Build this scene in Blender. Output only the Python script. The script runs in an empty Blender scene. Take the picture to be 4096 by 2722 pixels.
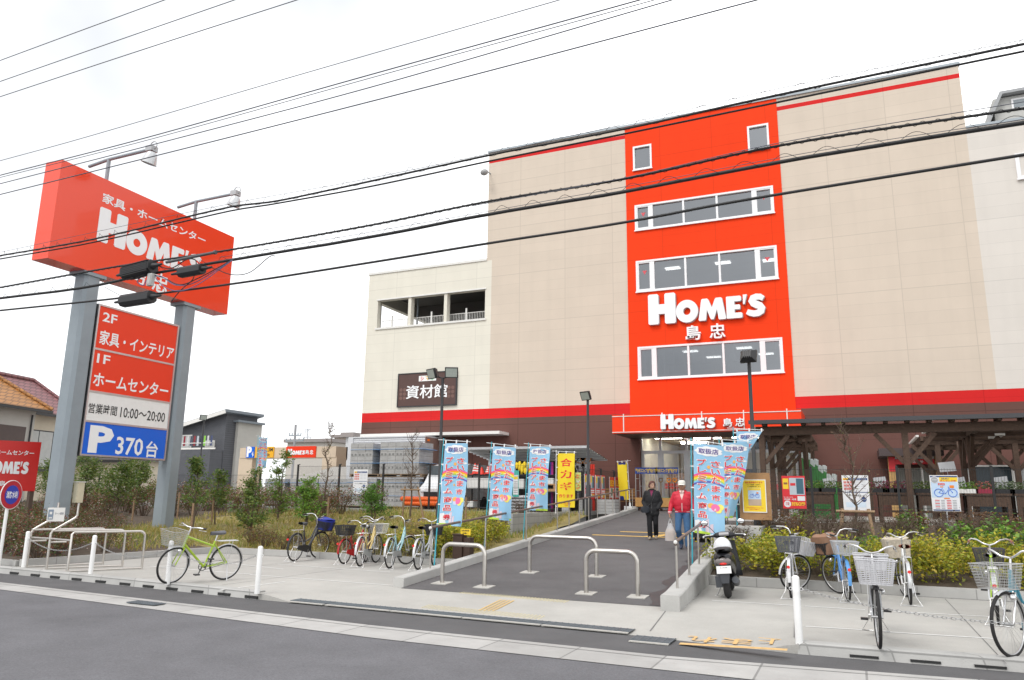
import bpy, math, random
from mathutils import Vector as V, Matrix
random.seed(11)
sc = bpy.context.scene
C = sc.collection
sin, cos, PI = math.sin, math.cos, math.pi

# ------------------------------------------------------------------ camera, sky, sun, exposure
YAW, PIT, ROL, FPX = math.radians(-24.115), math.radians(11.777), math.radians(.7836), 3003.0
CAM = V((0, 0, 1.6))
fwd = V((sin(YAW) * cos(PIT), cos(YAW) * cos(PIT), sin(PIT)))
rgt = V((cos(YAW), -sin(YAW), 0))
upv = rgt.cross(fwd)
rgt, upv = cos(ROL) * rgt + sin(ROL) * upv, -sin(ROL) * rgt + cos(ROL) * upv
cd = bpy.data.cameras.new('camera')
cam = bpy.data.objects.new('camera', cd)
C.objects.link(cam)
m = Matrix((rgt, upv, -fwd)).transposed().to_4x4()
m.translation = CAM
cam.matrix_world = m
cd.sensor_width = 36
cd.lens = 36 * FPX / 4096
cd.clip_start, cd.clip_end = .1, 4000
sc.camera = cam

w = bpy.data.worlds.new('World')
sc.world = w
w.use_nodes = True
nt = w.node_tree
nt.nodes.clear()
out = nt.nodes.new('ShaderNodeOutputWorld')
bg = nt.nodes.new('ShaderNodeBackground')
sky = nt.nodes.new('ShaderNodeTexSky')
sky.sky_type = 'NISHITA'
sky.sun_disc = False
sky.sun_elevation = math.radians(52)
sky.sun_rotation = math.radians(200)
sky.dust_density = 6
bw = nt.nodes.new('ShaderNodeHueSaturation')           # overcast: the same sky with its blue veiled by cloud
bw.inputs['Saturation'].default_value = .0
mixn = nt.nodes.new('ShaderNodeMix')
mixn.data_type = 'RGBA'
mixn.inputs['Factor'].default_value = .96
tc = nt.nodes.new('ShaderNodeTexCoord')
cl = nt.nodes.new('ShaderNodeTexNoise')
cl.inputs['Scale'].default_value = 1.3
cl.inputs['Detail'].default_value = 5
rmp = nt.nodes.new('ShaderNodeValToRGB')
rmp.color_ramp.elements[0].color = (8.3, 8.6, 9.0, 1)
rmp.color_ramp.elements[0].position = .36
rmp.color_ramp.elements[1].color = (17.0, 17.1, 17.2, 1)
rmp.color_ramp.elements[1].position = .62
nt.links.new(tc.outputs['Generated'], cl.inputs['Vector'])
nt.links.new(cl.outputs['Fac'], rmp.inputs['Fac'])
nt.links.new(sky.outputs['Color'], bw.inputs['Color'])
nt.links.new(bw.outputs['Color'], mixn.inputs['A'])
nt.links.new(rmp.outputs['Color'], mixn.inputs['B'])
nt.links.new(mixn.outputs['Result'], bg.inputs['Color'])
bg.inputs['Strength'].default_value = .092
nt.links.new(bg.outputs['Background'], out.inputs['Surface'])
sd = bpy.data.lights.new('sun', 'SUN')
sd.energy = 1.5
sd.angle = math.radians(24)
sd.color = (1, .97, .93)
sun = bpy.data.objects.new('sun', sd)
C.objects.link(sun)
sun.rotation_euler = (math.radians(38), 0, math.radians(-20))
sc.view_settings.view_transform = 'Standard'
sc.view_settings.look = 'None'
sc.view_settings.gamma = 1
sc.view_settings.exposure = 0.27
sc.cycles.max_bounces = 6

# ------------------------------------------------------------------ measuring helpers (a sight line met with a plane of the place)
def ray(x, y):
    return rgt * ((x - 2048) / FPX) - upv * ((y - 1361) / FPX) + fwd
def pz(x, y, z=0.0):
    d = ray(x, y); return CAM + d * ((z - CAM.z) / d.z)
def py(x, y, Y):
    d = ray(x, y); return CAM + d * (Y / d.y)
def pxp(x, y, X):
    d = ray(x, y); return CAM + d * (X / d.x)
RS, RY0 = .055, 11.8
def ramp_z(y):
    return max(0.0, min(RS * (y - RY0), RS * (32.0 - RY0)))
FLOOR = ramp_z(40)
def pr(x, y):
    d = ray(x, y); t = (-RS * RY0 - CAM.z) / (d.z - RS * d.y); return CAM + d * t

# ------------------------------------------------------------------ mesh builder
class MB:
    def __init__(s): s.v = []; s.f = []; s.sm = []; s.mi = []; s.cur = 0
    def add(s, vs, fs, smooth=False):
        n = len(s.v); s.v += [tuple(v) for v in vs]
        for f in fs:
            s.f.append([i + n for i in f]); s.sm.append(smooth); s.mi.append(s.cur)
        return s
    def obox(s, c, a, b, d):
        c, a, b, d = V(c), V(a), V(b), V(d)
        vs = [c + a * i + b * j + d * k for k in (-1, 1) for j in (-1, 1) for i in (-1, 1)]
        return s.add(vs, [(0, 2, 3, 1), (4, 5, 7, 6), (0, 1, 5, 4), (2, 6, 7, 3), (0, 4, 6, 2), (1, 3, 7, 5)])
    def box(s, x0, x1, y0, y1, z0, z1):
        return s.obox(((x0 + x1) / 2, (y0 + y1) / 2, (z0 + z1) / 2), ((x1 - x0) / 2, 0, 0), (0, (y1 - y0) / 2, 0), (0, 0, (z1 - z0) / 2))
    def bar(s, p, q, w, h, up=(0, 0, 1)):
        p, q, up = V(p), V(q), V(up); d = q - p
        x = d.cross(up)
        if x.length < 1e-6: x = d.cross(V((1, 0, 0)))
        x.normalize(); u = x.cross(d).normalized()
        return s.obox((p + q) / 2, d / 2, x * w / 2, u * h / 2)
    def tube(s, pts, r, n=8, closed=False, cap=True, smooth=True):
        pts = [V(p) for p in pts]; L = len(pts)
        rs = r if isinstance(r, (list, tuple)) else [r] * L
        ring = []; prev = None; vs = []
        for i, p in enumerate(pts):
            if closed: t = pts[(i + 1) % L] - pts[i - 1]
            else: t = pts[min(i + 1, L - 1)] - pts[max(i - 1, 0)]
            if t.length < 1e-9: t = V((0, 0, 1))
            t.normalize()
            if prev is None:
                a = t.orthogonal().normalized()
            else:
                a = prev - t * prev.dot(t)
                a = a.normalized() if a.length > 1e-6 else t.orthogonal().normalized()
            prev = a; b = t.cross(a)
            vs += [p + (a * cos(2 * PI * k / n) + b * sin(2 * PI * k / n)) * rs[i] for k in range(n)]
        fs = []
        for i in range(L if closed else L - 1):
            j = (i + 1) % L
            for k in range(n):
                k2 = (k + 1) % n
                fs.append((i * n + k, i * n + k2, j * n + k2, j * n + k))
        s.add(vs, fs, smooth)
        if cap and not closed:
            s.add(vs[:n], [tuple(range(n))[::-1]]); s.add(vs[-n:], [tuple(range(n))])
        return s
    def ring(s, c, nrm, R, r, n=36, m=8):
        nrm = V(nrm).normalized(); a = nrm.orthogonal().normalized(); b = nrm.cross(a); c = V(c)
        return s.tube([c + (a * cos(2 * PI * k / n) + b * sin(2 * PI * k / n)) * R for k in range(n)], r, m, closed=True)
    def disc(s, c, nrm, R, th=.01, n=32):
        nrm = V(nrm).normalized(); c = V(c)
        return s.tube([c - nrm * th / 2, c + nrm * th / 2], R, n, smooth=False)
    def prism(s, poly, o, ux, uy, dep):
        o, ux, uy, dep = V(o), V(ux), V(uy), V(dep); n = len(poly)
        a = [o + ux * p[0] + uy * p[1] for p in poly]; b = [p + dep for p in a]
        return s.add(a + b, [tuple(range(n)), tuple(range(2 * n - 1, n - 1, -1))] + [(i, i + n, (i + 1) % n + n, (i + 1) % n) for i in range(n)])
    def quad(s, a, b, c, d): return s.add([a, b, c, d], [(0, 1, 2, 3)])
    def grid(s, fn, nu, nv, smooth=True):
        vs = [fn(i / nu, j / nv) for j in range(nv + 1) for i in range(nu + 1)]
        fs = [(j * (nu + 1) + i, j * (nu + 1) + i + 1, (j + 1) * (nu + 1) + i + 1, (j + 1) * (nu + 1) + i) for j in range(nv) for i in range(nu)]
        return s.add(vs, fs, smooth)
    def ell(s, c, r, n=14, m=9, rot=None):
        c = V(c); vs = []; fs = []
        for j in range(m + 1):
            th = PI * j / m
            for i in range(n):
                p = V((r[0] * sin(th) * cos(2 * PI * i / n), r[1] * sin(th) * sin(2 * PI * i / n), r[2] * cos(th)))
                if rot: p = rot @ p
                vs.append(c + p)
        for j in range(m):
            for i in range(n):
                k = (i + 1) % n
                fs.append((j * n + i, (j + 1) * n + i, (j + 1) * n + k, j * n + k))
        return s.add(vs, fs, True)
    def text(s, t, o, ux, uy, w=None, h=None, bold=.0, dep=None, off=0.0, align='c', fit=True):
        """lettering centred on o, along unit ux / uy, w x h metres"""
        vs, fs, (x0, x1, y0, y1) = glyphs(t, bold, dep is not None)
        ux, uy, o = V(ux), V(uy), V(o); n = ux.cross(uy)
        sx = w / (x1 - x0) if w else None; sy = h / (y1 - y0) if h else None
        sx = sx or sy; sy = sy or sx
        if not fit: sx = sy = min(sx, sy)
        cx = {'c': (x0 + x1) / 2, 'l': x0, 'r': x1}[align]; cy = (y0 + y1) / 2
        s.add([o + ux * (v[0] - cx) * sx + uy * (v[1] - cy) * sy + n * (off + v[2] * (dep or 0)) for v in vs], fs)
        return s
    def build(s, name, mt, parent=None, local=False, kind=None):
        me = bpy.data.meshes.new(name)
        vs = s.v
        if parent is not None and not local:
            mi = world_mat(parent).inverted(); vs = [tuple(mi @ V(v)) for v in vs]
        me.from_pydata(vs, [], s.f)
        me.polygons.foreach_set('use_smooth', s.sm)
        mts = mt if isinstance(mt, (list, tuple)) else [mt]
        for q in mts: me.materials.append(q)
        if len(mts) > 1: me.polygons.foreach_set('material_index', s.mi)
        me.update()
        o = bpy.data.objects.new(name, me); C.objects.link(o)
        if parent is not None: o.parent = parent
        if kind: o['kind'] = kind
        return o

def world_mat(o):
    mt = Matrix.LocRotScale(o.location, o.rotation_euler, o.scale)
    return world_mat(o.parent) @ mt if o.parent else mt

_gl = {}
def glyphs(t, bold, solid):
    key = (t, bold, solid)
    if key not in _gl:
        cu = bpy.data.curves.new('tmp', 'FONT'); cu.body = t; cu.offset = bold; cu.resolution_u = 2
        if solid: cu.extrude = .5
        o = bpy.data.objects.new('tmp', cu); C.objects.link(o)
        me = bpy.data.meshes.new_from_object(o.evaluated_get(bpy.context.evaluated_depsgraph_get()))
        vs = [tuple(v.co) for v in me.vertices]; fs = [tuple(p.vertices) for p in me.polygons]
        bpy.data.objects.remove(o); bpy.data.curves.remove(cu); bpy.data.meshes.remove(me)
        xs = [v[0] for v in vs]; ys = [v[1] for v in vs]
        _gl[key] = (vs, fs, (min(xs), max(xs), min(ys), max(ys)))
    return _gl[key]

def thing(name, label, cat, loc=(0, 0, 0), rz=0.0, group=None):
    o = bpy.data.objects.new(name, None); C.objects.link(o)
    o.empty_display_size = .2
    o.location = loc; o.rotation_euler = (0, 0, rz)
    o['label'] = label; o['category'] = cat
    if group: o['group'] = group
    return o
def tag(o, label, cat, group=None):
    o['label'] = label; o['category'] = cat
    if group: o['group'] = group
    return o
def rebase(o):
    """move a one-mesh thing's origin to the foot of its own geometry"""
    vs = o.data.vertices
    c = V((sum(v.co.x for v in vs) / len(vs), sum(v.co.y for v in vs) / len(vs), min(v.co.z for v in vs)))
    for v in vs: v.co -= c
    o.location = c; return o
def struct(name, mb, mt, kind='structure'):
    return mb.build(name, mt, kind=kind)
def dup(o, loc=None, rz=None, label=None, group=None):
    r = o.copy(); C.objects.link(r)
    if loc is not None: r.location = loc
    if rz is not None: r.rotation_euler = (0, 0, rz)
    if label: r['label'] = label
    if group: r['group'] = group
    for ch in list(o.children):
        c = ch.copy(); C.objects.link(c); c.parent = r
        for g in list(ch.children):
            d = g.copy(); C.objects.link(d); d.parent = c
    return r

# ------------------------------------------------------------------ materials
_m = {}
def mat(name, col, rough=.6, metal=0.0, var=.08, scale=4.0, bump=0.0, bscale=80.0, spec=.5, emit=0.0, dirt=0.0, coat=0.0, speck=0.0):
    if name in _m: return _m[name]
    q = bpy.data.materials.new(name); q.use_nodes = True; _m[name] = q
    n = q.node_tree.nodes; L = q.node_tree.links; b = n['Principled BSDF']
    b.inputs['Roughness'].default_value = rough; b.inputs['Metallic'].default_value = metal
    b.inputs['Specular IOR Level'].default_value = spec
    b.inputs['Coat Weight'].default_value = coat
    c = (col[0], col[1], col[2], 1)
    b.inputs['Base Color'].default_value = c
    if emit:
        b.inputs['Emission Color'].default_value = c; b.inputs['Emission Strength'].default_value = emit
    t = n.new('ShaderNodeTexCoord')
    if var:
        no = n.new('ShaderNodeTexNoise'); no.inputs['Scale'].default_value = scale; no.inputs['Detail'].default_value = 6; no.inputs['Roughness'].default_value = .6
        L.new(t.outputs['Object'], no.inputs['Vector'])
        r = n.new('ShaderNodeMapRange'); r.inputs['From Min'].default_value = .25; r.inputs['From Max'].default_value = .75
        r.inputs['To Min'].default_value = 1 - var; r.inputs['To Max'].default_value = 1 + var
        L.new(no.outputs['Fac'], r.inputs['Value'])
        mx = n.new('ShaderNodeVectorMath'); mx.operation = 'SCALE'; mx.inputs[0].default_value = col[:3]
        L.new(r.outputs['Result'], mx.inputs['Scale'])
        L.new(mx.outputs['Vector'], b.inputs['Base Color'])
        if dirt:
            n2 = n.new('ShaderNodeTexNoise'); n2.inputs['Scale'].default_value = scale * .17; n2.inputs['Detail'].default_value = 8; n2.inputs['Roughness'].default_value = .7
            L.new(t.outputs['Object'], n2.inputs['Vector'])
            r2 = n.new('ShaderNodeMapRange'); r2.inputs['From Min'].default_value = .35; r2.inputs['From Max'].default_value = .7
            r2.inputs['To Min'].default_value = 1; r2.inputs['To Max'].default_value = 1 - dirt
            L.new(n2.outputs['Fac'], r2.inputs['Value'])
            m2 = n.new('ShaderNodeVectorMath'); m2.operation = 'SCALE'
            L.new(mx.outputs['Vector'], m2.inputs[0]); L.new(r2.outputs['Result'], m2.inputs['Scale'])
            L.new(m2.outputs['Vector'], b.inputs['Base Color'])
    if speck:
        src = b.inputs['Base Color'].links[0].from_socket
        n3 = n.new('ShaderNodeTexNoise'); n3.inputs['Scale'].default_value = 55; n3.inputs['Detail'].default_value = 3; n3.inputs['Roughness'].default_value = .8
        L.new(t.outputs['Object'], n3.inputs['Vector'])
        r3 = n.new('ShaderNodeMapRange'); r3.inputs['From Min'].default_value = .3; r3.inputs['From Max'].default_value = .7; r3.inputs['To Min'].default_value = 1 - speck; r3.inputs['To Max'].default_value = 1 + speck
        L.new(n3.outputs['Fac'], r3.inputs['Value']); m3 = n.new('ShaderNodeVectorMath'); m3.operation = 'SCALE'
        L.new(src, m3.inputs[0]); L.new(r3.outputs['Result'], m3.inputs['Scale']); L.new(m3.outputs['Vector'], b.inputs['Base Color'])
    if bump:
        nb = n.new('ShaderNodeTexNoise'); nb.inputs['Scale'].default_value = bscale; nb.inputs['Detail'].default_value = 4
        L.new(t.outputs['Object'], nb.inputs['Vector'])
        bp = n.new('ShaderNodeBump'); bp.inputs['Strength'].default_value = bump; bp.inputs['Distance'].default_value = .02
        L.new(nb.outputs['Fac'], bp.inputs['Height']); L.new(bp.outputs['Normal'], b.inputs['Normal'])
    return q

def panel_mat(name, col, row=.5, wid=2.4, depth=.30, rough=.75, var=.04, u='x', line=.006):
    """cladding panels: fine joints every row, a wider one every fifth row, drawn on (u, z)"""
    if name in _m: return _m[name]
    q = mat(name, col, rough, 0, var, .7, .12, 130, spec=.22)
    n = q.node_tree.nodes; L = q.node_tree.links; b = n['Principled BSDF']
    t = n.new('ShaderNodeTexCoord'); sp = n.new('ShaderNodeSeparateXYZ'); cb = n.new('ShaderNodeCombineXYZ')
    g = n.new('ShaderNodeNewGeometry')
    L.new(g.outputs['Position'], sp.inputs[0]); L.new(sp.outputs[u.upper()], cb.inputs[0]); L.new(sp.outputs['Z'], cb.inputs[1])
    facs = []
    for hh, ln in ((row, line), (row * 5, line * 2.6)):
        br = n.new('ShaderNodeTexBrick'); br.offset = 0; br.squash = 1
        br.inputs['Scale'].default_value = 1; br.inputs['Brick Width'].default_value = wid; br.inputs['Row Height'].default_value = hh
        br.inputs['Mortar Size'].default_value = ln; br.inputs['Mortar Smooth'].default_value = .1
        L.new(cb.outputs[0], br.inputs['Vector']); facs.append(br.outputs['Fac'])
    mxm = n.new('ShaderNodeMath'); mxm.operation = 'MAXIMUM'; L.new(facs[0], mxm.inputs[0]); L.new(facs[1], mxm.inputs[1])
    src = b.inputs['Base Color'].links[0].from_socket
    bt = n.new('ShaderNodeTexBrick'); bt.offset = 0; bt.inputs['Scale'].default_value = 1; bt.inputs['Brick Width'].default_value = wid; bt.inputs['Row Height'].default_value = row; bt.inputs['Mortar Size'].default_value = 0
    bt.inputs['Color1'].default_value = (1.01, 1.01, 1.01, 1); bt.inputs['Color2'].default_value = (.98, .98, .98, 1); L.new(cb.outputs[0], bt.inputs['Vector'])
    mp = n.new('ShaderNodeMapping'); mp.inputs['Scale'].default_value = (2.6, .10, 1); L.new(cb.outputs[0], mp.inputs['Vector'])
    sn = n.new('ShaderNodeTexNoise'); sn.inputs['Scale'].default_value = 1; sn.inputs['Detail'].default_value = 5; L.new(mp.outputs[0], sn.inputs['Vector'])
    sr = n.new('ShaderNodeMapRange'); sr.inputs['From Min'].default_value = .45; sr.inputs['From Max'].default_value = .75; sr.inputs['To Min'].default_value = 1; sr.inputs['To Max'].default_value = .965; L.new(sn.outputs['Fac'], sr.inputs['Value'])
    v1 = n.new('ShaderNodeVectorMath'); v1.operation = 'MULTIPLY'; L.new(src, v1.inputs[0]); L.new(bt.outputs['Color'], v1.inputs[1])
    v2 = n.new('ShaderNodeVectorMath'); v2.operation = 'SCALE'; L.new(v1.outputs[0], v2.inputs[0]); L.new(sr.outputs['Result'], v2.inputs['Scale']); src = v2.outputs[0]
    mix = n.new('ShaderNodeMix'); mix.data_type = 'RGBA'
    mix.inputs['B'].default_value = (col[0] * (1 - depth), col[1] * (1 - depth), col[2] * (1 - depth), 1)
    L.new(mxm.outputs[0], mix.inputs['Factor']); L.new(src, mix.inputs['A']); L.new(mix.outputs['Result'], b.inputs['Base Color'])
    return q

def block_mat(name, col, bw_, bh, joint, size=.012, off=.5, rough=.85, u='x', v='z', var=.1):
    if name in _m: return _m[name]
    q = mat(name, col, rough, 0, var, 2.5, .25, 60)
    n = q.node_tree.nodes; L = q.node_tree.links; b = n['Principled BSDF']
    t = n.new('ShaderNodeTexCoord'); sp = n.new('ShaderNodeSeparateXYZ'); cb = n.new('ShaderNodeCombineXYZ'); g = n.new('ShaderNodeNewGeometry')
    L.new(g.outputs['Position'], sp.inputs[0])
    if u == 'xy':
        ad = n.new('ShaderNodeMath'); L.new(sp.outputs['X'], ad.inputs[0]); L.new(sp.outputs['Y'], ad.inputs[1]); L.new(ad.outputs[0], cb.inputs[0])
    else: L.new(sp.outputs[u.upper()], cb.inputs[0])
    L.new(sp.outputs[v.upper()], cb.inputs[1])
    br = n.new('ShaderNodeTexBrick'); br.offset = off; br.inputs['Scale'].default_value = 1
    br.inputs['Brick Width'].default_value = bw_; br.inputs['Row Height'].default_value = bh; br.inputs['Mortar Size'].default_value = size
    br.inputs['Color1'].default_value = (1, 1, 1, 1); br.inputs['Color2'].default_value = (.86, .86, .86, 1); br.inputs['Mortar'].default_value = (joint, joint, joint, 1)
    L.new(cb.outputs[0], br.inputs['Vector'])
    src = b.inputs['Base Color'].links[0].from_socket
    mx = n.new('ShaderNodeMix'); mx.data_type = 'RGBA'; mx.blend_type = 'MULTIPLY'; mx.inputs['Factor'].default_value = 1
    L.new(src, mx.inputs['A']); L.new(br.outputs['Color'], mx.inputs['B']); L.new(mx.outputs['Result'], b.inputs['Base Color'])
    return q

def leaf_mat(name, col, hue=.25):
    if name in _m: return _m[name]
    q = mat(name, col, .55, 0, hue, 9)
    n = q.node_tree.nodes; L = q.node_tree.links; b = n['Principled BSDF']
    tr = n.new('ShaderNodeBsdfTranslucent'); tr.inputs['Color'].default_value = (col[0] * 1.3, col[1] * 1.4, col[2], 1)
    ms = n.new('ShaderNodeMixShader'); ms.inputs['Fac'].default_value = .25
    L.new(b.outputs[0], ms.inputs[1]); L.new(tr.outputs[0], ms.inputs[2]); L.new(ms.outputs[0], n['Material Output'].inputs['Surface'])
    return q

def glass_mat(name, tint=(.8, .85, .88), refl=.22, trans=.9):
    if name in _m: return _m[name]
    q = bpy.data.materials.new(name); q.use_nodes = True; _m[name] = q
    n = q.node_tree.nodes; L = q.node_tree.links; n.remove(n['Principled BSDF'])
    a = n.new('ShaderNodeBsdfTransparent'); a.inputs['Color'].default_value = (tint[0] * trans, tint[1] * trans, tint[2] * trans, 1)
    g = n.new('ShaderNodeBsdfGlossy'); g.inputs['Roughness'].default_value = .03; g.inputs['Color'].default_value = (.9, .93, .97, 1)
    f = n.new('ShaderNodeFresnel'); f.inputs['IOR'].default_value = 1.5
    ad = n.new('ShaderNodeMath'); ad.operation = 'ADD'; ad.use_clamp = True; ad.inputs[1].default_value = refl
    L.new(f.outputs[0], ad.inputs[0])
    ms = n.new('ShaderNodeMixShader'); L.new(ad.outputs[0], ms.inputs['Fac']); L.new(a.outputs[0], ms.inputs[1]); L.new(g.outputs[0], ms.inputs[2])
    L.new(ms.outputs[0], n['Material Output'].inputs['Surface'])
    return q

M_white = mat('white_paint', (.80, .80, .79), .45, 0, .04, 6)
M_offw = mat('off_white', (.72, .71, .68), .5, 0, .05, 5)
M_black = mat('black_plastic', (.018, .018, .02), .45, 0, .15, 9)
M_rubber = mat('tyre_rubber', (.022, .021, .021), .85, 0, .2, 30)
M_chrome = mat('chrome_steel', (.72, .72, .72), .28, 1, .06, 12)
M_steel = mat('brushed_stainless', (.60, .57, .53), .33, 1, .08, 20)
M_alu = mat('aluminium', (.62, .63, .64), .42, 1, .06, 8)
M_galv = mat('galvanised_paint', (.255, .295, .325), .5, 0, .09, 1.6, .08, 40)
M_dkmetal = mat('dark_coated_steel', (.03, .031, .034), .5, 0, .12, 9)
M_redsign = mat('sign_red', (.80, .045, .012), .28, 0, .02, 1.5)
M_orange = mat('sign_orange_red', (.88, .055, .007), .30, 0, .03, .8)
M_letter = mat('letter_white', (.86, .87, .88), .4, 0, .02, 3)
M_blue = mat('sign_blue', (.005, .13, .68), .3, 0, .02, 2)
M_ink = mat('black_ink', (.03, .03, .032), .6, 0, .0)
M_wood = mat('weathered_stake_wood', (.30, .20, .12), .85, 0, .3, 22, .3, 50)
M_dkwood = mat('dark_stained_timber', (.080, .048, .032), .8, 0, .3, 14, .3, 40)
M_bark = mat('bark', (.115, .085, .06), .9, 0, .3, 30, .4, 60)
M_twig = mat('twig_brown', (.125, .088, .064), .9, 0, .3, 30)
M_conc = mat('concrete_light', (.48, .465, .43), .85, 0, .10, 3.0, .2, 90, dirt=.14)

# =================================================================== THE SETTING: ground, road, gutter, pavement, ramp
RZ = -.10
def ext(pts, d=90):
    a = pts[0] + (pts[0] - pts[1]).normalized() * d; b = pts[-1] + (pts[-1] - pts[-2]).normalized() * d
    return [a] + pts + [b]
gut_near = ext([pz(0, 2360, RZ), pz(1500, 2555.5, RZ), pz(2900, 2709.8, RZ)])
gut_far = ext([pz(0, 2331, RZ), pz(1500, 2505, RZ), pz(2700, 2630, RZ), pz(3203, 2668, RZ)])
kerb_bot = ext([pz(0, 2294, RZ), pz(500, 2344, RZ), pz(1025, 2399, RZ), pz(2520, 2541, RZ), pz(3173, 2616, RZ), pz(4096, 2692, RZ)])
def at_x(poly, x):
    for a, b in zip(poly, poly[1:]):
        if a.x <= x <= b.x: return a.y + (b.y - a.y) * (x - a.x) / (b.x - a.x)
    return poly[-1].y
XS = [-100, -60, -40, -30] + [-26 + .5 * i for i in range(80)] + [20, 30, 50, 80]
def strip(lo, hi, z, name, mt, n=1):
    b = MB(); lo_ = (lambda x: lo) if not isinstance(lo, list) else (lambda x: at_x(lo, x)); hi_ = (lambda x: hi) if not isinstance(hi, list) else (lambda x: at_x(hi, x))
    for x0, x1 in zip(XS, XS[1:]):
        b.quad((x0, lo_(x0), z), (x1, lo_(x1), z), (x1, hi_(x1), z), (x0, hi_(x0), z))
    return struct(name, b, mt)
M_asph = mat('asphalt', (.150, .149, .160), .9, 0, .16, 1.3, .5, 160, dirt=.16, speck=.28)
M_asph2 = mat('ramp_asphalt', (.130, .124, .126), .92, 0, .14, 1.7, .5, 190, dirt=.2, speck=.25)
M_soil = mat('soil', (.10, .075, .055), .95, 0, .3, 5, .8, 30)
M_gut = block_mat('gutter_concrete', (.43, .42, .405), 1.0, 30, .55, .012, 0, .88, 'x', 'y', .12)
g = MB(); g.quad((-900, -700, -.22), (900, -700, -.22), (900, 1200, -.22), (-900, 1200, -.22))
struct('ground', g, mat('far_ground', (.22, .21, .19), .95, 0, .2, .05))
strip(-60.0, gut_near, RZ, 'road', M_asph)
strip(gut_near, gut_far, RZ + .006, 'gutter', M_gut)
# narrow lip along the gutter
b = MB()
for x0, x1 in zip(XS, XS[1:]):
    y0, y1 = at_x(gut_far, x0), at_x(gut_far, x1)
    b.quad((x0, y0 - .16, RZ + .010), (x1, y1 - .16, RZ + .010), (x1, y1 - .145, RZ + .010), (x0, y0 - .145, RZ + .010))
struct('gutter_joint', b, mat('joint_dark', (.17, .165, .16), .95, 0, .1))
strip(gut_far, kerb_bot, RZ + .002, 'road_edge', mat('edge_asphalt', (.105, .103, .106), .92, 0, .16, 1.4, .5, 170))

# left and right bicycle parking, apron
LX0, LX1, LY1 = -16.2, -8.45, 16.0
kx_end = pz(1025, 2399, RZ).x
rk0 = pz(3190, 2600, 0).x
M_pave = mat('pavement_concrete', (.455, .442, .412), .88, 0, .09, 1.1, .18, 110, dirt=.26, speck=.09)
def flat(name, xs, lo, hi, z, mt=M_pave):
    b = MB()
    for x0, x1 in zip(xs, xs[1:]):
        b.quad((x0, lo(x0), z), (x1, lo(x1), z), (x1, hi(x1), z), (x0, hi(x0), z))
    return struct(name, b, mt)
def lin(a, b_, n): return [a + (b_ - a) * i / n for i in range(n + 1)]
flat('pavement', lin(LX0 - .25, kx_end, 16), lambda x: at_x(kerb_bot, x) + .13, lambda x: LY1 + .1, 0)
flat('pavement', lin(kx_end, -7.3, 4), lambda x: 11.8, lambda x: LY1 + .1, 0)
flat('pavement', lin(rk0, 16, 20), lambda x: at_x(kerb_bot, x) + .13, lambda x: 15.3, 0)
flat('pavement', lin(-2.95, rk0, 5), lambda x: 11.8, lambda x: 15.3, 0)
def ap_s(x):
    return min(1, max(0, (x - kx_end) / .9), max(0, (rk0 - x) / .5))
def apz(x, y):
    lo = at_x(kerb_bot, x); v = max(0, min(1, (y - lo) / (11.8 - lo))); s_ = ap_s(x); s_ = s_ * s_ * (3 - 2 * s_)
    return (RZ + .004) * max(0, 1 - v * 1.15) * s_
b = MB()
def apt(u, v):
    x = kx_end + (rk0 - kx_end) * u; lo = at_x(kerb_bot, x); y = lo + (11.8 - lo) * v
    return V((x, y, apz(x, y)))
b.grid(apt, 60, 12)
b.grid(lambda u, v: V((apt(u, 0).x, apt(u, 0).y, RZ - .01 + (apt(u, 0).z - RZ + .01) * v)), 60, 1)
struct('apron', b, M_pave)
# ramp
def wl(y): return -7.36 - (y - 11.9) * .045
def wr(y): return -2.70 - (y - 11.7) * .060
b = MB()
b.grid(lambda u, v: V((wl(11.8 + 20.2 * v) + (wr(11.8 + 20.2 * v) - wl(11.8 + 20.2 * v)) * u, 11.8 + 20.2 * v, ramp_z(11.8 + 20.2 * v) + .004)), 12, 40)
struct('ramp', b, M_asph2)
b = MB(); b.quad((-10.5, 32, FLOOR + .002), (-1.5, 32, FLOOR + .002), (-1.5, 46, FLOOR + .002), (-10.5, 46, FLOOR + .002))
struct('entrance_paving', b, block_mat('brick_paving', (.33, .17, .13), .2, .1, .6, .006, .5, .85, 'x', 'y'))
# yard, garden yard, planted beds
b = MB(); b.quad((-90, 26.1, .98), (-9.0, 26.1, .98), (-9.0, 75, .98), (-90, 75, .98))
struct('yard_ground', b, mat('yard_concrete', (.36, .355, .34), .9, 0, .1, 1))
b = MB(); b.quad((-3.6, 22.0, 1.03), (40, 22.0, 1.03), (40, 33.2, 1.03), (-3.6, 33.2, 1.03))
struct('garden_paving', b, mat('garden_slab', (.44, .43, .40), .9, 0, .1, 2))
def nz(x, y): return .05 * sin(x * 1.7 + y * .9) + .04 * sin(x * .6 - y * 2.3 + 1)
def west_z(x, y):
    t = max(0, min(1, (y - 12.5) / 13.5)); f = .12 + .86 * t + nz(x, y) * min(1, t * 4)
    e = max(0, min(1, (-16.2 - x) / 1.6)); g = max(0, min(1, (y - 16.1) / 3.2))
    return .12 + (f - .12) * max(e, g)
def bank_z(x, y):
    t = max(0, min(1, (y - 16.1) / 9.9)); a = .12 + .86 * (t * .75 + .25 * t * t * (3 - 2 * t)) + nz(x, y) * min(1, t * 4)
    k = max(0, min(1, (-13.6 - x) / 2.6))
    return a if k == 0 else a * (1 - k) + west_z(x, y) * k
def east_z(x, y):
    t = max(0, min(1, (y - 15.4) / 6.6)); return .13 + .90 * t + nz(x, y) * .6 * min(1, t * 4)
def left_z(x, y):
    if x < LX0: return west_z(x, y)
    return bank_z(x, y)
M_grass = mat('dry_grass_ground', (.26, .215, .085), .95, 0, .35, 2.2, .8, 40)
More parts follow.
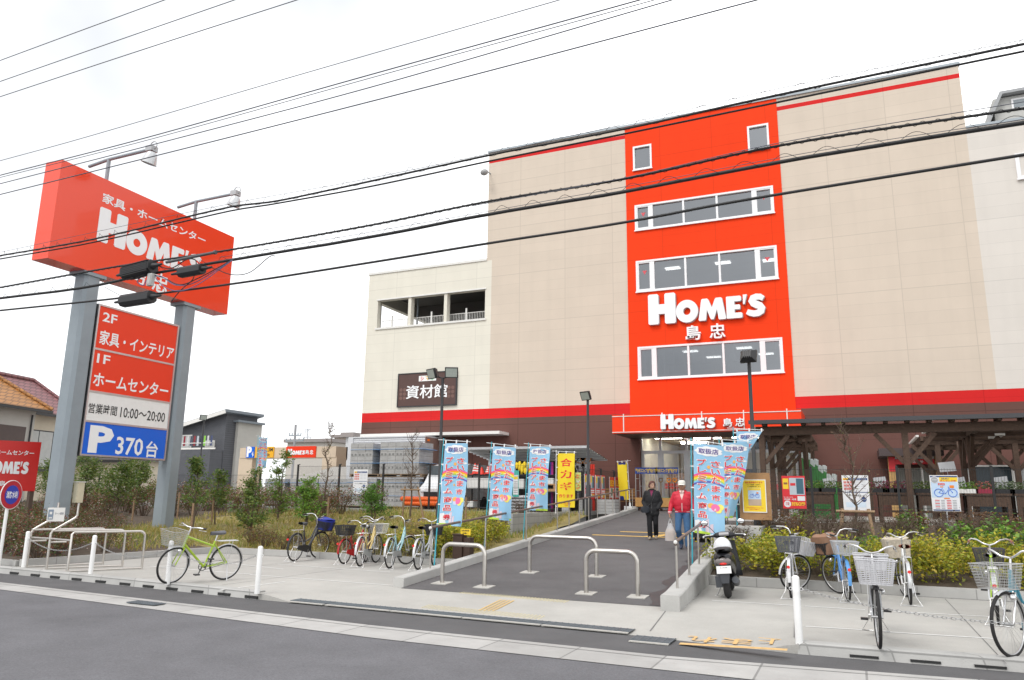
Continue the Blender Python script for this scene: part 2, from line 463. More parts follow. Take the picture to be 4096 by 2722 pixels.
b = MB(); b.grid(lambda u, v: V((-21 + 12.7 * u, 16.1 + 9.9 * v, left_z(-21 + 12.7 * u, 16.1 + 9.9 * v))), 46, 36)
struct('grass_bank', b, M_grass)
b = MB(); b.grid(lambda u, v: V((-60 + 43.8 * u, 11.0 + 5.1 * v, west_z(-60 + 43.8 * u, 11.0 + 5.1 * v))), 60, 16); b.grid(lambda u, v: V((-60 + 39 * u, 16.1 + 10 * v, west_z(-60 + 39 * u, 16.1 + 10 * v))), 50, 30)
struct('planting_bed', b, M_soil)
b = MB(); b.grid(lambda u, v: V((-2.95 + 19 * u, 15.35 + 6.65 * v, east_z(-2.95 + 19 * u, 15.35 + 6.65 * v))), 50, 24)
struct('planting_bed', b, M_soil)

# kerbs: one run of stones each, with drain slots along the street
M_kerb = block_mat('kerb_stone', (.42, .415, .40), .9, 9, .6, .010, 0, .88, 'xy', 'z', .12)
def street_kerb(x0, x1, name, label, slots, tip, sh=.021):
    b = MB(); n = max(2, int(abs(x1 - x0) / .45)); xs = lin(x0, x1, n)
    for a, c in zip(xs, xs[1:]):
        ya, yc = at_x(kerb_bot, a), at_x(kerb_bot, c)
        b.add([(a, ya - .012, RZ), (c, yc - .012, RZ), (c, yc + .02, .012), (a, ya + .02, .012), (c, yc + .05, .024), (a, ya + .05, .024), (c, yc + .20, .024), (a, ya + .20, .024), (c, yc + .20, RZ), (a, ya + .20, RZ)],
              [(0, 1, 2, 3), (3, 2, 4, 5), (5, 4, 6, 7), (7, 6, 8, 9)])
    ya, yc = at_x(kerb_bot, x0), at_x(kerb_bot, x1)
    for (x, y) in ((x0, ya), (x1, yc)): b.add([(x, y - .012, RZ), (x, y + .02, .012), (x, y + .05, .024), (x, y + .2, .024), (x, y + .2, RZ)], [(0, 1, 2, 3, 4)])
    t = thing(name, label, 'kerb', (x0 if tip else x1, at_x(kerb_bot, x0 if tip else x1), RZ))
    b.build('stone', M_kerb, t)
    s = MB()
    for x in slots:
        yy = at_x(kerb_bot, x); dy = (at_x(kerb_bot, x + .2) - at_x(kerb_bot, x - .2)) / .4
        s.obox((x, yy - .006, RZ + .032), (.145, .145 * dy, 0), (0, .012, 0), (0, 0, sh))
    s.build('drain_slots', mat('slot_dark', (.03, .03, .03), .95, 0, 0), t)
    return t
slL = [pz(x, y, RZ + .03).x for x, y in ((66, 2293), (142, 2302), (218, 2310), (300, 2319), (382, 2330), (468, 2341), (560, 2351), (655, 2361), (755, 2372), (858, 2384), (965, 2396))]
street_kerb(-34, kx_end, 'kerb', 'long concrete street kerb with dark drain slots in front of the left bicycle parking', slL, False)
slR = [pz(x, y, RZ + .03).x for x, y in ((3457, 2634), (3704, 2652), (3966, 2674))]
street_kerb(rk0 - .02, 14, 'kerb', 'concrete street kerb in front of the right bicycle parking, beginning at the white bollard', slR, True, .012)
def low_kerb(pts, w_, z0, z1, label):
    b = MB()
    for p, q in zip(pts, pts[1:]):
        p, q = V((*p, 0)), V((*q, 0))
        b.bar(p + V((0, 0, (z0 + z1) / 2)), q + V((0, 0, (z0 + z1) / 2)), w_, z1 - z0)
    return tag(rebase(b.build('kerb', M_kerb)), label, 'kerb')
low_kerb([(-16.28, 10.95), (-15.9, 16.05)], .14, -.05, .15, 'low concrete edging between the red shrubs and the left bicycle parking')
low_kerb([(-15.8, 16.06), (-8.4, 16.06)], .14, -.05, .155, 'low concrete edging behind the left bicycles at the foot of the grass bank')
low_kerb([(-2.85, 15.32), (16, 15.6)], .16, -.05, .17, 'low concrete edging behind the right bicycles in front of the yellow-green bushes')
low_kerb([(-34, 10.98 + 1.25), (-16.4, 10.98)], .14, -.05, .12, 'low concrete edging along the front of the red shrub bed')

# ramp side walls
M_wallc = mat('cast_concrete', (.50, .495, .475), .85, 0, .10, 2.2, .25, 60, dirt=.2)
def ramp_wall(fx, y0, y1, side, wdt, h0, h1, name, label):
    b = MB(); n = 28
    ys = lin(y0, y1, n); vs = []
    for i, y in enumerate(ys):
        xi = fx(y); xo = xi + side * wdt; zt = ramp_z(y) + h0 + (h1 - h0) * i / n
        vs += [(xi, y, -.1), (xi, y, zt - .015), (xi + side * .015, y, zt), (xo - side * .015, y, zt), (xo, y, zt - .015), (xo, y, -.1)]
    fs = [(i * 6 + k, i * 6 + k + 1, (i + 1) * 6 + k + 1, (i + 1) * 6 + k) for i in range(n) for k in range(5)]
    b.add(vs, fs); b.add(vs[:6], [(0, 1, 2, 3, 4, 5)]); b.add(vs[-6:], [(5, 4, 3, 2, 1, 0)])
    return tag(rebase(b.build(name, M_wallc)), label, 'low wall')
ramp_wall(wl, 11.9, 31.6, -1, .22, .16, .14, 'ramp_wall', 'long low concrete wall along the left edge of the grey ramp under the flags')
ramp_wall(wr, 11.45, 22.4, 1, .28, .22, .20, 'ramp_wall', 'thick low concrete wall along the right edge of the grey ramp beside the scooter')
b = MB()
b.box(-3.06, -1.95, 18.2, 19.3, 0, 1.0)
tag(rebase(b.build('concrete_block', M_wallc)), 'square concrete footing under the plywood notice board beside the ramp', 'concrete block')
# block retaining wall of the yard
M_blk = block_mat('grey_block_wall', (.36, .365, .36), .4, .2, .72, .012, 0, .9, 'xy', 'z', .1)
b = MB(); b.box(-60, -9.32, 25.95, 26.1, 0, 1.06)
b.box(-9.32, -9.17, 20.7, 32.0, .2, 1.1)
tag(b.build('block_wall', M_blk), 'low grey concrete block retaining wall under the black mesh fence left of the ramp', 'wall')

# painted lines, tactile strips, gratings
M_line = mat('line_paint', (.70, .70, .68), .8, 0, .12, 12)
M_yel = mat('tactile_yellow', (.72, .46, .12), .8, 0, .16, 12)
b = MB()
def gl(p, q, w_=.05, z=.004):
    p, q = V(p), V(q); d = (q - p).normalized(); n = V((-d.y, d.x, 0)) * w_ / 2
    b.quad(p - n + V((0, 0, z)), q - n + V((0, 0, z)), q + n + V((0, 0, z)), p + n + V((0, 0, z)))
gl(pz(600, 2266), pz(1010, 2299)); gl(pz(900, 2252), pz(1135, 2278)); gl(pz(1000, 2300), pz(1600, 2345) * 1.0)
gl(pz(880, 2362), pz(1140, 2328)); gl(pz(1110, 2258), pz(1560, 2290))
gl(pz(2848, 2403), pz(3180, 2424)); gl(pz(3220, 2426), pz(3460, 2441)); gl(pz(3570, 2447), pz(3960, 2468))
gl(pz(3222, 2507), pz(3480, 2523)); gl(pz(3540, 2529), pz(3990, 2557))
struct('parking_line', b, M_line)
b = MB()
def gq(x0, x1, y0, y1, fz): b.quad((x0, y0, fz(y0)), (x1, y0, fz(y0)), (x1, y1, fz(y1)), (x0, y1, fz(y1)))
rz = lambda y: ramp_z(y) + .009
a0 = pr(2372, 2139); a1 = pr(2745, 2150)
gq(-7.0, -3.6, 21.45, 21.62, rz); gq(-6.5, -3.6, 22.62, 22.79, rz)
b.quad((-5.5, 21.62, rz(21.62)), (-5.1, 21.62, rz(21.62)), (-4.7, 22.62, rz(22.62)), (-4.9, 22.62, rz(22.62)))
struct('tactile_paving', b, M_yel)
M_yelf = mat('tactile_faded', (.56, .50, .33), .85, 0, .15, 12)
b = MB()
tl = pz(1985, 2440, -.04); tr = pz(2050, 2408, -.03)
for k in range(4):
    p = pz(1918 + 17 * k, 2439 + 1.2 * k, -.045); q = pz(2005 + 17 * k, 2406 + 1.2 * k, -.03)
    n = V((.012, 0, 0)); up_ = V((0, 0, .008))
    p.z = apz(p.x, p.y); q.z = apz(q.x, q.y)
    b.quad(p - n + up_, p + n + up_, q + n + up_, q - n + up_)
struct('tactile_paving', b, M_yel)
b = MB()
for row, (pa, pb) in enumerate((((1690, 2425), (2170, 2470)), ((1840, 2385), (2270, 2424)))):
    A, B_ = pz(*pa, -.045), pz(*pb, -.045)
    n = 34
    for r in range(4):
        for i in range(n):
            p = A + (B_ - A) * (i / n) + V((0, .065 * r, 0)); p.z = apz(p.x, p.y) + .008
            b.box(p.x - .012, p.x + .012, p.y - .012, p.y + .012, p.z - .01, p.z)
struct('tactile_paving', b, M_yelf, 'stuff')
# orange writing on the right pavement (reads from the parking side) and its stop line
M_op = mat('road_paint_orange', (.62, .40, .17), .85, 0, .22, 14)
b = MB()
s0, s1 = pz(2718, 2566, -.06), pz(3150, 2612, -.03)
for p in (s0, s1): p.z = apz(p.x, p.y) + .012
n = V((0, .05, .002))
b.quad(s0 - n, s1 - n, s1 + n, s0 + n)
for ch, (x, y) in (('れ', (2805, 2545)), ('ま', (2945, 2555)), ('止', (3093, 2566))):
    p = pz(x, y, -.04)
    b.text(ch, (p.x, p.y, apz(p.x, p.y) + .014), (-1, .02, 0), (0, -1, -.05), .36, .30, .012)
struct('road_marking', b, M_op)
# drain gratings
M_grate = mat('grating_steel', (.165, .19, .21), .6, .6, .15, 12)
def grating(p, q, wd, label, nb=7, zf=None, frame=True):
    p, q = V(p), V(q); d = (q - p); L = d.length; d.normalize(); n = V((-d.y, d.x, 0)); c = (p + q) / 2
    t = thing('drain_grating', label, 'grating', c)
    b = MB()
    for i in range(nb):
        o = n * wd * ((i + .5) / nb - .5); b.bar(p + o + V((0, 0, .010)), q + o + V((0, 0, .010)), wd / nb * .55, .012)
    k = int(L / .09)
    for i in range(k + 1):
        c0 = p + d * (L * i / k); b.bar(c0 - n * wd / 2 + V((0, 0, .013)), c0 + n * wd / 2 + V((0, 0, .013)), .012, .010)
    b.build('grate', M_grate, t)
    e = MB(); e.quad(p - n * wd / 2 + V((0, 0, .004)), q - n * wd / 2 + V((0, 0, .004)), q + n * wd / 2 + V((0, 0, .004)), p + n * wd / 2 + V((0, 0, .004)))
    e.build('channel', mat('drain_dark', (.05, .055, .06), .9, 0, .1), t)
    if frame:
        for s in (-1, 1): f = MB(); f.bar(p + n * s * (wd / 2 + .035) + V((0, 0, .004)), q + n * s * (wd / 2 + .035) + V((0, 0, .004)), .06, .012); f.build('edge_strip', M_conc, t)
    return t
gy = .13
xa, xb_, xc = pz(1145, 2415, RZ).x, pz(1310, 2425, RZ).x, pz(2520, 2541, RZ).x
def gp(x): return (x, at_x(kerb_bot, x) + gy, RZ + .022)
grating(gp(xa), gp(xb_ - .03), .26, 'short end grating of the long street drain, nearest the green bicycle')
segs = lin(xb_, xc, 4)
for i in range(4):
    grating(gp(segs[i] + .01), gp(segs[i + 1] - .01), .24, ['long narrow drain grating before the ramp, first after the short end grating', 'long narrow drain grating before the ramp, second after the short end grating', 'long narrow drain grating before the ramp, third after the short end grating', 'long narrow drain grating before the ramp, ending at the square drain'][i])
q0 = pz(2535, 2548, -.07); q1 = pz(2690, 2562, -.07); q0.z, q1.z = apz(q0.x, q0.y + .05) + .006, apz(q1.x, q1.y + .05) + .006
grating(q0 + V((0, .0, 0)), q1 + V((0, .0, 0)), .34, 'square steel drain grating in a concrete frame right of the long drain', 10)
gq0, gq1 = pz(530, 2413, RZ), pz(640, 2424, RZ); gq0.z = gq1.z = RZ + .012
grating(gq0, gq1, .22, 'small steel drain grating in the gutter near the white bollards', 6, frame=False)
# joints cut in the concrete
b = MB()
for p, q in (((2668, 2440), (2600, 2510)), ((3180, 2460), (3178, 2560))):
    p, q = pz(*p, -.005), pz(*q, -.03); p.z = apz(p.x, p.y) + .005; q.z = apz(q.x, q.y) + .005
    n = V((.008, .004, 0)); b.quad(p - n, p + n, q + n, q - n)
for x in (-14.3, -12.3, -10.3): b.quad((x, 10.6, .003), (x + .012, 10.6, .003), (x + .012, 15.9, .003), (x, 15.9, .003))
for x in (1.3, 3.4): b.quad((x, 9.5, .003), (x + .012, 9.5, .003), (x + .012, 15.2, .003), (x, 15.2, .003))
struct('pavement_joint', b, mat('joint_dark', (.17, .165, .16)))
# damp stain along the right wall of the ramp
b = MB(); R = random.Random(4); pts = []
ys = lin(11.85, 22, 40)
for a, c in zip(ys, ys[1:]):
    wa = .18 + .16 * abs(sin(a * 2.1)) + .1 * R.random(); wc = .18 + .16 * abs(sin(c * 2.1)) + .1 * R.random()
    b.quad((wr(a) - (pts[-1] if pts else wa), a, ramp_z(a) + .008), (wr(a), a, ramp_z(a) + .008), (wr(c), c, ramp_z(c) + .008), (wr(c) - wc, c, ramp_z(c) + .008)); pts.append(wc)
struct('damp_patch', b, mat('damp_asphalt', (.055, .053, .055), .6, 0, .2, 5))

# =================================================================== THE STORE
FY = 33.0
fX = lambda x, y: py(x, y, FY).x
fZ = lambda x, y: py(x, y, FY).z
XL = (fX(1440, 1743) + fX(1481, 1104)) / 2
XB = (fX(1969.7, 1039) + fX(1954, 1634)) / 2
XT = fX(1948, 1042)
XO0 = (fX(2499.5, 556) + fX(2521.9, 1653)) / 2
XO1 = (fX(3096.7, 396.5) + fX(3191.8, 1632)) / 2
XR = (fX(3836, 264) + fX(3984, 1550)) / 2
ZTOP = (fZ(2499.5, 508) + fZ(3836, 262)) / 2
ZLOW = (fZ(1481.5, 1103.7) + fZ(1948, 1042)) / 2
ZR1 = (fZ(1446, 1653.6) + fZ(2521, 1615.3) + fZ(3190, 1586.7)) / 3
ZR0 = (fZ(1443, 1691.8) + fZ(2446, 1661) + fZ(4096, 1604.6)) / 3
ZS0 = (fZ(2499.5, 556.4) + fZ(3841.9, 310.7)) / 2
ZS1 = ZS0 + fZ(3838.8, 293.4) - fZ(3841.9, 310.7)
ZRW = fZ(3990, 495)
G0 = .95
P_cream = panel_mat('cladding_cream', (.72, .69, .60), depth=.14)
P_beige = panel_mat('cladding_beige', (.625, .54, .45), depth=.16)
P_pale = panel_mat('cladding_pale', (.66, .62, .57), depth=.15)
P_red = panel_mat('cladding_red', (.62, .018, .018), depth=.2)
P_brown = panel_mat('cladding_brown', (.14, .066, .054), row=1.0, depth=.35)
P_orange = panel_mat('cladding_orange', (.84, .047, .004), depth=.18)
M_coping = mat('coping_grey', (.34, .38, .41), .5, .2, .06)
M_frame = mat('window_frame_white', (.82, .82, .83), .35, 0, .02)
M_glass = glass_mat('window_glass')
M_dglass = glass_mat('door_glass', (.9, .93, .92), .05, .96)
M_room = mat('room_wall', (.50, .50, .50), .9, 0, .05, 1)
M_lamp = mat('lamp_tube', (1, .98, .94), .5, 0, 0, emit=1.6)
st = thing('store_building', 'large beige home centre store with orange tower and red band over brown base', 'building', ((XL + XR) / 2, FY, 0))
def wall_box(name, mt, boxes):
    b = MB()
    for bx in boxes: b.box(*bx)
    return b.build(name, mt, st)
T = FY + .3
ox0 = fX(1514.7, 1205); ox1 = (fX(1941, 1156.5) + fX(1939, 1274)) / 2
oz1 = (fZ(1514.7, 1205.2) + fZ(1941, 1156.5)) / 2; oz0 = (fZ(1504.4, 1314) + fZ(1939, 1274)) / 2
ox0 = (ox0 + fX(1504.4, 1314)) / 2
wall_box('wall', P_cream, [(XL, XB, FY, T, ZR1, oz0), (XL, ox0, FY, T, oz0, oz1), (ox1, XB, FY, T, oz0, oz1), (XL, XB, FY, T, oz1, ZLOW),
                           (XL, XL + .3, T, 56, ZR1, oz0), (XL, XL + .3, T, 56, oz1 + .1, ZLOW), (XL, XL + .3, T, T + .6, oz0, oz1 + .1), (XL, XL + .3, 50, 56, oz0, oz1 + .1)])
wall_box('wall', P_beige, [(XB, XO0, FY, T, ZR1, ZS0), (XT, XB, FY, T, ZLOW, ZS0), (XT, XO0, FY, T, ZS1, ZTOP), (XT, XT + .3, T, 56, ZLOW, ZTOP)])
wall_box('wall', P_beige, [(XO1, XR, FY, T, ZR1, ZS0), (XO1, XR, FY, T, ZS1, ZTOP), (XR - .3, XR, T, 56, ZRW, ZTOP)])
for bx in ((XT, XO0, FY, T, ZS0, ZS1), (XO1, XR, FY, T, ZS0, ZS1), (XL, XO0, FY, T, ZR0, ZR1), (XO1, 32, FY, T, ZR0, ZR1)): wall_box('wall_stripe', P_red, [bx])
EX0 = fX(2560, 1800); ZDT = 4.35
wall_box('wall', P_brown, [(XL, EX0, FY, T, G0, ZR0), (XL, XL + .3, T, 56, G0, ZR1)]); wall_box('wall', P_brown, [(XO1, 32, FY, T, G0, ZR0)])
wall_box('wall', P_pale, [(XR, 32, FY, T, ZR1, ZRW), (31.7, 32, T, 56, ZR1, ZRW)])
rows = []
for q in (((2538.5, 824.7), (3087, 744.4), (2541.2, 927.1), (3096.7, 852.8)), ((2543.9, 1048), (3106, 981.8), (2546.9, 1171.9), (3115.3, 1116.3)), ((2552, 1390.8), (3132.7, 1349.5), (2554, 1521.4), (3141.3, 1490.8))):
    P = [py(x, y, FY) for x, y in q]
    rows.append(((P[0].x + P[2].x) / 2, (P[1].x + P[3].x) / 2, (P[2].z + P[3].z) / 2, (P[0].z + P[1].z) / 2))
wx0 = sum(r[0] for r in rows) / 3; wx1 = sum(r[1] for r in rows) / 3
rows = [(wx0, wx1, r[2], r[3]) for r in rows]
w1 = (fX(2532, 591.6), fX(2606, 578.6), fZ(2535.8, 684.8), fZ(2532, 591.6)); w2 = (fX(2988, 508.7), fX(3073, 495), fZ(3076.7, 598), fZ(2984, 508.7))
wz0, wz1 = (w1[2] + w2[2]) / 2, (w1[3] + w2[3]) / 2
ob = []
zs = [ZDT] ; z = ZDT
for (x0, x1, a, c) in reversed(rows):
    ob += [(XO0, XO1, FY, T, z, a), (XO0, x0, FY, T, a, c), (x1, XO1, FY, T, a, c)]; z = c
ob += [(XO0, XO1, FY, T, z, wz0), (XO0, w1[0], FY, T, wz0, wz1), (w1[1], w2[0], FY, T, wz0, wz1), (w2[1], XO1, FY, T, wz0, wz1), (XO0, XO1, FY, T, wz1, ZTOP)]
ob = [(bx[0] + .0, bx[1], bx[2] - .025, bx[3] - .002, bx[4], bx[5]) for bx in ob]
wall_box('wall', P_orange, ob)
b = MB(); b.box(XT - .05, XR + .05, FY - .07, T + .05, ZTOP, ZTOP + .10); b.build('coping', M_coping, st)
b = MB(); b.box(XL - .04, XT, FY - .05, T + .03, ZLOW, ZLOW + .12); b.box(XL - .04, XL + .33, T + .03, 56, ZLOW, ZLOW + .12); b.build('coping', M_offw, st)
b = MB(); b.box(XR + .01, 32.05, FY - .05, T + .03, ZRW, ZRW + .1); b.build('coping', M_coping, st)
b = MB(); b.box(XT + .3, XR - .3, T, 56, ZTOP - .6, ZTOP - .4); b.box(XL + .3, XT, T, 56, ZLOW - .5, ZLOW - .35); b.box(XR, 31.7, T, 56, ZRW - .5, ZRW - .35); b.box(XL, 32, 56, 56.3, G0, ZLOW)
b.build('roof', mat('roof_grey', (.3, .3, .3), .9), st)
# roof railing on the low wing
b = MB()
for z in (ZLOW + .32, ZLOW + .2): b.tube([(XL + 1.5, FY + .25, z), (XT, FY + .25, z)], .014, 6)
for i in range(6): x = XL + 1.5 + (XT - XL - 1.6) * i / 5; b.tube([(x, FY + .25, ZLOW + .1), (x, FY + .25, ZLOW + .32)], .014, 6)
b.build('roof_railing', M_offw, st)
# open parking deck behind the wide opening
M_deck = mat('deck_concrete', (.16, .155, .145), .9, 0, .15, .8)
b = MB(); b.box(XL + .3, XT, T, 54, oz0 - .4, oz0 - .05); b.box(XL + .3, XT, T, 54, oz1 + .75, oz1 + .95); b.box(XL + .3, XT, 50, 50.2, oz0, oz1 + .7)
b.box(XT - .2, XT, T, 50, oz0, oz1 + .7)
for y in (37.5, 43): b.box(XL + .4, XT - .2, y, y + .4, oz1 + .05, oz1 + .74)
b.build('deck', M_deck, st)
b = MB()
for y, z in ((39, oz1 + .1), (40, oz1 - .1)):
    b.tube([(XT - .3, y, z), (XT - 3.3, y, z), (XT - 3.5, y, z - .2), (XT - 3.5, y, oz0)], .11, 10); b.tube([(XT - 4.4, y + 1, oz1), (XT - 4.4, y + 1, oz0)], .09, 8)
b.build('pipe', mat('pipe_grey', (.2, .2, .2), .6), st)
for f in (.31, .645): b = MB(); x = ox0 + (ox1 - ox0) * f; b.box(x - .09, x + .09, FY + .02, T + .05, oz0, oz1); b.build('opening_post', P_cream, st)
b = MB(); b.box(ox0 - .08, ox1 + .08, FY - .06, T, oz0 - .1, oz0); b.box(ox0 - .06, ox1 + .06, FY - .04, FY + .06, oz1, oz1 + .07); b.build('opening_sill', M_offw, st)
b = MB()
for z in (oz0 + .12, oz0 + .5): b.tube([(ox0, T + .2, z), (ox1, T + .2, z)], .02, 6)
for i in range(70): x = ox0 + (ox1 - ox0) * i / 69; b.box(x - .008, x + .008, T + .19, T + .21, oz0, oz0 + .5)
for f in (.1, .48, .8): x = ox0 + (ox1 - ox0) * f; b.box(x - .04, x + .04, T + .14, T + .2, oz0, oz0 + .75)
b.build('opening_railing', M_offw, st)
b = MB(); b.tube([(ox0 + 1.6, T + 1.2, oz0), (ox0 + 1.6, T + 1.2, oz1 + .7)], .05, 8); b.build('deck_pipe', M_galv, st)
# windows
def window(x0, x1, z0, z1, fr, doubles=(), blinds=False, tri=False, lamps=()):
    f = MB(); y0, y1 = FY - .06, FY + .10; k = .085
    f.box(x0, x1, y0, y1, z0, z0 + k); f.box(x0, x1, y0, y1, z1 - k, z1); f.box(x0, x0 + k, y0, y1, z0 + k, z1 - k); f.box(x1 - k, x1, y0, y1, z0 + k, z1 - k)
    for q in fr:
        x = x0 + (x1 - x0) * q; hw = .085 if q in doubles else .045
        f.box(x - hw, x + hw, y0 + .01, y1, z0 + k, z1 - k)
    if fr:
        for (a, c) in ((0, fr[0]), (fr[-1], 1)):
            xa = x0 + (x1 - x0) * a + .085; xc = x0 + (x1 - x0) * c - .085; e = .05
            f.box(xa, xc, y0 + .015, y1, z0 + k, z0 + k + e); f.box(xa, xc, y0 + .015, y1, z1 - k - e, z1 - k); f.box(xa, xa + e, y0 + .015, y1, z0 + k + e, z1 - k - e); f.box(xc - e, xc, y0 + .015, y1, z0 + k + e, z1 - k - e)
    f.box(x0 - .03, x1 + .03, FY - .10, FY - .06, z0 - .03, z0 + .02)
    fo = f.build('window', M_frame, st)
    g = MB(); g.quad((x0 + .03, FY + .05, z0 + .03), (x1 - .03, FY + .05, z0 + .03), (x1 - .03, FY + .05, z1 - .03), (x0 + .03, FY + .05, z1 - .03)); g.build('pane', M_glass, fo)
    if tri:
        for q in (fr[0] / 2, (1 + fr[-1]) / 2):
            g = MB(); x = x0 + (x1 - x0) * q; zz = z0 + (z1 - z0) * .62; g.add([(x - .11, FY + .045, zz + .1), (x + .11, FY + .045, zz + .1), (x, FY + .045, zz - .1)], [(0, 1, 2)])
            g.build('rescue_mark', mat('rescue_red', (.6, .08, .10), .5), fo)
    if blinds:
        g = MB(); n = 34
        for i in range(n): zz = z0 + .1 + (z1 - z0 - .2) * i / n; g.box(x0 + .1, x1 - .1, FY + .16, FY + .19, zz, zz + .008)
        for i in range(14): xx = x0 + .3 + (x1 - x0 - .6) * i / 13; g.box(xx - .006, xx + .006, FY + .15, FY + .16, z0 + .1, z1 - .1)
        g.build('blind', mat('blind_grey', (.4, .4, .42), .6), fo)
    return fo
fr = (.124, .366, .608, .865)
for i, r in enumerate(rows): window(*r, fr, (fr[0], fr[3]), blinds=(i == 2), tri=(i < 2))
window(w1[0], w1[1], wz0, wz1, ()); window(w2[0], w2[1], wz0, wz1, ())
rw = (fX(4060, 640), fX(4060, 640) + 2.2, fZ(4075, 720), fZ(4060, 618)); window(*rw, (.5,))
# rooms behind the panes
b = MB(); lm = MB()
for i, (x0, x1, a, c) in enumerate(rows + [(w1[0], w2[1], wz0, wz1)]):
    zf, zc = a - .6, c + .5
    xa, xc = XO0 + .1, XO1 - .1
    for bx in ((xa, xc, T, 41, zf - .1, zf), (xa, xc, T, 41, zc, zc + .1), (xa, xc, 41, 41.1, zf, zc), (xa - .1, xa, T, 41, zf, zc), (xc, xc + .1, T, 41, zf, zc)): b.box(*bx)
    if i in (1, 2):
        for (u, y) in ((.17, 35.2), (.52, 35.2), (.9, 35.2), (.28, 37), (.66, 37), (.95, 37), (.4, 39), (.78, 39)) if i == 2 else ((.2, 36), (.56, 36), (.88, 36.4)):
            x = xa + (xc - xa) * u; lm.box(x - .36, x + .36, y, y + .07, zc - .06, zc - .02); lm.box(x - .36, x + .36, y + .25, y + .32, zc - .06, zc - .02)
b.build('room', M_room, st); lm.build('ceiling_lamp', M_lamp, st)
# awning on the left
AY = 31.9
ax0, ax1, az = py(1440, 1747, AY).x, py(1997, 1735, AY).x, (py(1440, 1747, AY).z + py(1997, 1738, AY).z) / 2
b = MB(); b.box(ax0, ax1, AY, FY, az, az + .14); b.build('awning', M_offw, st)
b = MB(); b.box(XL + 3.5, ax1 - 2.2, FY - .03, FY + .0, .99, az - .6); b.build('shutter_door', mat('shutter_grey', (.20, .21, .20), .6), st)
# entrance canopy
CY = py(2449.5, 1735.7, 1).x
sx = py(2520, 1755.4, FY).x; CYY = sx / CY
if not 29.3 < CYY < 31.5: CYY = 30.2
cx0, cx1 = py(2449, 1700, CYY).x, py(3206, 1680, CYY).x
cz1 = (py(2449, 1661.7, CYY).z + py(3204, 1636.7, CYY).z) / 2; cz0 = py(2449.5, 1735.7, CYY).z
b = MB(); b.box(cx0, cx1, CYY, FY - .03, cz0, cz1); b.build('canopy', mat('canopy_orange', (.84, .045, .004), .35, 0, .03, spec=.3), st)
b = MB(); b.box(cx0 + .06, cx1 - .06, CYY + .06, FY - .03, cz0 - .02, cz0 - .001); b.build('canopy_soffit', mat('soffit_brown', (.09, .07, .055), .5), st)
b = MB()
for z in (cz0 + .05, cz1 - .07): b.box(cx0 - .005, cx1 + .005, CYY - .02, CYY, z - .014, z + .014)
for x in (2494.5, 2649, 2808, 2976, 3150): xx = py(x, 1690, CYY).x; b.box(xx - .02, xx + .02, CYY - .022, CYY, cz0 + .07, cz1 + .03)
b.build('canopy_trim', M_offw, st)
# glazed entrance
EX1 = XO1 - .1
dz = py(2600, 1815, FY).z
b = MB(); y0, y1 = FY + .2, FY + .3
xm = [EX0, fX(2640, 1900), fX(2745, 1900), fX(2850, 1900), fX(2960, 1900), EX1]
for x in xm: b.box(x - .05, x + .05, y0, y1, FLOOR, cz0)
for a, c in zip(xm, xm[1:]):
    b.box(a + .05, c - .05, y0, y1, dz, dz + .13); b.box(a + .05, c - .05, y0, y1, FLOOR, FLOOR + .12)
    if a < xm[3]:
        b.box(a + .05, a + .13, y0 + .02, y1 - .02, FLOOR + .12, dz); b.box(c - .13, c - .05, y0 + .02, y1 - .02, FLOOR + .12, dz)
door = b.build('entrance_door', mat('door_frame_grey', (.62, .63, .64), .4, .3, .03), st)
g = MB(); g.quad((EX0, FY + .25, FLOOR), (EX1, FY + .25, FLOOR), (EX1, FY + .25, cz0), (EX0, FY + .25, cz0)); g.build('door_glass', M_dglass, door)
b = MB(); b.box(EX0 - .1, EX0 - .05, FY + .3, 44, FLOOR, cz0 + .2); b.box(EX1 + .05, EX1 + .1, FY + .3, 44, FLOOR, cz0 + .2); b.box(EX0 - .1, EX1 + .1, 44, 44.1, FLOOR, cz0 + .2); b.box(EX0 - .1, EX1 + .1, FY + .3, 44, cz0 + .2, cz0 + .3)
b.build('lobby', mat('lobby_cream', (.66, .62, .52), .8), st)
lm = MB()
for (x, y) in ((EX0 + .9, 34.6), (EX0 + 2.6, 35), (EX0 + 4.3, 35), (EX0 + 1.4, 38), (EX0 + 4, 38.5)): lm.box(x - .6, x + .6, y, y + .25, cz0 + .1, cz0 + .17)
lm.build('lobby_lamp', mat('lobby_tube', (1, .97, .9), .5, 0, 0, emit=16), st)
b = MB()
for (x0, x1, z0, z1) in ((xm[3] + .1, xm[4] + .5, FLOOR + .1, FLOOR + 1.75), (xm[3] + .4, xm[5] - .1, dz + .1, cz0 - .1)): b.box(x0, x1, FY + .31, FY + .33, z0, z1)
nv = b.build('notice_panel', mat('navy_board', (.012, .02, .05), .5), st)
b = MB()
for i, s in enumerate(('毎週火曜は', '消費税分', '８％引き', 'です')): b.text(s, ((xm[3] + .75), FY + .305, FLOOR + 1.5 - .38 * i), (1, 0, 0), (0, 0, 1), None, .2, .01, off=0)
b.build('lettering', mat('panel_lettering', (.45, .45, .46)), nv)
b = MB()
for i in range(5):
    b.box(EX0 + .3 + i * 1.15, EX0 + 1.2 + i * 1.15, 37 + (i % 2), 37.5 + (i % 2), FLOOR, FLOOR + 1.7)
b.build('shop_shelf', mat('shelf_stock', (.35, .25, .2), .7, 0, .6, 9), st)
b = MB(); b.box(EX0 + .2, EX1 - .2, 36.2, 36.35, FLOOR + .95, FLOOR + 1.2); b.build('shop_rail', mat('rail_red', (.7, .05, .03)), st)
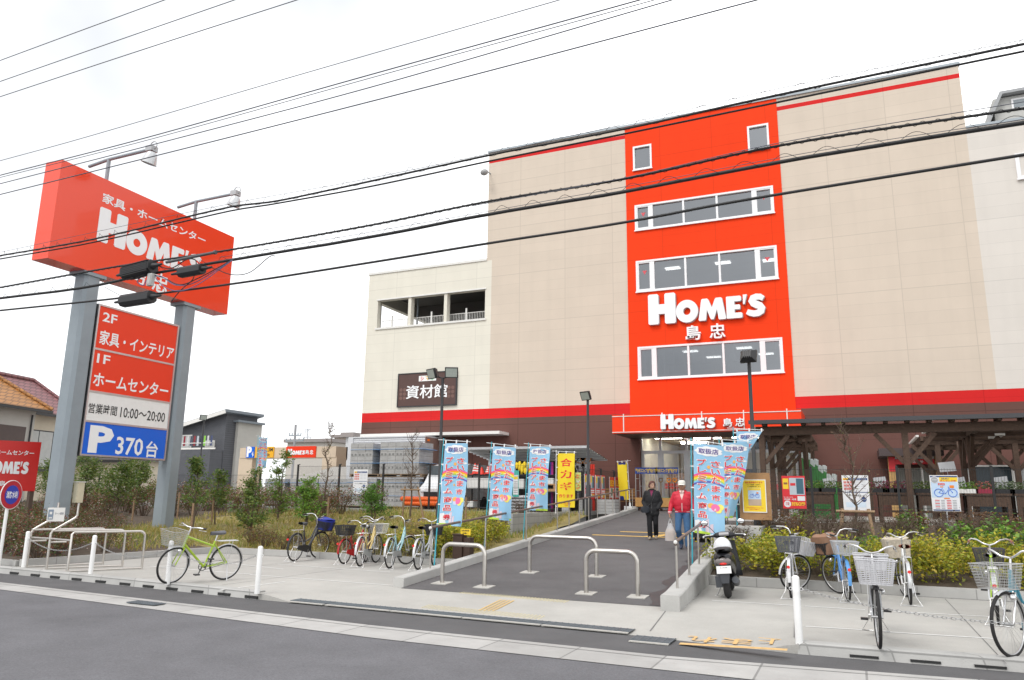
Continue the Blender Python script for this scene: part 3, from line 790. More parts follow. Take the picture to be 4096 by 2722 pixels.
# machine room up on the right wing
HY = 40.0
hx, hz = py(3990, 470, HY).x, py(3990, 480, HY).z
ph = thing('rooftop_room', 'small grey rooftop machine room with one window behind the right wing', 'rooftop room', (hx + 2, HY, ZRW - .4))
b = MB(); x0 = hx - .1; zt = py(4030, 385, HY).z; zb = ZRW - .4
b.box(x0, x0 + 6, HY, HY + 5, zb, zt - .05); b.build('wall', panel_mat('room_cladding', (.50, .50, .48), row=.9, wid=1.5), ph)
b = MB(); b.prism([(x0 - .55, zt - 1.5), (x0 - .35, zt - 1.5), (x0 + .35, zt), (x0 + 6.2, zt + .05), (x0 + 6.2, zt + .2), (x0 + .25, zt + .14)], (0, HY - .35, 0), (1, 0, 0), (0, 0, 1), (0, 5.6, 0)); b.build('roof', mat('roof_dark_grey', (.34, .35, .36), .6), ph)
b = MB(); wxa, wza = py(4044, 405, HY - .03).x, py(4044, 420, HY - .03).z
b.box(wxa, wxa + .9, HY - .06, HY + .02, wza - .28, wza + .28); wf = b.build('window', M_frame, ph)
b = MB(); b.box(wxa + .08, wxa + .82, HY - .07, HY - .06, wza - .2, wza + .2); b.build('pane', mat('pane_grey', (.22, .25, .27), .15), wf)

# channel-letter signs
def logo(h):
    """the heavy store lettering, cap height 1; list of outlines / rings in plane units"""
    L = {}
    def rr(x0, y0, x1, y1, r=.05):
        p = []
        for cx, cy, a0 in ((x1 - r, y0 + r, -90), (x1 - r, y1 - r, 0), (x0 + r, y1 - r, 90), (x0 + r, y0 + r, 180)):
            p += [(cx + r * cos(math.radians(a0 + 30 * k)), cy + r * sin(math.radians(a0 + 30 * k))) for k in range(4)]
        return p
    L['H'] = [[(.04, 0), (.32, 0), (.36, .04), (.36, .33), (.57, .33), (.57, .04), (.61, 0), (.90, 0), (.94, .04), (.94, .96), (.90, 1), (.61, 1), (.57, .96), (.57, .65), (.36, .65), (.36, .96), (.32, 1), (.04, 1), (0, .96), (0, .04)]]
    L['O'] = 'ring'
    L['M'] = [[(1.70, .03), (1.73, 0), (1.92, 0), (1.945, .03), (1.985, .34), (2.09, .05), (2.12, .02), (2.18, .02), (2.21, .05), (2.315, .34), (2.355, .03), (2.38, 0), (2.57, 0), (2.60, .03), (2.49, .67), (2.46, .70), (2.30, .70), (2.26, .67), (2.15, .40), (2.04, .67), (2.00, .70), (1.84, .70), (1.81, .67)]]
    L['E'] = [[(2.64, 0), (3.09, 0), (3.12, .03), (3.12, .14), (3.09, .17), (2.88, .17), (2.88, .275), (3.04, .275), (3.06, .30), (3.06, .40), (3.04, .425), (2.88, .425), (2.88, .53), (3.07, .53), (3.10, .56), (3.10, .67), (3.07, .70), (2.64, .70), (2.62, .68), (2.62, .02)]]
    L["'"] = [[(3.165, .72), (3.29, .72), (3.205, .42), (3.155, .42)]]
    pts = [(3.80, .545), (3.70, .61), (3.58, .62), (3.47, .585), (3.43, .50), (3.48, .425), (3.58, .375), (3.68, .325), (3.74, .25), (3.71, .16), (3.61, .105), (3.48, .095), (3.36, .13), (3.27, .175)]
    hw = [.085, .10, .105, .11, .115, .12, .125, .125, .12, .115, .11, .105, .10, .085]
    l, r = [], []
    for i, p in enumerate(pts):
        a, c = pts[max(i - 1, 0)], pts[min(i + 1, len(pts) - 1)]; dx, dy = c[0] - a[0], c[1] - a[1]; q = math.hypot(dx, dy); nx, ny = -dy / q, dx / q
        l.append((p[0] + nx * hw[i] * .92, p[1] + ny * hw[i] * .92)); r.append((p[0] - nx * hw[i] * .92, p[1] - ny * hw[i] * .92))
    L['S'] = (l, r)
    return L
LOGO = logo(1); LOGO_W = 3.88
def logo_letter(b, k, o, ux, uy, s, dep):
    """adds letter k at scale s; o = lower left of the word, dep = vector from the back to the face"""
    o, ux, uy, dep = V(o), V(ux) * s, V(uy) * s, V(dep)
    sh = LOGO[k]
    if sh == 'ring':
        n = 40; vs = []
        for d in (0, 1):
            for R in (.372, .125):
                for i in range(n): vs.append(o + ux * (1.32 + R * cos(2 * PI * i / n)) + uy * (.35 + R * .99 * sin(2 * PI * i / n)) + dep * d)
        fs = []
        for i in range(n):
            j = (i + 1) % n
            fs += [(2 * n + i, 2 * n + j, 3 * n + j, 3 * n + i), (i, n + i, n + j, j), (i, j, 2 * n + j, 2 * n + i), (n + i, 3 * n + i, 3 * n + j, n + j)]
        b.add(vs, fs)
    elif k == 'S':
        l, r = sh; n = len(l)
        A = [o + ux * p[0] + uy * p[1] for p in l] + [o + ux * p[0] + uy * p[1] for p in r]
        vs = A + [p + dep for p in A]; fs = []
        for i in range(n - 1):
            fs += [(2 * n + i, 2 * n + i + 1, 3 * n + i + 1, 3 * n + i), (i, n + i, n + i + 1, i + 1), (i, i + 1, 2 * n + i + 1, 2 * n + i), (n + i, 3 * n + i, 3 * n + i + 1, n + i + 1)]
        fs += [(0, 2 * n, 3 * n, n), (n - 1, 2 * n - 1, 4 * n - 1, 3 * n - 1)]
        b.add(vs, fs)
    else:
        for poly in sh:
            b.prism(poly, o + dep, ux, uy, -dep)
M_side = mat('letter_return_grey', (.40, .40, .41), .5, 0, .03)
def letter_sign(t, o, ux, uy, n, W, H, dep, kan, name='letter'):
    """o lower left; letters HOME'S fitted to W x H plus kanji [(ch, centre, w, h)]"""
    ux, uy, n = V(ux), V(uy), V(n)
    for k in ("H", "O", "M", "E", "'", "S"):
        b = MB(); logo_letter(b, k, o, ux * (W / LOGO_W), uy * H, 1, n * dep)
        b.build('letter', M_letter, t)
        b = MB(); logo_letter(b, k, V(o) - uy * .012 * H + ux * .004 * W, ux * (W / LOGO_W), uy * H, 1, n * dep * .8); ob_ = b.build('letter_return', M_side, t)
    for ch, c, w_, h_ in kan:
        b = MB(); b.text(ch, c, ux, uy, w_, h_, .014, dep, off=dep / 2); b.build('letter', M_letter, t)
X0, X1 = fX(2597, 1250), fX(3067, 1230); z0 = (fZ(2598.5, 1304.6) + fZ(2700, 1296)) / 2; Hh = fZ(2596, 1185) - fZ(2598.5, 1304.6)
t = thing('wall_sign', 'white store name letters with two characters below, high on the orange tower', 'sign', ((X0 + X1) / 2, FY - .03, z0))
kz = (fZ(2775, 1334) + fZ(2872, 1328)) / 2
letter_sign(t, (X0, FY - .03, z0), (1, 0, 0), (0, 0, 1), (0, -1, 0), X1 - X0, Hh, .16, [('島', (fX(2775, 1334), FY - .03, kz), .66, .66), ('忠', (fX(2872, 1328), FY - .03, kz), .68, .66)])
X0, X1 = py(2645, 1700, CYY).x, py(2865, 1700, CYY).x; z0 = py(2645, 1719, CYY).z; Hh = py(2645, 1660, CYY).z - z0
t = thing('wall_sign', 'smaller white store name letters on the orange canopy over the entrance', 'sign', ((X0 + X1) / 2, CYY - .025, z0))
letter_sign(t, (X0, CYY - .025, z0), (1, 0, 0), (0, 0, 1), (0, -1, 0), X1 - X0, Hh, .10, [('島', (py(2912, 1692, CYY).x, CYY - .025, py(2912, 1692, CYY).z), .34, .33), ('忠', (py(2961, 1689, CYY).x, CYY - .025, py(2961, 1690, CYY).z), .35, .33)])
# brown board on the cream wing
q = [py(x, y, FY - .05) for x, y in ((1598, 1500), (1827, 1486.7), (1822.4, 1618.4), (1591.8, 1626.5))]
x0, x1 = (q[0].x + q[3].x) / 2, (q[1].x + q[2].x) / 2; z1, z0 = (q[0].z + q[1].z) / 2, (q[2].z + q[3].z) / 2
t = thing('wall_sign', 'brown board with three large white characters on the cream wing', 'sign', ((x0 + x1) / 2, FY, z0))
b = MB(); b.box(x0, x1, FY - .09, FY - .002, z0, z1); b.build('board', mat('board_brown', (.085, .042, .035), .5), t)
b = MB(); e = .05
for bx in ((x0 - e, x1 + e, z0 - e, z0), (x0 - e, x1 + e, z1, z1 + e), (x0 - e, x0, z0, z1), (x1, x1 + e, z0, z1)): b.box(bx[0], bx[1], FY - .11, FY - .004, bx[2], bx[3])
b.build('board_frame', M_dkmetal, t)
b = MB(); b.text('資材館', ((x0 + x1) / 2, FY - .094, z0 + (z1 - z0) * .43), (1, 0, 0), (0, 0, 1), (x1 - x0) * .72, (z1 - z0) * .42, .012); b.build('lettering', M_letter, t)
b = MB()
for s in (-1, 1):
    for i in range(2):
        for j in range(3): b.disc(((x0 + x1) / 2 + s * (x1 - x0) * (.385 + .065 * i), FY - .092, z0 + (z1 - z0) * (.25 + .13 * j)), (0, 1, 0), .09, .006, 14)
b.build('dots', mat('board_dot', (.16, .085, .07), .5), t)
b = MB(); lx = x0 + (x1 - x0) * .36; b.box(lx, lx + (x1 - x0) * .30, FY - .10, FY - .09, z0 + (z1 - z0) * .75, z0 + (z1 - z0) * .92); lab = b.build('label_plate', M_white, t)
for ch, k, c in (('シ', 0, (.7, .1, .08)), ('マ', 1, (.75, .45, .05)), ('ホ', 2, (.1, .5, .2))):
    b = MB(); b.text(ch, (lx + (x1 - x0) * (.06 + .09 * k), FY - .104, z0 + (z1 - z0) * .835), (1, 0, 0), (0, 0, 1), .2, .22, .03); b.build('lettering', mat('label_ink' + str(k), c), lab)
# floodlight on an arm at the tower edge
px_, py_ = 1937, 694
p = py(1937, 690, FY - .6); t = thing('wall_floodlight', 'small floodlight on a bracket at the upper left edge of the beige tower', 'floodlight', (XT, FY, p.z))
b = MB(); b.tube([(XT + .1, FY, p.z + .15), (p.x, FY - .55, p.z + .18)], .03, 6); b.build('arm', M_galv, t)
b = MB(); b.ell((p.x, FY - .6, p.z), (.22, .16, .17)); b.build('lamp_head', mat('lamp_housing', (.32, .32, .32), .5), t)

# =================================================================== PYLON SIGN
th = math.radians(92.4)
SU, SN = V((cos(th), sin(th), 0)), V((sin(th), -cos(th), 0))
SC = V((-19.31, 15.8, 9.08)); SW, SH, ST = 6.716, 2.825, .618
UPZ = V((0, 0, 1))
def onplane(x, y, c, n):
    d = ray(x, y); return CAM + d * ((V(c) - CAM).dot(n) / d.dot(n))
def tbox(b, t, c, n, u, xl, yb, yt, xr, yr, bold=.02, off=.006, dep=None):
    """lettering that fills the place where the photograph shows it on the plane (c, n)"""
    A, B_, D = onplane(xl, yb, c, n), onplane(xl, yt, c, n), onplane(xr, yr, c, n)
    w_, h_ = (D - A).dot(u), (B_ - A).z
    b.text(t, A + u * w_ / 2 + UPZ * h_ / 2, u, UPZ, w_, h_, bold, dep, off)
    return A, w_, h_
post_y = []
py1 = SC - UPZ * SH / 2 - SN * ST / 2
pyl = thing('pylon_sign', 'tall roadside sign on two grey posts, big red box above a four-part panel', 'sign', (py1.x, py1.y, west_z(py1.x, 14)))
b = MB(); b.obox(SC - SN * ST / 2, SU * SW / 2, UPZ * SH / 2, SN * ST / 2); b.build('sign_box', mat('box_red', (.84, .055, .012), .22, 0, .015, 1, coat=.3), pyl)
for a in (-1.874, 1.787):
    p = SC + SU * a - SN * ST / 2; z0 = west_z(p.x, p.y) - .2; zt = SC.z - SH / 2
    b = MB(); poly = [(-.16, -.24), (.16, -.24), (.24, -.16), (.24, .16), (.16, .24), (-.16, .24), (-.24, .16), (-.24, -.16)]
    k = 1.06
    b.prism([(q[0] * k, q[1] * k) for q in poly], (p.x, p.y, z0), SU, SN, (0, 0, zt - z0)); o = b.build('post', M_galv, pyl)
    b = MB(); b.obox((p.x, p.y, zt - .05), SU * .36, SN * .30, UPZ * .05); b.build('flange', M_galv, o)
# lettering of the big box
b = MB(); tbox(b, '家具・ホームセンター', SC, SN, SU, 407, 808, 767, 823, 950, .018); b.build('lettering', M_letter, pyl)
A = onplane(384, 961, SC, SN); B_ = onplane(402, 826, SC, SN); D = onplane(805, 1085, SC, SN)
for k in ("H", "O", "M", "E", "'", "S"):
    b = MB(); logo_letter(b, k, A + SN * .001, SU * ((D - A).dot(SU) / LOGO_W), UPZ * (B_ - A).z, 1, SN * .008); b.build('letter', M_letter, pyl)
hk = .62
for ch, q in (('島', (550, 1096)), ('忠', (641, 1133))): b = MB(); b.text(ch, onplane(*q, SC, SN), SU, UPZ, hk, hk, .016, None, .008); b.build('lettering', M_letter, pyl)
# lower panel
PC = SC - SN * .12
cor = [onplane(*q, PC, SN) for q in ((399.5, 1215.6), (719.6, 1305), (652.7, 1845), (310, 1820.5))]
ua = ((cor[0] - PC).dot(SU) + (cor[3] - PC).dot(SU)) / 2; ub = ((cor[1] - PC).dot(SU) + (cor[2] - PC).dot(SU)) / 2
ztp = (cor[0].z + cor[1].z) / 2; zbp = (cor[2].z + cor[3].z) / 2
def PP(a, z, d=0): p = PC + SU * a + SN * d; return V((p.x, p.y, z))
zz = [ztp] + [(onplane(*q, PC, SN).z) for q in ((378, 1394), (352.5, 1563.5), (334, 1683))] + [zbp]
b = MB(); b.obox(PP((ua + ub) / 2, (ztp + zbp) / 2, -.15), SU * (ub - ua) / 2, UPZ * (ztp - zbp) / 2, SN * .13); b.build('panel_cabinet', mat('cabinet_dark', (.06, .063, .066), .6), pyl)
e = .05
b = MB()
for z in (ztp - e / 2, zbp + e / 2): b.obox(PP((ua + ub) / 2, z, .0), SU * (ub - ua) / 2, UPZ * e / 2, SN * .03)
for a in (ua + e / 2, ub - e / 2): b.obox(PP(a, (ztp + zbp) / 2), SU * e / 2, UPZ * ((ztp - zbp) / 2 - e), SN * .03)
for z in zz[1:4]: b.obox(PP((ua + ub) / 2, z), SU * ((ub - ua) / 2 - e), UPZ * .028, SN * .022)
b.build('panel_frame', M_alu, pyl)
pm = [M_redsign, M_redsign, M_white, M_blue]
for i in range(4):
    b = MB(); b.obox(PP((ua + ub) / 2, (zz[i] + zz[i + 1]) / 2, -.005), SU * ((ub - ua) / 2 - e + .002), UPZ * ((zz[i] - zz[i + 1]) / 2 - .02), SN * .012)
    fp = b.build('face_panel', pm[i], pyl)
    Z = lambda x, y: (x / 2.24, 1200 + y / 2.24)
    L_ = {0: [('2F', 915, 190, 105, 1048, 180, M_letter), ('家具・インテリア', 882, 395, 262, 1556, 470, M_letter)],
          1: [('1F', 862, 562, 478, 985, 535, M_letter), ('ホームセンター', 826, 770, 640, 1505, 815, M_letter)],
          2: [('営業時間', 785, 1012, 920, 1046, 1000, M_ink), ('10:00〜20:00', 1072, 1052, 958, 1475, 1060, M_ink)],
          3: [('P', 778, 1368, 1118, 1018, 1230, M_letter), ('370', 1027, 1385, 1222, 1278, 1330, M_letter), ('台', 1297, 1410, 1262, 1412, 1345, M_letter)]}[i]
    for tx, xl, yb, yt, xr, yr, mm in L_:
        bb = MB(); q0, q1, q2, q3, q4 = Z(xl, yb), Z(xl, yt), Z(xr, yr), 0, 0
        tbox(bb, tx, PC, SN, SU, q0[0], q0[1], q1[1], q2[0], q2[1], .045 if tx == 'P' else (.010 if i == 2 else .018), .012); bb.build('lettering', mm, fp)
# two floodlight arms on the roof of the box
for (xj, yj, xh, yh, xr_, yr_) in ((435, 655, 590, 612, 345, 676), (787, 825, 920, 790, 700, 838)):
    pl_n = SU; pj = None
    # arm leaves the top of the box and reaches out over the face
    a = {435: .0, 787: .0}[xj]
    base = onplane(xj - 8, yj + 55 if xj == 435 else yj + 40, SC - SN * .3, SN); a = (base - SC).dot(SU)
    p0 = SC + SU * a + UPZ * (SH / 2) - SN * .3
    zt = p0.z + .78
    out = 1.55
    t_ = MB(); t_.tube([p0, V((p0.x, p0.y, zt))], .055, 8)
    pe = V((p0.x, p0.y, zt + .05)) + SN * out
    t_.tube([V((p0.x, p0.y, zt - .10)) - SN * .8, V((p0.x, p0.y, zt)), pe], .05, 8)
    arm = t_.build('lamp_arm', M_galv, pyl)
    t_ = MB(); t_.obox(pe + SN * .12, SN * .12, SU * .12, UPZ * .08); t_.ring(pe + SN * .18 + UPZ * .1, SU, .13, .015, 14, 6); t_.build('lamp_bracket', mat('lamp_grey', (.42, .43, .44), .45, .3), arm)
    t_ = MB()
    def pts(u, v, c0=pe + SN * .18 - UPZ * .1):
        r_ = .10 + .12 * math.sqrt(v); an = 2 * PI * u; ax = (-UPZ * .9 - SN * .3).normalized(); s1 = SU; s2 = ax.cross(s1)
        return c0 + ax * (.36 * v) + (s1 * cos(an) + s2 * sin(an)) * r_
    t_.grid(pts, 18, 6); t_.build('lamp_shade', mat('lamp_shade', (.55, .56, .57), .3, .4), arm)
# meter box on the left post
p = py1 + SU * -1.874 + SN * .30
b = MB(); q = V((p.x, p.y, 1.55)) + SU * .34; b.obox(q, SU * .10, SN * .08, UPZ * .27); mb_ = b.build('meter_box', mat('box_cream', (.62, .57, .42), .5), pyl)
b = MB(); b.obox(q + UPZ * .282, SU * .12, SN * .10, UPZ * .012); b.build('box_lid', M_offw, mb_)

# =================================================================== RED BILLBOARD, ROUND SIGN, CART CORRAL
d = ray(80, 1870); bc = CAM + d * 22.0; bn = V((-d.x, -d.y, 0)).normalized(); bn = Matrix.Rotation(math.radians(6), 3, 'Z') @ bn; bu = UPZ.cross(bn)
bb_ = thing('billboard', 'red billboard on a brown post at the left edge, beside the pylon sign', 'billboard', (bc.x, bc.y, west_z(bc.x, bc.y)))
TR_, BR_ = onplane(165, 1770, bc, bn), onplane(139, 1966, bc, bn); TR2 = onplane(152, 1868, bc, bn)
hw = .84; pcx = TR2 - bu * hw
zc, hh = (TR_.z + BR_.z) / 2, (TR_.z - BR_.z) / 2
b = MB(); b.obox((pcx.x, pcx.y, zc), bu * hw, bn * .03, UPZ * hh); b.build('panel', mat('billboard_red', (.62, .010, .006), .35, 0, .02), bb_)
for s in (1, -1):
    b = MB(); q = pcx + bu * s * (hw - .08) - bn * .10; z0 = west_z(q.x, q.y) - .1; b.box(q.x - .06, q.x + .06, q.y - .06, q.y + .06, z0, zc + hh); b.build('post', mat('post_brown', (.13, .09, .07), .7), bb_)
bc2 = bc + bn * .045
b = MB(); b.text('家具・ホームセンター', (pcx + bn * .04 - bu * .0) * 1 + UPZ * (onplane(70, 1812, bc, bn).z - pcx.z), bu, UPZ, 1.38, .15, .02); b.build('lettering', M_letter, bb_)
zl0, zl1 = onplane(60, 1898, bc, bn).z, onplane(60, 1812 + 22, bc, bn).z
A = onplane(112, 1898, bc, bn); s = .50
for k in ("H", "O", "M", "E", "'", "S"):
    b = MB(); lo = V((A.x, A.y, A.z)) - bu * 1.16 + bn * .034; logo_letter(b, k, lo, bu * (1.16 / LOGO_W), UPZ * .50, 1, bn * .006); b.build('letter', M_letter, bb_)
for ch, x in (('島', 8), ('忠', 45)): q = onplane(x, 1936, bc, bn); b = MB(); b.text(ch, q + bn * .04, bu, UPZ, .17, .17, .014); b.build('lettering', M_letter, bb_)
d = ray(45, 1980); rc = CAM + d * 16.2; rn = V((.95, .31, 0)).normalized(); ru = UPZ.cross(rn)
rs_ = thing('round_sign', 'round red and blue fire hydrant sign on a white pole at the left edge', 'sign', (rc.x, rc.y, west_z(rc.x, rc.y)))
b = MB(); b.tube([(rc.x - rn.x * .05, rc.y - rn.y * .05, -.1), (rc.x - rn.x * .05, rc.y - rn.y * .05, rc.z + .25)], .035, 10); b.build('pole', M_white, rs_)
b = MB(); b.disc(rc, rn, .31, .012, 40); dd = b.build('disc', M_white, rs_)
b = MB(); b.disc(rc + rn * .009, rn, .295, .006, 40); b.build('disc_rim', mat('rim_red', (.42, .02, .04), .4), dd)
b = MB(); b.disc(rc + rn * .014, rn, .20, .006, 40); b.build('disc_centre', mat('centre_blue', (.03, .05, .38), .4), dd)
b = MB(); b.text('消防水利', rc + rn * .020, ru, UPZ, .32, .15, .02); b.build('lettering', M_letter, dd)

legs = [((105, 2273), (410, 2259)), ((184, 2280), (487, 2268.6)), ((268, 2292), (566, 2278))]
co = thing('cart_corral', 'stainless rail enclosure for shopping trolleys with a small sign, beside the leftmost bollards', 'cart corral', tuple((pz(*legs[1][0]) + pz(*legs[1][1])) / 2))
for i, (l, r) in enumerate(legs):
    Lp, Rp = pz(*l), pz(*r); dv = (Rp - Lp).normalized(); hz = .78
    b = MB()
    def arc(c, a0, a1, rr, n=6): return [c + dv * (rr * cos(a0 + (a1 - a0) * k / n)) + UPZ * (rr * sin(a0 + (a1 - a0) * k / n)) for k in range(n + 1)]
    end = arc(Rp - dv * .12 + UPZ * (hz - .12), PI / 2, 0, .12) + [Rp]
    if i < 2:
        b.tube([Lp, Lp + UPZ * .72, Lp + UPZ * .78 + dv * .03, Lp + UPZ * 1.03 + dv * .40, Lp + UPZ * 1.09 + dv * .44, Lp + UPZ * 1.34 + dv * .44], .024, 8)
        b.tube([Lp + UPZ * hz] + end, .024, 8); b.tube([Lp + UPZ * .55, Lp + UPZ * .55 + dv * .3], .02, 8)
    else:
        b.tube([Lp] + [Lp + UPZ * (hz - .04)] + [Lp + UPZ * hz + dv * .04] + end, .024, 8)
    b.tube([Lp + UPZ * .03, Rp + UPZ * .03], .018, 8)
    b.build('rail_hoop', M_steel, co)
L1, L2 = pz(*legs[0][0]), pz(*legs[1][0]); L3 = pz(*legs[2][0]); dv = (pz(*legs[0][1]) - L1).normalized()
b = MB(); b.tube([L1 + UPZ * .62, L2 + UPZ * .62, L3 + UPZ * .62], .02, 8); b.build('cross_rail', M_steel, co)
c0 = CAM + ray(224, 2059) * ((L2 - CAM).dot(fwd) * 1.0); cn = V((-ray(224, 2059).x, -ray(224, 2059).y, 0)).normalized(); cu = UPZ.cross(cn)
pA, pB = onplane(186, 2087, c0, cn), onplane(263, 2032, c0, cn)
wv = (pB - pA).dot(cu); hv = pB.z - pA.z
b = MB(); b.obox(c0, cu * wv / 2, cn * .01, UPZ * hv / 2); sg = b.build('sign_plate', M_offw, co)
b = MB(); b.obox(c0 - cu * wv * .3 + cn * .012, cu * wv * .15, cn * .003, UPZ * hv * .36); b.build('pictogram_panel', mat('picto_blue_grey', (.20, .25, .32), .5), sg)
b = MB(); q = c0 - cu * wv * .3 + cn * .017
b.obox(q + UPZ * .03, cu * wv * .07, cn * .002, UPZ * hv * .09); b.obox(q - UPZ * .06, cu * wv * .06, cn * .002, UPZ * hv * .03)
for s in (-1, 1): b.disc(q + cu * s * wv * .05 - UPZ * hv * .24, cn, .016, .004, 10)
b.build('pictogram', M_offw, sg)
b = MB(); b.text('カート置場', c0 + cu * wv * .18 + cn * .014 + UPZ * .02, cu, UPZ, wv * .5, hv * .17, .02); b.build('lettering', mat('sign_grey_ink', (.22, .23, .26), .6), sg)

# =================================================================== BOLLARDS, CHAINS, BARRIERS, HANDRAILS
bpos = [pz(93, 2274), pz(361, 2301), pz(669, 2338.6), pz(1027.7, 2375.8), pz(3198, 2577)]
blab = ['white bollard at the left end of the row, beside the trolley sign', 'white bollard in front of the trolley rails, second from the left', 'white bollard in front of the green bicycle wheel', 'white bollard at the right end of the left kerb, right of the green bicycle', 'white bollard at the start of the right kerb, left of the silver basket bicycle']
bo = []
for p, l in zip(bpos, blab):
    t = thing('bollard', l, 'bollard', p, group='white bollards along the kerb')
    b = MB(); b.tube([(0, 0, 0), (0, 0, .72), (0, 0, .735), (0, 0, .75)], [.042, .042, .038, .02], 16); b.build('post', M_white, t, local=True)
    b = MB()
    for s in (-1, 1): b.ring((s * .058, 0, .60), (0, 1, 0), .017, .004, 10, 5)
    b.tube([(0, 0, .52), (0, 0, .575)], .0424, 16, cap=False) if p is bpos[4] else None
    b.build('chain_eye', M_white, t, local=True); bo.append(t)
def chain(p, q, sag, label):
    b = MB(); L = (q - p).length; n = int(L / .042)
    P = [p + (q - p) * (i / n) - UPZ * sag * 4 * (i / n) * (1 - i / n) for i in range(n + 1)]
    for i in range(n):
        c = (P[i] + P[i + 1]) / 2; dv = (P[i + 1] - P[i]).normalized(); s = dv.cross(UPZ).normalized(); nn = s if i % 2 else dv.cross(s).normalized(); e = nn.cross(dv)
        b.tube([c + dv * (.026 * cos(2 * PI * k / 8)) + e * (.013 * sin(2 * PI * k / 8)) for k in range(8)], .0036, 4, closed=True)
    return tag(rebase(b.build('chain', mat('chain_steel', (.42, .42, .42), .4, .8, .1))), label, 'chain', 'chains between the bollards')
ends = [b_.location + V((0, 0, .60)) for b_ in bo]
for i, l in enumerate(('sagging steel chain between the two leftmost bollards', 'sagging steel chain before the trolley rails, up to the bollard at the green bicycle', 'sagging steel chain hanging across the green bicycle')):
    dv = (ends[i + 1] - ends[i]).normalized(); chain(ends[i] + dv * .06, ends[i + 1] - dv * .06, .19, l)
chain(ends[4] + V((.06, 0, 0)), V((2.35, 9.15, .52)), .14, 'long sagging steel chain in front of the right-hand bicycles')
def barrier(p, q, h, label):
    c = (p + q) / 2; t = thing('loop_barrier', label, 'barrier', c, group='stainless loop barriers at the foot of the ramp'); dv = (q - p).normalized(); dv.z = 0; r = .17
    p, q = V(p), V(q); top = max(p.z, q.z) + h
    b = MB(); P = [p]
    for k in range(7): a = PI - PI / 2 * k / 6; P.append(V((p.x, p.y, top - r)) + dv * (r + r * cos(a)) + UPZ * r * sin(a))
    for k in range(7): a = PI / 2 - PI / 2 * k / 6; P.append(V((q.x, q.y, top - r)) + dv * (-r + r * cos(a)) + UPZ * r * sin(a))
    P.append(q); b.tube(P, .038, 12); b.build('loop', M_steel, t)
    for s in (p, q): b = MB(); b.obox(s + V((0, 0, .008)), (.15, 0, 0), (0, .15, .15 * RS), (0, 0, .010)); b.build('base_plate', M_conc, t)
    return t
barrier(pr(1768, 2335), pr(1937, 2350), .70, 'stainless loop barrier at the left foot of the ramp, nearest the bicycles')
barrier(pr(2118, 2292), pr(2386, 2308), .70, 'stainless loop barrier standing further up the ramp, widest of the three')
barrier(pr(2345, 2376), pr(2552, 2390), .70, 'stainless loop barrier at the right foot of the ramp, nearest the right handrail')
M_rail = mat('rail_brown_grip', (.17, .125, .105), .4, .2, .1)
def handrail(fx, ys, off, h, label, tip=0.0):
    t = thing('handrail', label, 'handrail', (fx(ys[0]) + off, ys[0], ramp_z(ys[0]) + .15))
    P = [V((fx(y) + off, y, ramp_z(y) + .14)) for y in ys]
    b = MB(); T_ = [p + UPZ * h for p in P]
    b.tube([T_[0] - V((0, .05, .045))] + [T_[0] + V((0, .0, 0))] + T_[1:], .026, 8); b.build('rail', M_rail, t)
    b = MB(); b.ell(T_[0] - V((0, .04, .01)), (.031, .034, .034), 10, 7); b.build('rail_end', M_offw, t)
    for p, q in zip(P, T_): b = MB(); b.tube([p, q], .019, 8); b.build('post', M_steel, t)
ysl = [13.1, 15.75, 18.4, 21.0] + [22.15 + 1.1 * i for i in range(8)] + [31.0]
handrail(wl, ysl, -.11, .78, 'long handrail with thin posts along the left wall of the ramp')
handrail(wr, [12.2, 13.6, 15.0, 16.3, 17.6, 18.9, 20.2, 21.5], .14, .78, 'handrail along the right wall of the ramp by the blue flags')

# =================================================================== LIGHT POLES
def flood(p, az, el, s, parent, arm_from):
    b = MB(); dv = V((cos(az) * cos(el), sin(az) * cos(el), sin(el))); sd_ = UPZ.cross(dv).normalized(); u2 = dv.cross(sd_)
    b.prism([(-s, -s * .8), (s, -s * .8), (s, s * .8), (-s, s * .8)], p, sd_, u2, -dv * .07)
    b.add([p - dv * .07 + sd_ * a * s + u2 * c * s * .8 for a, c in ((-1, -1), (1, -1), (1, 1), (-1, 1))] + [p - dv * .2 + sd_ * a * s * .5 + u2 * c * s * .4 for a, c in ((-1, -1), (1, -1), (1, 1), (-1, 1))], [(0, 1, 5, 4), (1, 2, 6, 5), (2, 3, 7, 6), (3, 0, 4, 7), (4, 5, 6, 7)])
    for k in range(5): b.obox(p - dv * .15 + sd_ * s * (.5 * (k - 2) / 2), sd_ * .006, u2 * s * .6, dv * .05)
    b.tube([arm_from, p - dv * .16 - u2 * .1], .022, 6)
    h = b.build('lamp_head', M_black, parent)
    b = MB(); q = p + dv * .004; b.quad(q - sd_ * s * .86 - u2 * s * .66, q + sd_ * s * .86 - u2 * s * .66, q + sd_ * s * .86 + u2 * s * .66, q - sd_ * s * .86 + u2 * s * .66)
    b.build('lens', mat('lamp_lens', (.36, .40, .37), .2, 0, .1, 20), h)
def light_pole(x, y, zb, zt, label, heads):
    t = thing('light_pole', label, 'light pole', (x, y, zb), group='dark floodlight poles')
    b = MB(); b.tube([(x, y, zb - .2), (x, y, zb + 1.0), (x, y, zb + 1.05), (x, y, zt)], [.085, .085, .052, .045], 12); b.build('pole', M_dkmetal, t)
    for az, el, dx in heads: flood(V((x + dx, y - .12, zt + .12)), math.radians(az), math.radians(el), .20, t, V((x, y, zt - .02)))
p = py(1771.5, 1512, 20.0); light_pole(p.x, 20, bank_z(p.x, 20), p.z, 'dark floodlight pole with two lamp heads behind the first blue flag', ((-65, -18, .36), (-115, -18, -.36)))
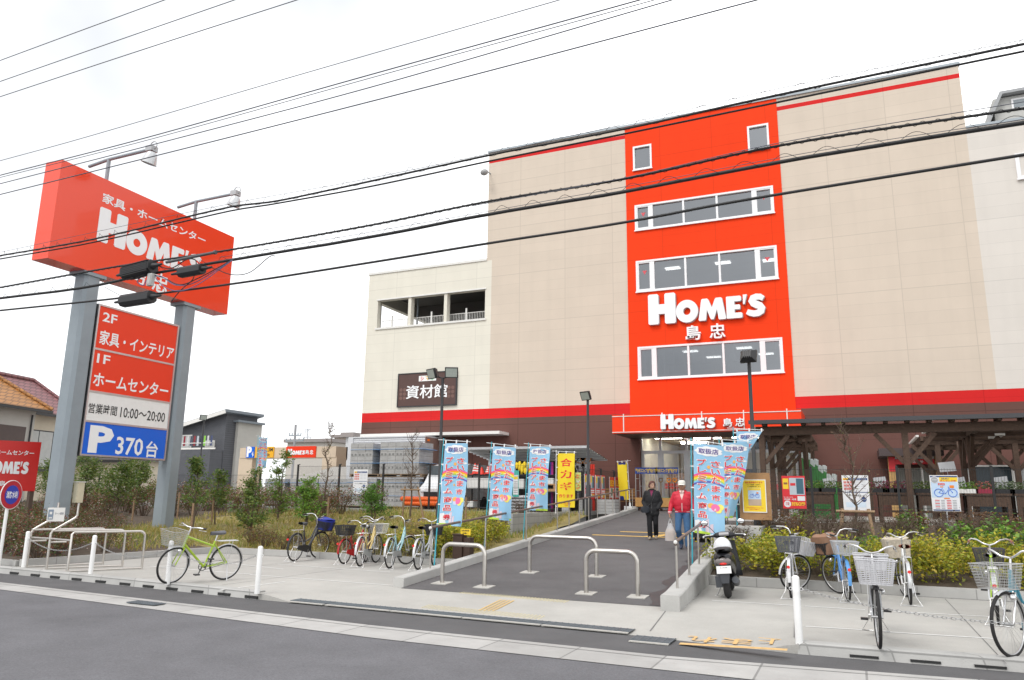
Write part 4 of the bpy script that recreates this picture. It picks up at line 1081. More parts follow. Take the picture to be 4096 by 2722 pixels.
p = py(2351, 1600, 25.4); light_pole(p.x, 25.4, 1.0, p.z, 'dark floodlight pole with one lamp head left of the store entrance', ((-110, -25, -.06),))
p = py(2996, 1452, 19.6); light_pole(p.x, 19.6, .7, p.z, 'dark floodlight pole with one lamp head rising before the orange tower', ((80, -20, .02),))
p = py(817, 1680, 33); light_pole(p.x, 33, .9, p.z, 'distant dark light pole in front of the grey house', ((-20, -10, .05),))

# =================================================================== OVERHEAD CABLES
M_cab = mat('cable_black', (.012, .012, .013), .55, 0, .1)
M_wire = mat('wire_grey', (.10, .105, .13), .5, .3, .05)
CYP = 9.6
def cable(pts, r, label, Y=CYP, mt=M_cab, wrap=None, amp=0, parts=None, name='overhead_cable', seed=0):
    """a wire strung along the street; pts measured where it passes, carried on beyond the frame both ways"""
    P = [py(x, y, Y) for x, y in pts]
    xs = [p.x for p in P]; zs = [p.z for p in P]; n = len(P)
    def zz(x):       # Lagrange through the measured points, straight on outside
        if x < xs[0] or x > xs[-1]:
            i, j = (0, 1) if x < xs[0] else (n - 1, n - 2)
            return zs[i] + (zs[i] - zs[j]) / (xs[i] - xs[j]) * (x - xs[i]) * .9
        for i in range(n - 1):
            if xs[i] <= x <= xs[i + 1]:
                m0 = (zs[i + 1] - zs[max(i - 1, 0)]) / (xs[i + 1] - xs[max(i - 1, 0)]); m1 = (zs[min(i + 2, n - 1)] - zs[i]) / (xs[min(i + 2, n - 1)] - xs[i])
                d_ = xs[i + 1] - xs[i]; u = (x - xs[i]) / d_
                return (2 * u ** 3 - 3 * u * u + 1) * zs[i] + (u ** 3 - 2 * u * u + u) * d_ * m0 + (-2 * u ** 3 + 3 * u * u) * zs[i + 1] + (u ** 3 - u * u) * d_ * m1
    x0, x1 = xs[0] - (13 if pts[0][0] < 100 else .3), xs[-1] + 14
    n_ = 150; R = random.Random(seed)
    path = [V((x0 + (x1 - x0) * i / n_, Y, zz(x0 + (x1 - x0) * i / n_))) for i in range(n_ + 1)]
    if amp: path = [p + UPZ * amp * sin(i * 1.15 + seed) * R.random() for i, p in enumerate(path)]
    b = MB(); b.tube(path, r, 6)
    root = b.build(name, mt); tag(root, label, 'cable')
    if wrap:           # spiral hanger rings round the bundle
        b = MB(); pit, rad, up_, wr_ = wrap; L = x1 - x0; m_ = int(L / pit * 12)
        b.tube([V((x0 + L * i / m_, Y + rad * cos(2 * PI * i / 12), zz(x0 + L * i / m_) + up_ + rad * sin(2 * PI * i / 12))) for i in range(m_ + 1)], wr_, 3)
        b.build('spiral_hanger', M_cab, root)
    return root, zz
cable([(0, 243), (330, 121), (660, 0)], .0085, 'thin grey wire, highest of the wires in the upper left corner', 8.6, M_wire)
cable([(0, 327), (470, 163), (940, 0)], .0085, 'thin grey wire, second from the top in the upper left corner', 8.6, M_wire)
cable([(0, 388), (600, 190), (1190, 0)], .0085, 'thin grey wire, third from the top in the upper left corner', 8.6, M_wire)
cable([(0, 644), (307, 560), (1180, 305), (2240, 0)], .0065, 'very thin wire above the red sign box, reaching the top edge left of centre', 8.9, M_wire)
cable([(0, 702), (554, 560), (1480, 300), (2561, 0)], .010, 'thin dark wire crossing the top of the red sign box, upper of a close pair', 8.9, M_wire)
cable([(0, 711), (595, 560), (1500, 308), (2613, 2)], .0065, 'thin wire just below its darker twin over the red sign box', 8.9, M_wire)
cable([(0, 736), (687, 560), (1500, 345), (2690, 0)], .009, 'dark wire crossing the red sign box above the first lamp arm', 8.9, M_wire)
cable([(0, 779), (878, 560), (1800, 325), (3030, 0)], .010, 'dark wire passing over the first sign lamp, lowest of the upper wires', 8.9, M_wire)
cable([(0, 1024), (385, 955), (920, 829), (1100, 806), (1476, 727), (1980, 617), (2500, 516), (3125, 378), (4096, 177)], .017, 'thick black cable with spiral rings along the roof edge of the store', CYP, M_cab, (.42, .055, .035, .0035), .002, seed=2)
cable([(0, 1037), (385, 968), (920, 845), (1100, 816), (1476, 748), (1980, 641), (2500, 536), (3125, 407), (4096, 206)], .014, 'thick black cable just below the roof edge cable, lower of the pair', CYP + .05, M_cab, None, .001, seed=3)
cable([(0, 1010), (920, 816), (1476, 715), (2500, 497), (3125, 353), (4096, 160)], .004, 'thin support wire running just above the roof edge cable', CYP, M_wire)
_, zJ = cable([(0, 1151), (480, 1065), (860, 1010), (1476, 903), (1962, 805), (2500, 716), (3125, 582), (4096, 434)], .017, 'black cable tightly wound with wire, between the two windows rows of the tower', CYP, M_cab, (.16, .024, 0, .004), .0, seed=4)
cable([(1960, 812), (2500, 712), (3125, 571), (4096, 408)], .005, 'thin wire running just above the tightly wound cable', CYP - .03, M_wire)
_, zK = cable([(0, 1194), (345, 1150), (560, 1105), (930, 1040), (1476, 950), (1962, 857), (2500, 767), (2900, 690), (3300, 618), (4096, 492)], .026, 'thickest black cable bundle with looped spiral rings across the tower', CYP + .02, M_cab, (.50, .055, .045, .004), .003, seed=5)
cable([(930, 1022), (1476, 930), (2500, 748), (3300, 600), (4096, 478)], .004, 'thin support wire running just above the thickest bundle', CYP + .02, M_wire)
_, zL = cable([(0, 1243), (490, 1192), (940, 1135), (1476, 1052), (1962, 973), (2500, 890), (2950, 806), (4096, 620)], .019, 'smooth black cable, lowest of the thick ones, crossing the second row of tower windows', CYP + .04, M_cab, None, .0, seed=6)
def splice(a, c, r, label, ribs=False, kind='closure'):
    p, q = py(*a, CYP - .08), py(*c, CYP - .08); d_ = (q - p).normalized(); t = thing('cable_closure', label, 'cable box', (p + q) / 2, group='black boxes hung on the cables')
    b = MB(); e = UPZ; s = d_.cross(e).normalized(); e = s.cross(d_)
    poly = [(r, r * .5), (r * .5, r), (-r * .5, r), (-r, r * .5), (-r, -r * .5), (-r * .5, -r), (r * .5, -r), (r, -r * .5)]
    b.prism(poly, p, s, e, q - p)
    if ribs:
        for k in range(-3, 4): b.obox((p + q) / 2 + e * r * k * .27 - s * 0, d_ * (q - p).length * .47, e * r * .06, s * r * 1.06)
    b.obox((p + q) / 2 - e * r * .9, d_ * (q - p).length * .46, s * r * .3, e * r * .2)
    b.build('housing', M_black, t)
    for s_, z_ in ((p, -1), (q, 1)): b = MB(); b.tube([s_, s_ + d_ * z_ * .10, s_ + d_ * z_ * .22], [r * .55, r * .3, .02], 10); b.build('end_cap', M_black, t)
splice((500, 1095), (612, 1066), .12, 'black ribbed cable box in front of the red sign box', True)
splice((722, 1092), (810, 1076), .09, 'small black cable box hanging right of the ribbed one before the red sign')
splice((492, 1206), (608, 1188), .11, 'black cable box on the lowest cable, under the red sign box')
p = py(603, 1120, CYP - .1); t = thing('cable_terminal', 'small grey terminal box among looping wires in front of the red sign', 'cable box', p)
b = MB(); b.obox(p, (.055, 0, 0), (0, .04, 0), (.006, 0, .115)); b.build('housing', mat('terminal_grey', (.5, .5, .48), .5), t)
b = MB(); b.obox(p + V((0, -.045, .0)), (.04, 0, 0), (0, .006, 0), (.005, 0, .09)); b.build('cover', mat('terminal_cover', (.42, .42, .41), .5), t)
a, c = py(666, 1050, CYP - .05), py(862, 1010, CYP - .05)
b = MB(); b.tube([a, a + (c - a) * .5, c], .028, 8); b.tube([c - (c - a) * .02, c + (c - a) * .01], .04, 8)
tag(rebase(b.build('cable_sleeve', mat('sleeve_grey', (.09, .09, .095), .5))), 'long dark cable sleeve above the small black cable box before the red sign', 'cable sleeve')
def loopwire(pts, r, label, mt=M_cab):
    P = [py(x, y, CYP - .05 - .02 * (i % 3)) for i, (x, y) in enumerate(pts)]; Q = []
    for i in range(len(P) - 1):
        p0, p1, p2, p3 = P[max(i - 1, 0)], P[i], P[i + 1], P[min(i + 2, len(P) - 1)]
        for k in range(8):
            u = k / 8; Q.append(.5 * (2 * p1 + (p2 - p0) * u + (2 * p0 - 5 * p1 + 4 * p2 - p3) * u * u + (3 * p1 - p0 - 3 * p2 + p3) * u ** 3))
    b = MB(); b.tube(Q + [P[-1]], r, 5); return tag(rebase(b.build('looped_wire', mt)), label, 'wire', 'wires looping between the cable boxes')
M_wblue = mat('wire_violet', (.12, .12, .24), .5)
loopwire([(470, 1100), (545, 1115), (590, 1100), (650, 1110), (720, 1140), (800, 1110), (930, 1040)], .010, 'wire swinging under the ribbed cable box and up to the thick bundle')
loopwire([(560, 1112), (550, 1130), (575, 1142), (590, 1120), (640, 1105), (700, 1140), (770, 1135), (860, 1085), (930, 1042)], .009, 'violet wire with a small coil below the ribbed cable box', M_wblue)
loopwire([(620, 1110), (660, 1150), (720, 1165), (790, 1140), (870, 1085), (925, 1045)], .008, 'violet wire in the deepest loop before the red sign', M_wblue)
loopwire([(612, 1055), (680, 1075), (745, 1040), (780, 1040), (785, 1062)], .010, 'black wire arching from the ribbed box to the small box')
loopwire([(815, 1062), (870, 1080), (930, 1100), (1000, 1090), (1075, 1030), (1100, 1025)], .008, 'black wire drooping to the right of the red sign')
loopwire([(685, 1208), (720, 1165), (770, 1120), (778, 1090)], .009, 'black wire rising from the lowest cable to the small box')
loopwire([(420, 1150), (480, 1182), (500, 1190)], .005, 'thin wire slanting down to the lowest cable box')

# =================================================================== DISTANT POWER LINES
ut = py(1183, 1700, 90); t = thing('utility_pole', 'distant utility pole with cross arms and a transformer behind the parking gate', 'utility pole', (ut.x, 90, 0))
b = MB(); b.tube([(ut.x, 90, 0), (ut.x, 90, ut.z)], .18, 8); b.build('pole', mat('pole_grey', (.30, .30, .31), .8), t)
for zf, hw in ((1.6, 1.1), (2.4, 1.6), (3.9, 1.1)):
    b = MB(); b.box(ut.x - hw, ut.x + hw, 89.9, 90.1, ut.z - zf - .08, ut.z - zf + .08)
    for k in (-1, -.5, .5, 1): b.tube([(ut.x + hw * k, 90, ut.z - zf), (ut.x + hw * k, 90, ut.z - zf + .4)], .08, 6)
    b.build('cross_arm', M_galv, t)
b = MB(); b.tube([(ut.x - .8, 90, ut.z - 4.9), (ut.x - .8, 90, ut.z - 3.7)], .42, 12); b.build('transformer', M_galv, t)
tw = py(1232, 1712, 260); t = thing('transmission_tower', 'faint lattice transmission tower far beyond the utility pole', 'pylon', (tw.x, 260, 0))
b = MB(); ht = tw.z
def lv(z): return 3.5 * (1 - z / ht) ** 1.3 + .6
zs_ = lin(0, ht, 12)
for z0, z1 in zip(zs_, zs_[1:]):
    for sx_, sy_ in ((1, 1), (1, -1), (-1, 1), (-1, -1)):
        b.tube([(tw.x + sx_ * lv(z0), 260 + sy_ * lv(z0), z0), (tw.x + sx_ * lv(z1), 260 + sy_ * lv(z1), z1)], .10, 4)
        b.tube([(tw.x + sx_ * lv(z0), 260 + sy_ * lv(z0), z0), (tw.x - sx_ * lv(z1), 260 + sy_ * lv(z1), z1)], .06, 4)
b.build('lattice', mat('tower_grey', (.42, .44, .47), .7), t)
b = MB()
for z in (.97, .86, .75): b.bar((tw.x - 3.6, 260, ht * z), (tw.x + 3.6, 260, ht * z), .2, .2)
b.build('cross_arm', mat('tower_grey', (.42, .44, .47)), t)

# =================================================================== FENCES
M_fence = mat('fence_black', (.020, .020, .021), .55, 0, .1)
def fence(p, q, z0, h, posts, label, rails=(.06, .55, .97), zfn=None):
    """black welded mesh fence from p to q (x, y), posts = fractions along it"""
    p, q = V((*p, 0)), V((*q, 0)); d_ = q - p; L = d_.length; u = d_.normalized(); n = V((-u.y, u.x, 0))
    Z = zfn or (lambda f: z0)
    t = thing('mesh_fence', label, 'fence', (p.x, p.y, Z(0)))
    for f in posts:
        b = MB(); c = p + d_ * f; b.box(c.x - .03, c.x + .03, c.y - .03, c.y + .03, Z(f) - .05, Z(f) + h + .05); b.bar(c + UPZ * (Z(f) + h + .03) - n * .03, c + UPZ * (Z(f) + h + .06) + n * .1, .04, .03); b.build('post', M_fence, t)
    fs = sorted(set([0.0] + list(posts) + [1.0]))
    for a, c in zip(fs, fs[1:]):
        if c - a < .004: continue
        b = MB(); k = max(2, int((c - a) * L / .062))
        for i in range(k + 1):
            f = a + (c - a) * i / k; e = p + d_ * f; b.tube([e + UPZ * (Z(f) + .05), e + UPZ * (Z(f) + h)], .0032, 3, cap=False)
        for r in (.03, .27, .51, .75, .98):
            b.tube([p + d_ * a + UPZ * (Z(a) + h * r) + n * .006, p + d_ * c + UPZ * (Z(c) + h * r) + n * .006], .006, 4, cap=False)
        b.build('mesh_panel', M_fence, t)
    return t
LF0, LF1 = -21.6, -9.28
fence((LF0, 26.02), (LF1, 26.02), 1.05, 1.72, [((-21.58 + 2.16 * i) - LF0) / (LF1 - LF0) for i in range(6)] + [1.0], 'black mesh fence on the block wall in front of the block stacks')
fence((-36, 26.2), (LF0 - .02, 26.05), .85, 1.55, [i / 7 for i in range(7)], 'black mesh fence behind the young trees left of the parking gate')
fence((-9.24, 26.1), (-9.24, 31.8), 1.08, 1.62, [(pxp(x, 1950, -9.24).y - 26.1) / 5.7 for x in (2334, 2405, 2457, 2512)], 'black mesh fence hung with sale posters running back along the ramp')
fence((-2.95, 21.9), (14, 21.9), 1.08, 1.36, [(x + 2.95) / 16.95 for x in (-2.9, -.98, 1.08, 3.16, 5.25, 7.3, 9.4)], 'black mesh fence between the planted bed and the garden yard on the right')

# =================================================================== PLANTS
def leafq(V_, F_, MI_, c, s, R, nm, up=.5, asp=.5):
    """one leaf: a pointed quad, anywhere round c"""
    a = R.uniform(0, 2 * PI); el = R.uniform(-.5, .9)
    dx, dy, dz = cos(a) * cos(el), sin(a) * cos(el), sin(el)
    nx, ny, nz_ = R.gauss(0, 1), R.gauss(0, 1), R.gauss(up, .7)
    sx, sy, sz = dy * nz_ - dz * ny, dz * nx - dx * nz_, dx * ny - dy * nx
    l = math.sqrt(sx * sx + sy * sy + sz * sz) or 1; k = s * asp / l * .5
    sx, sy, sz = sx * k, sy * k, sz * k; n = len(V_)
    x, y, z = c
    V_ += [(x, y, z), (x + dx * s * .5 + sx, y + dy * s * .5 + sy, z + dz * s * .5 + sz), (x + dx * s, y + dy * s, z + dz * s), (x + dx * s * .5 - sx, y + dy * s * .5 - sy, z + dz * s * .5 - sz)]
    F_.append([n, n + 1, n + 2, n + 3]); MI_.append(R.randrange(nm))
def leafobj(name, data, mats, parent):
    b = MB(); b.v, b.f, b.mi = data; b.sm = [False] * len(b.f)
    return b.build(name, mats, parent, local=True)
LG = [leaf_mat('leaf_green', (.075, .135, .03)), leaf_mat('leaf_mid_green', (.125, .20, .042)), leaf_mat('leaf_olive', (.18, .21, .045))]
LB = [leaf_mat('leaf_bright', (.11, .25, .03)), leaf_mat('leaf_fresh', (.20, .33, .045)), leaf_mat('leaf_green', (.075, .135, .03))]
LY = [leaf_mat('leaf_yellow_green', (.40, .38, .026)), leaf_mat('leaf_lime', (.29, .33, .026)), leaf_mat('leaf_moss', (.17, .19, .025)), leaf_mat('leaf_gold', (.48, .37, .04))]
LR = [leaf_mat('leaf_wine', (.17, .048, .034)), leaf_mat('leaf_rust', (.21, .085, .045)), leaf_mat('leaf_dark_green', (.085, .105, .035)), leaf_mat('leaf_bronze', (.14, .10, .04)), leaf_mat('leaf_green', (.075, .135, .03))] * 3 + [leaf_mat('petal_pale', (.50, .38, .36))]
LD = [leaf_mat('leaf_dry', (.14, .075, .04)), leaf_mat('leaf_dark_brown', (.075, .045, .03)), leaf_mat('leaf_orange_brown', (.20, .09, .03)), leaf_mat('leaf_moss', (.17, .19, .025))]
LP_ = [leaf_mat('twig_leaf', (.12, .08, .06)), leaf_mat('leaf_dark_brown', (.075, .045, .03)), leaf_mat('leaf_dull_green', (.09, .095, .04))]
def twig_bm(R, h, n, spread, r0=.008, sub=3):
    b = MB()
    for i in range(n):
        a = R.uniform(0, 2 * PI); k = spread * R.uniform(.3, 1); hh = h * R.uniform(.65, 1.05)
        p0 = V((cos(a) * k * .15, sin(a) * k * .15, -.05)); p1 = V((cos(a) * k * .55, sin(a) * k * .55, hh * .5)); p2 = V((cos(a) * k + R.gauss(0, .05), sin(a) * k + R.gauss(0, .05), hh))
        b.tube([p0, p1, p2], [r0, r0 * .7, r0 * .3], 4, cap=False)
        for j in range(sub):
            f = R.uniform(.35, .95); q = p1 + (p2 - p1) * f; b.tube([q, q + V((R.gauss(0, .12), R.gauss(0, .12), R.uniform(.05, .22) * h))], [r0 * .5, r0 * .2], 3, cap=False)
    return b
def bush_data(R, rx, ry, h, n, s, nm, flat=.75, clump=26):
    V_, F_, MI_ = [], [], []
    cl_ = []
    for i in range(clump):
        a = R.uniform(0, 2 * PI); r = math.sqrt(R.random()); z = h * (.35 + .6 * R.random() * (1 - .45 * r * r)); cl_.append((rx * r * cos(a), ry * r * sin(a), z))
    for i in range(n):
        c = cl_[R.randrange(clump)]; w_ = .24
        leafq(V_, F_, MI_, (c[0] + R.gauss(0, rx * w_ * .55), c[1] + R.gauss(0, ry * w_ * .55), max(.03, c[2] + R.gauss(0, h * .16))), s * R.uniform(.6, 1.2), R, nm, .8)
    return V_, F_, MI_
def bush_proto(name, cat, seed, rx, ry, h, n, s, mats, label, group, twigs=8):
    R = random.Random(seed); t = thing(name, label, cat, (0, 0, 0), 0, group)
    leafobj('foliage', bush_data(R, rx, ry, h, n, s, len(mats)), mats, t)
    twig_bm(R, h * .9, twigs, rx * .8).build('stems', M_twig, t, local=True)
    return t
def scatter(protos, spots, zfn, seed, lab=None, grp=None):
    R = random.Random(seed); used = set()
    for i, (x, y, s) in enumerate(spots):
        k = R.randrange(len(protos)); p = protos[k]
        if k not in used: used.add(k); o = p
        else: o = dup(p)
        o.location = (x, y, zfn(x, y) - .03); o.rotation_euler = (0, 0, R.uniform(0, 6)); o.scale = (s, s, s * R.uniform(.88, 1.12))
        if lab: o['label'] = lab; o['group'] = grp
    for k, p in enumerate(protos):
        if k not in used:
            for c in list(p.children): bpy.data.objects.remove(c)
            bpy.data.objects.remove(p)
R = random.Random(21)
# clipped yellow-green azaleas, right bed
pr_ = [bush_proto('azalea_bush', 'bush', 30 + i, .52, .46, .68, 1500, .078, LY, 'x', 'g', 10) for i in range(4)]
sp = [(-2.2 + .72 * i + R.uniform(-.12, .12), 15.95 + R.uniform(-.1, .15), R.uniform(.85, 1.12)) for i in range(15)] + [(-1.7 + .8 * i + R.uniform(-.15, .15), 16.75 + R.uniform(-.15, .2), R.uniform(.75, 1.05)) for i in range(13)]
sp = [s for s in sp if not (-.35 < s[0] < .25 and s[1] > 16.4)]
scatter(pr_, sp, east_z, 3, 'low yellow-green bush in the bed right behind the right-hand bicycles', 'yellow-green bushes behind the right-hand bicycles')
# the same bush left of the ramp
pr_ = [bush_proto('azalea_bush', 'bush', 40 + i, .50, .46, .60, 1400, .078, LY, 'x', 'g', 8) for i in range(3)]
sp = [(-9.1 - .62 * (i % 3) + R.uniform(-.1, .1), 16.6 + .75 * (i // 3) + R.uniform(-.1, .1), R.uniform(.85, 1.1)) for i in range(12)]
scatter(pr_, sp, bank_z, 4, 'low yellow-green bush between the parked bicycles and the left ramp wall', 'yellow-green bushes left of the ramp')
# dry brown shrubs behind the left bicycles
pr_ = [bush_proto('dry_shrub', 'shrub', 50 + i, .5, .40, .55, 900, .05, LD, 'x', 'g', 26) for i in range(3)]
sp = [(-15.4 + .62 * i + R.uniform(-.12, .12), 16.55 + R.uniform(-.1, .3), R.uniform(.75, 1.05)) for i in range(10)]
scatter(pr_, sp, bank_z, 5, 'low brown shrub with bare twigs at the grass edge behind the left bicycles', 'brown shrubs behind the left bicycles')
# twiggy shrubs further up
pr_ = [bush_proto('twiggy_shrub', 'shrub', 60 + i, .45, .40, .7, 320, .05, LP_, 'x', 'g', 46) for i in range(3)]
sp = [(-9.3 - R.uniform(0, 1.6), 19.2 + .75 * i + R.uniform(-.2, .2), R.uniform(.7, 1.1)) for i in range(8)]
scatter(pr_, sp, bank_z, 6, 'low twiggy shrub below the grey block wall left of the ramp', 'twiggy shrubs below the block wall')
pr_ = [bush_proto('twiggy_shrub', 'shrub', 64 + i, .5, .45, .75, 380, .05, LP_, 'x', 'g', 50) for i in range(4)]
sp = [(-2.3 + .8 * i + R.uniform(-.25, .25), 17.7 + R.uniform(0, 1.4), R.uniform(.8, 1.1)) for i in range(12)] + [(-2.0 + .95 * i + R.uniform(-.25, .25), 19.6 + R.uniform(0, 1.6), R.uniform(.6, .85)) for i in range(9)]
scatter(pr_, sp, east_z, 7, 'low twiggy shrub between the yellow-green bushes and the right mesh fence', 'twiggy shrubs below the right mesh fence')
pr_ = [bush_proto('rusty_shrub', 'shrub', 70 + i, .5, .42, .6, 1000, .055, [LD[2], LD[0], LD[1], LD[2]], 'x', 'g', 16) for i in range(2)]
sp = [(p.x, p.y, s) for p, s in ((py(3120, 2150, 19.6), 1.0), (py(3200, 2120, 20.3), .9), (py(3640, 2110, 20.6), .9), (py(3900, 2110, 20.3), 1.1), (py(4010, 2105, 20.3), 1.0), (py(4080, 2090, 20.8), .9))]
scatter(pr_, sp, east_z, 8, 'rust-brown shrub close to the right mesh fence', 'rust-brown shrubs by the right mesh fence')
pr_ = [bush_proto('leafy_weed', 'plant', 74 + i, .42, .4, .85, 420, .12, LB, 'x', 'g', 14) for i in range(2)]
sp = [(p.x, p.y, s) for p, s in ((py(3870, 2200, 17.8), 1.0), (py(3950, 2200, 17.6), .8), (py(4070, 2200, 17.3), 1.1), (py(3640, 2080, 20.2), .75), (py(3200, 2090, 20.8), .6), (py(3480, 2200, 18.2), .6), (py(4000, 2120, 19.4), .8))]
scatter(pr_, sp, east_z, 9, 'bright green leafy weed standing up among the shrubs on the right', 'leafy weeds among the right shrubs')
# red-leaved shrubs round the pylon sign
pr_ = [bush_proto('red_shrub', 'shrub', 80 + i, .62, .55, .80, 1500, .058, LR, 'x', 'g', 26) for i in range(5)]
sp = []
for j in range(7):
    for i in range(16):
        x = -16.85 - .92 * i + R.uniform(-.25, .25) - .3 * (j % 2); y = 11.6 + .85 * j + R.uniform(-.2, .2)
        if y > 13.7 and x > -19.0 - (y - 13.7) * .5: continue
        if (x + 19.7) ** 2 + (y - 14.0) ** 2 < .25 or (x + 19.8) ** 2 + (y - 17.7) ** 2 < .4: continue
        if i > 8 and j > 4: continue
        sp.append((x, y, R.uniform(.75, 1.15)))
scatter(pr_, sp, west_z, 10, 'dark red leaved shrub with tiny pale flowers in the bed round the pylon sign', 'red shrubs round the pylon sign')
pr_ = [bush_proto('red_shrub', 'shrub', 86 + i, .6, .5, .9, 1100, .065, LR, 'x', 'g', 30) for i in range(3)]
sp = [(-17 - 1.05 * i + R.uniform(-.3, .3), y + R.uniform(-.4, .4), R.uniform(.9, 1.25)) for y in (20.5, 22.5, 24.6) for i in range(13) if not (i < 6 and y < 22)]
scatter(pr_, sp, west_z, 11, 'reddish shrub in the strip along the mesh fence behind the pylon sign', 'reddish shrubs along the far mesh fence')

# grass on the bank
Rg = random.Random(5); V_, F_, MI_ = [], [], []
for i in range(24000):
    x = Rg.uniform(-22, -8.7); y = 16.3 + 9.6 * Rg.random() ** 1.2
    if x < -16.2 and Rg.random() < .5: y = Rg.uniform(13.9, 17)
    if y < 16.3 and (x > -16.5 or x < -19.5): continue
    if y < 17.0 and Rg.random() < .4: continue
    z = left_z(x, y); h = Rg.uniform(.06, .20) * (1.25 if Rg.random() < .1 else 1); a = Rg.uniform(0, 6.3); dx, dy = cos(a) * .012, sin(a) * .012; n = len(V_); lx, ly = Rg.gauss(0, .06), Rg.gauss(0, .06)
    V_ += [(x - dx, y - dy, z - .01), (x + dx, y + dy, z - .01), (x + lx * .5 + dx * .6, y + ly * .5 + dy * .6, z + h * .6), (x + lx, y + ly, z + h)]
    F_.append([n, n + 1, n + 2, n + 3]); MI_.append(0 if sin(x * 1.3) * sin(y * 1.1 + 1) + Rg.gauss(0, .5) > 0 else Rg.choice((1, 1, 2)))
b = MB(); b.v, b.f, b.mi = V_, F_, MI_; b.sm = [False] * len(F_)
b.build('grass', [leaf_mat('grass_straw', (.36, .29, .085)), leaf_mat('grass_green', (.21, .25, .045)), leaf_mat('grass_dry', (.46, .36, .17))], kind='stuff')

# trees
def ground_hit(x, y, zfn, y0=13.0, y1=30.0):
    d_ = ray(x, y); best = None; Y = y0
    while Y < y1:
        p = CAM + d_ * (Y / d_.y)
        if p.z <= zfn(p.x, p.y): return V((p.x, p.y, zfn(p.x, p.y)))
        Y += .04
    p = CAM + d_ * (y1 / d_.y); return V((p.x, p.y, zfn(p.x, p.y)))
def young_tree(base, h, wid, mats, seed, label, group=None, n=900, leaf=.10, stems=2, low=.25, cat='tree', name='young_tree', lean=0):
    R = random.Random(seed); t = thing(name, label, cat, base, 0, group)
    V_, F_, MI_ = [], [], []; b = MB(); tips = []
    for s in range(stems):
        a = 2 * PI * s / stems + R.uniform(-.5, .5); off = .12 * wid if stems > 1 else 0
        P = [V((0, 0, -.1))]; k = 6
        for i in range(1, k + 1):
            f = i / k; P.append(V((cos(a) * off * f * 2.2 + R.gauss(0, .03) + lean * f, sin(a) * off * f * 2.2 + R.gauss(0, .03), h * f * (.98 if s == 0 else R.uniform(.75, .9)))))
        r0 = .010 + .011 * h
        b.tube(P, [r0 * (1 - .8 * i / k) for i in range(k + 1)], 6, cap=False)
        for j in range(int(15 * h / stems) + 6):
            f = R.uniform(low, 1); i = min(k - 1, int(f * k)); q = P[i] + (P[i + 1] - P[i]) * (f * k - i)
            an = R.uniform(0, 2 * PI); L = wid * R.uniform(.35, 1.0) * (1.05 - .75 * max(0, (f - low) / (1 - low)))
            e = q + V((cos(an) * L, sin(an) * L, L * R.uniform(.25, .9))); mid = q + (e - q) * .5 + V((0, 0, -.04)); b.tube([q, mid, e], [r0 * .35, r0 * .22, r0 * .08], 4, cap=False); tips.append((q, mid, e))
    for i in range(n):
        q, mid, e = tips[R.randrange(len(tips))]; f = R.uniform(.25, 1.08); c = q + (e - q) * f
        leafq(V_, F_, MI_, (c.x + R.gauss(0, wid * .09), c.y + R.gauss(0, wid * .09), c.z + R.gauss(0, wid * .08)), leaf * R.uniform(.6, 1.25), R, len(mats), .5, .42)
    b.build('trunk', M_bark, t, local=True); leafobj('crown', (V_, F_, MI_), mats, t)
    return t
def bare_tree(base, h, wid, seed, label, n=26, leaves=0):
    R = random.Random(seed); t = thing('bare_tree', label, 'tree', base)
    b = MB(); k = 9; P = [V((R.gauss(0, .02) * i * .6, R.gauss(0, .02) * i * .6, -.1 + (h + .1) * i / k)) for i in range(k + 1)]; r0 = .012 + .009 * h
    b.tube(P, [r0 * (1 - .88 * i / k) for i in range(k + 1)], 7, cap=False); b.build('trunk', M_bark, t, local=True)
    b = MB(); V_, F_, MI_ = [], [], []
    for j in range(n):
        f = R.uniform(.32, .95); i = min(k - 1, int(f * k)); q = P[i] + (P[i + 1] - P[i]) * (f * k - i); an = R.uniform(0, 2 * PI); L = wid * R.uniform(.4, 1.0) * (1.2 - .8 * f)
        e = q + V((cos(an) * L, sin(an) * L, L * R.uniform(.7, 1.5))); m_ = q + (e - q) * .5 + V((R.gauss(0, .03), R.gauss(0, .03), -.03)); b.tube([q, m_, e], [r0 * .32, r0 * .2, r0 * .08], 4, cap=False)
        for z in range(4):
            g = R.uniform(.3, .95); c = q + (e - q) * g; b.tube([c, c + V((R.gauss(0, .10), R.gauss(0, .10), R.uniform(.03, .25)))], [r0 * .13, r0 * .05], 3, cap=False)
        for z in range(leaves): g = R.uniform(.4, 1); c = q + (e - q) * g; leafq(V_, F_, MI_, tuple(c), .07, R, 2)
    b.build('branches', M_twig, t, local=True)
    if leaves: leafobj('foliage', (V_, F_, MI_), [LD[0], LG[2]], t)
    return t
def stake(p, q, r, label):
    b = MB(); b.tube([p, q], [r, r * .92], 8); return tag(rebase(b.build('tree_stake', M_wood)), label, 'stake', 'wooden tree stakes')
def tree_at(bx, by, ty, **k):
    zf = left_z if bx < 2400 else east_z
    p = ground_hit(bx, by, zf); h = py(bx, ty, p.y).z - p.z
    return p, h
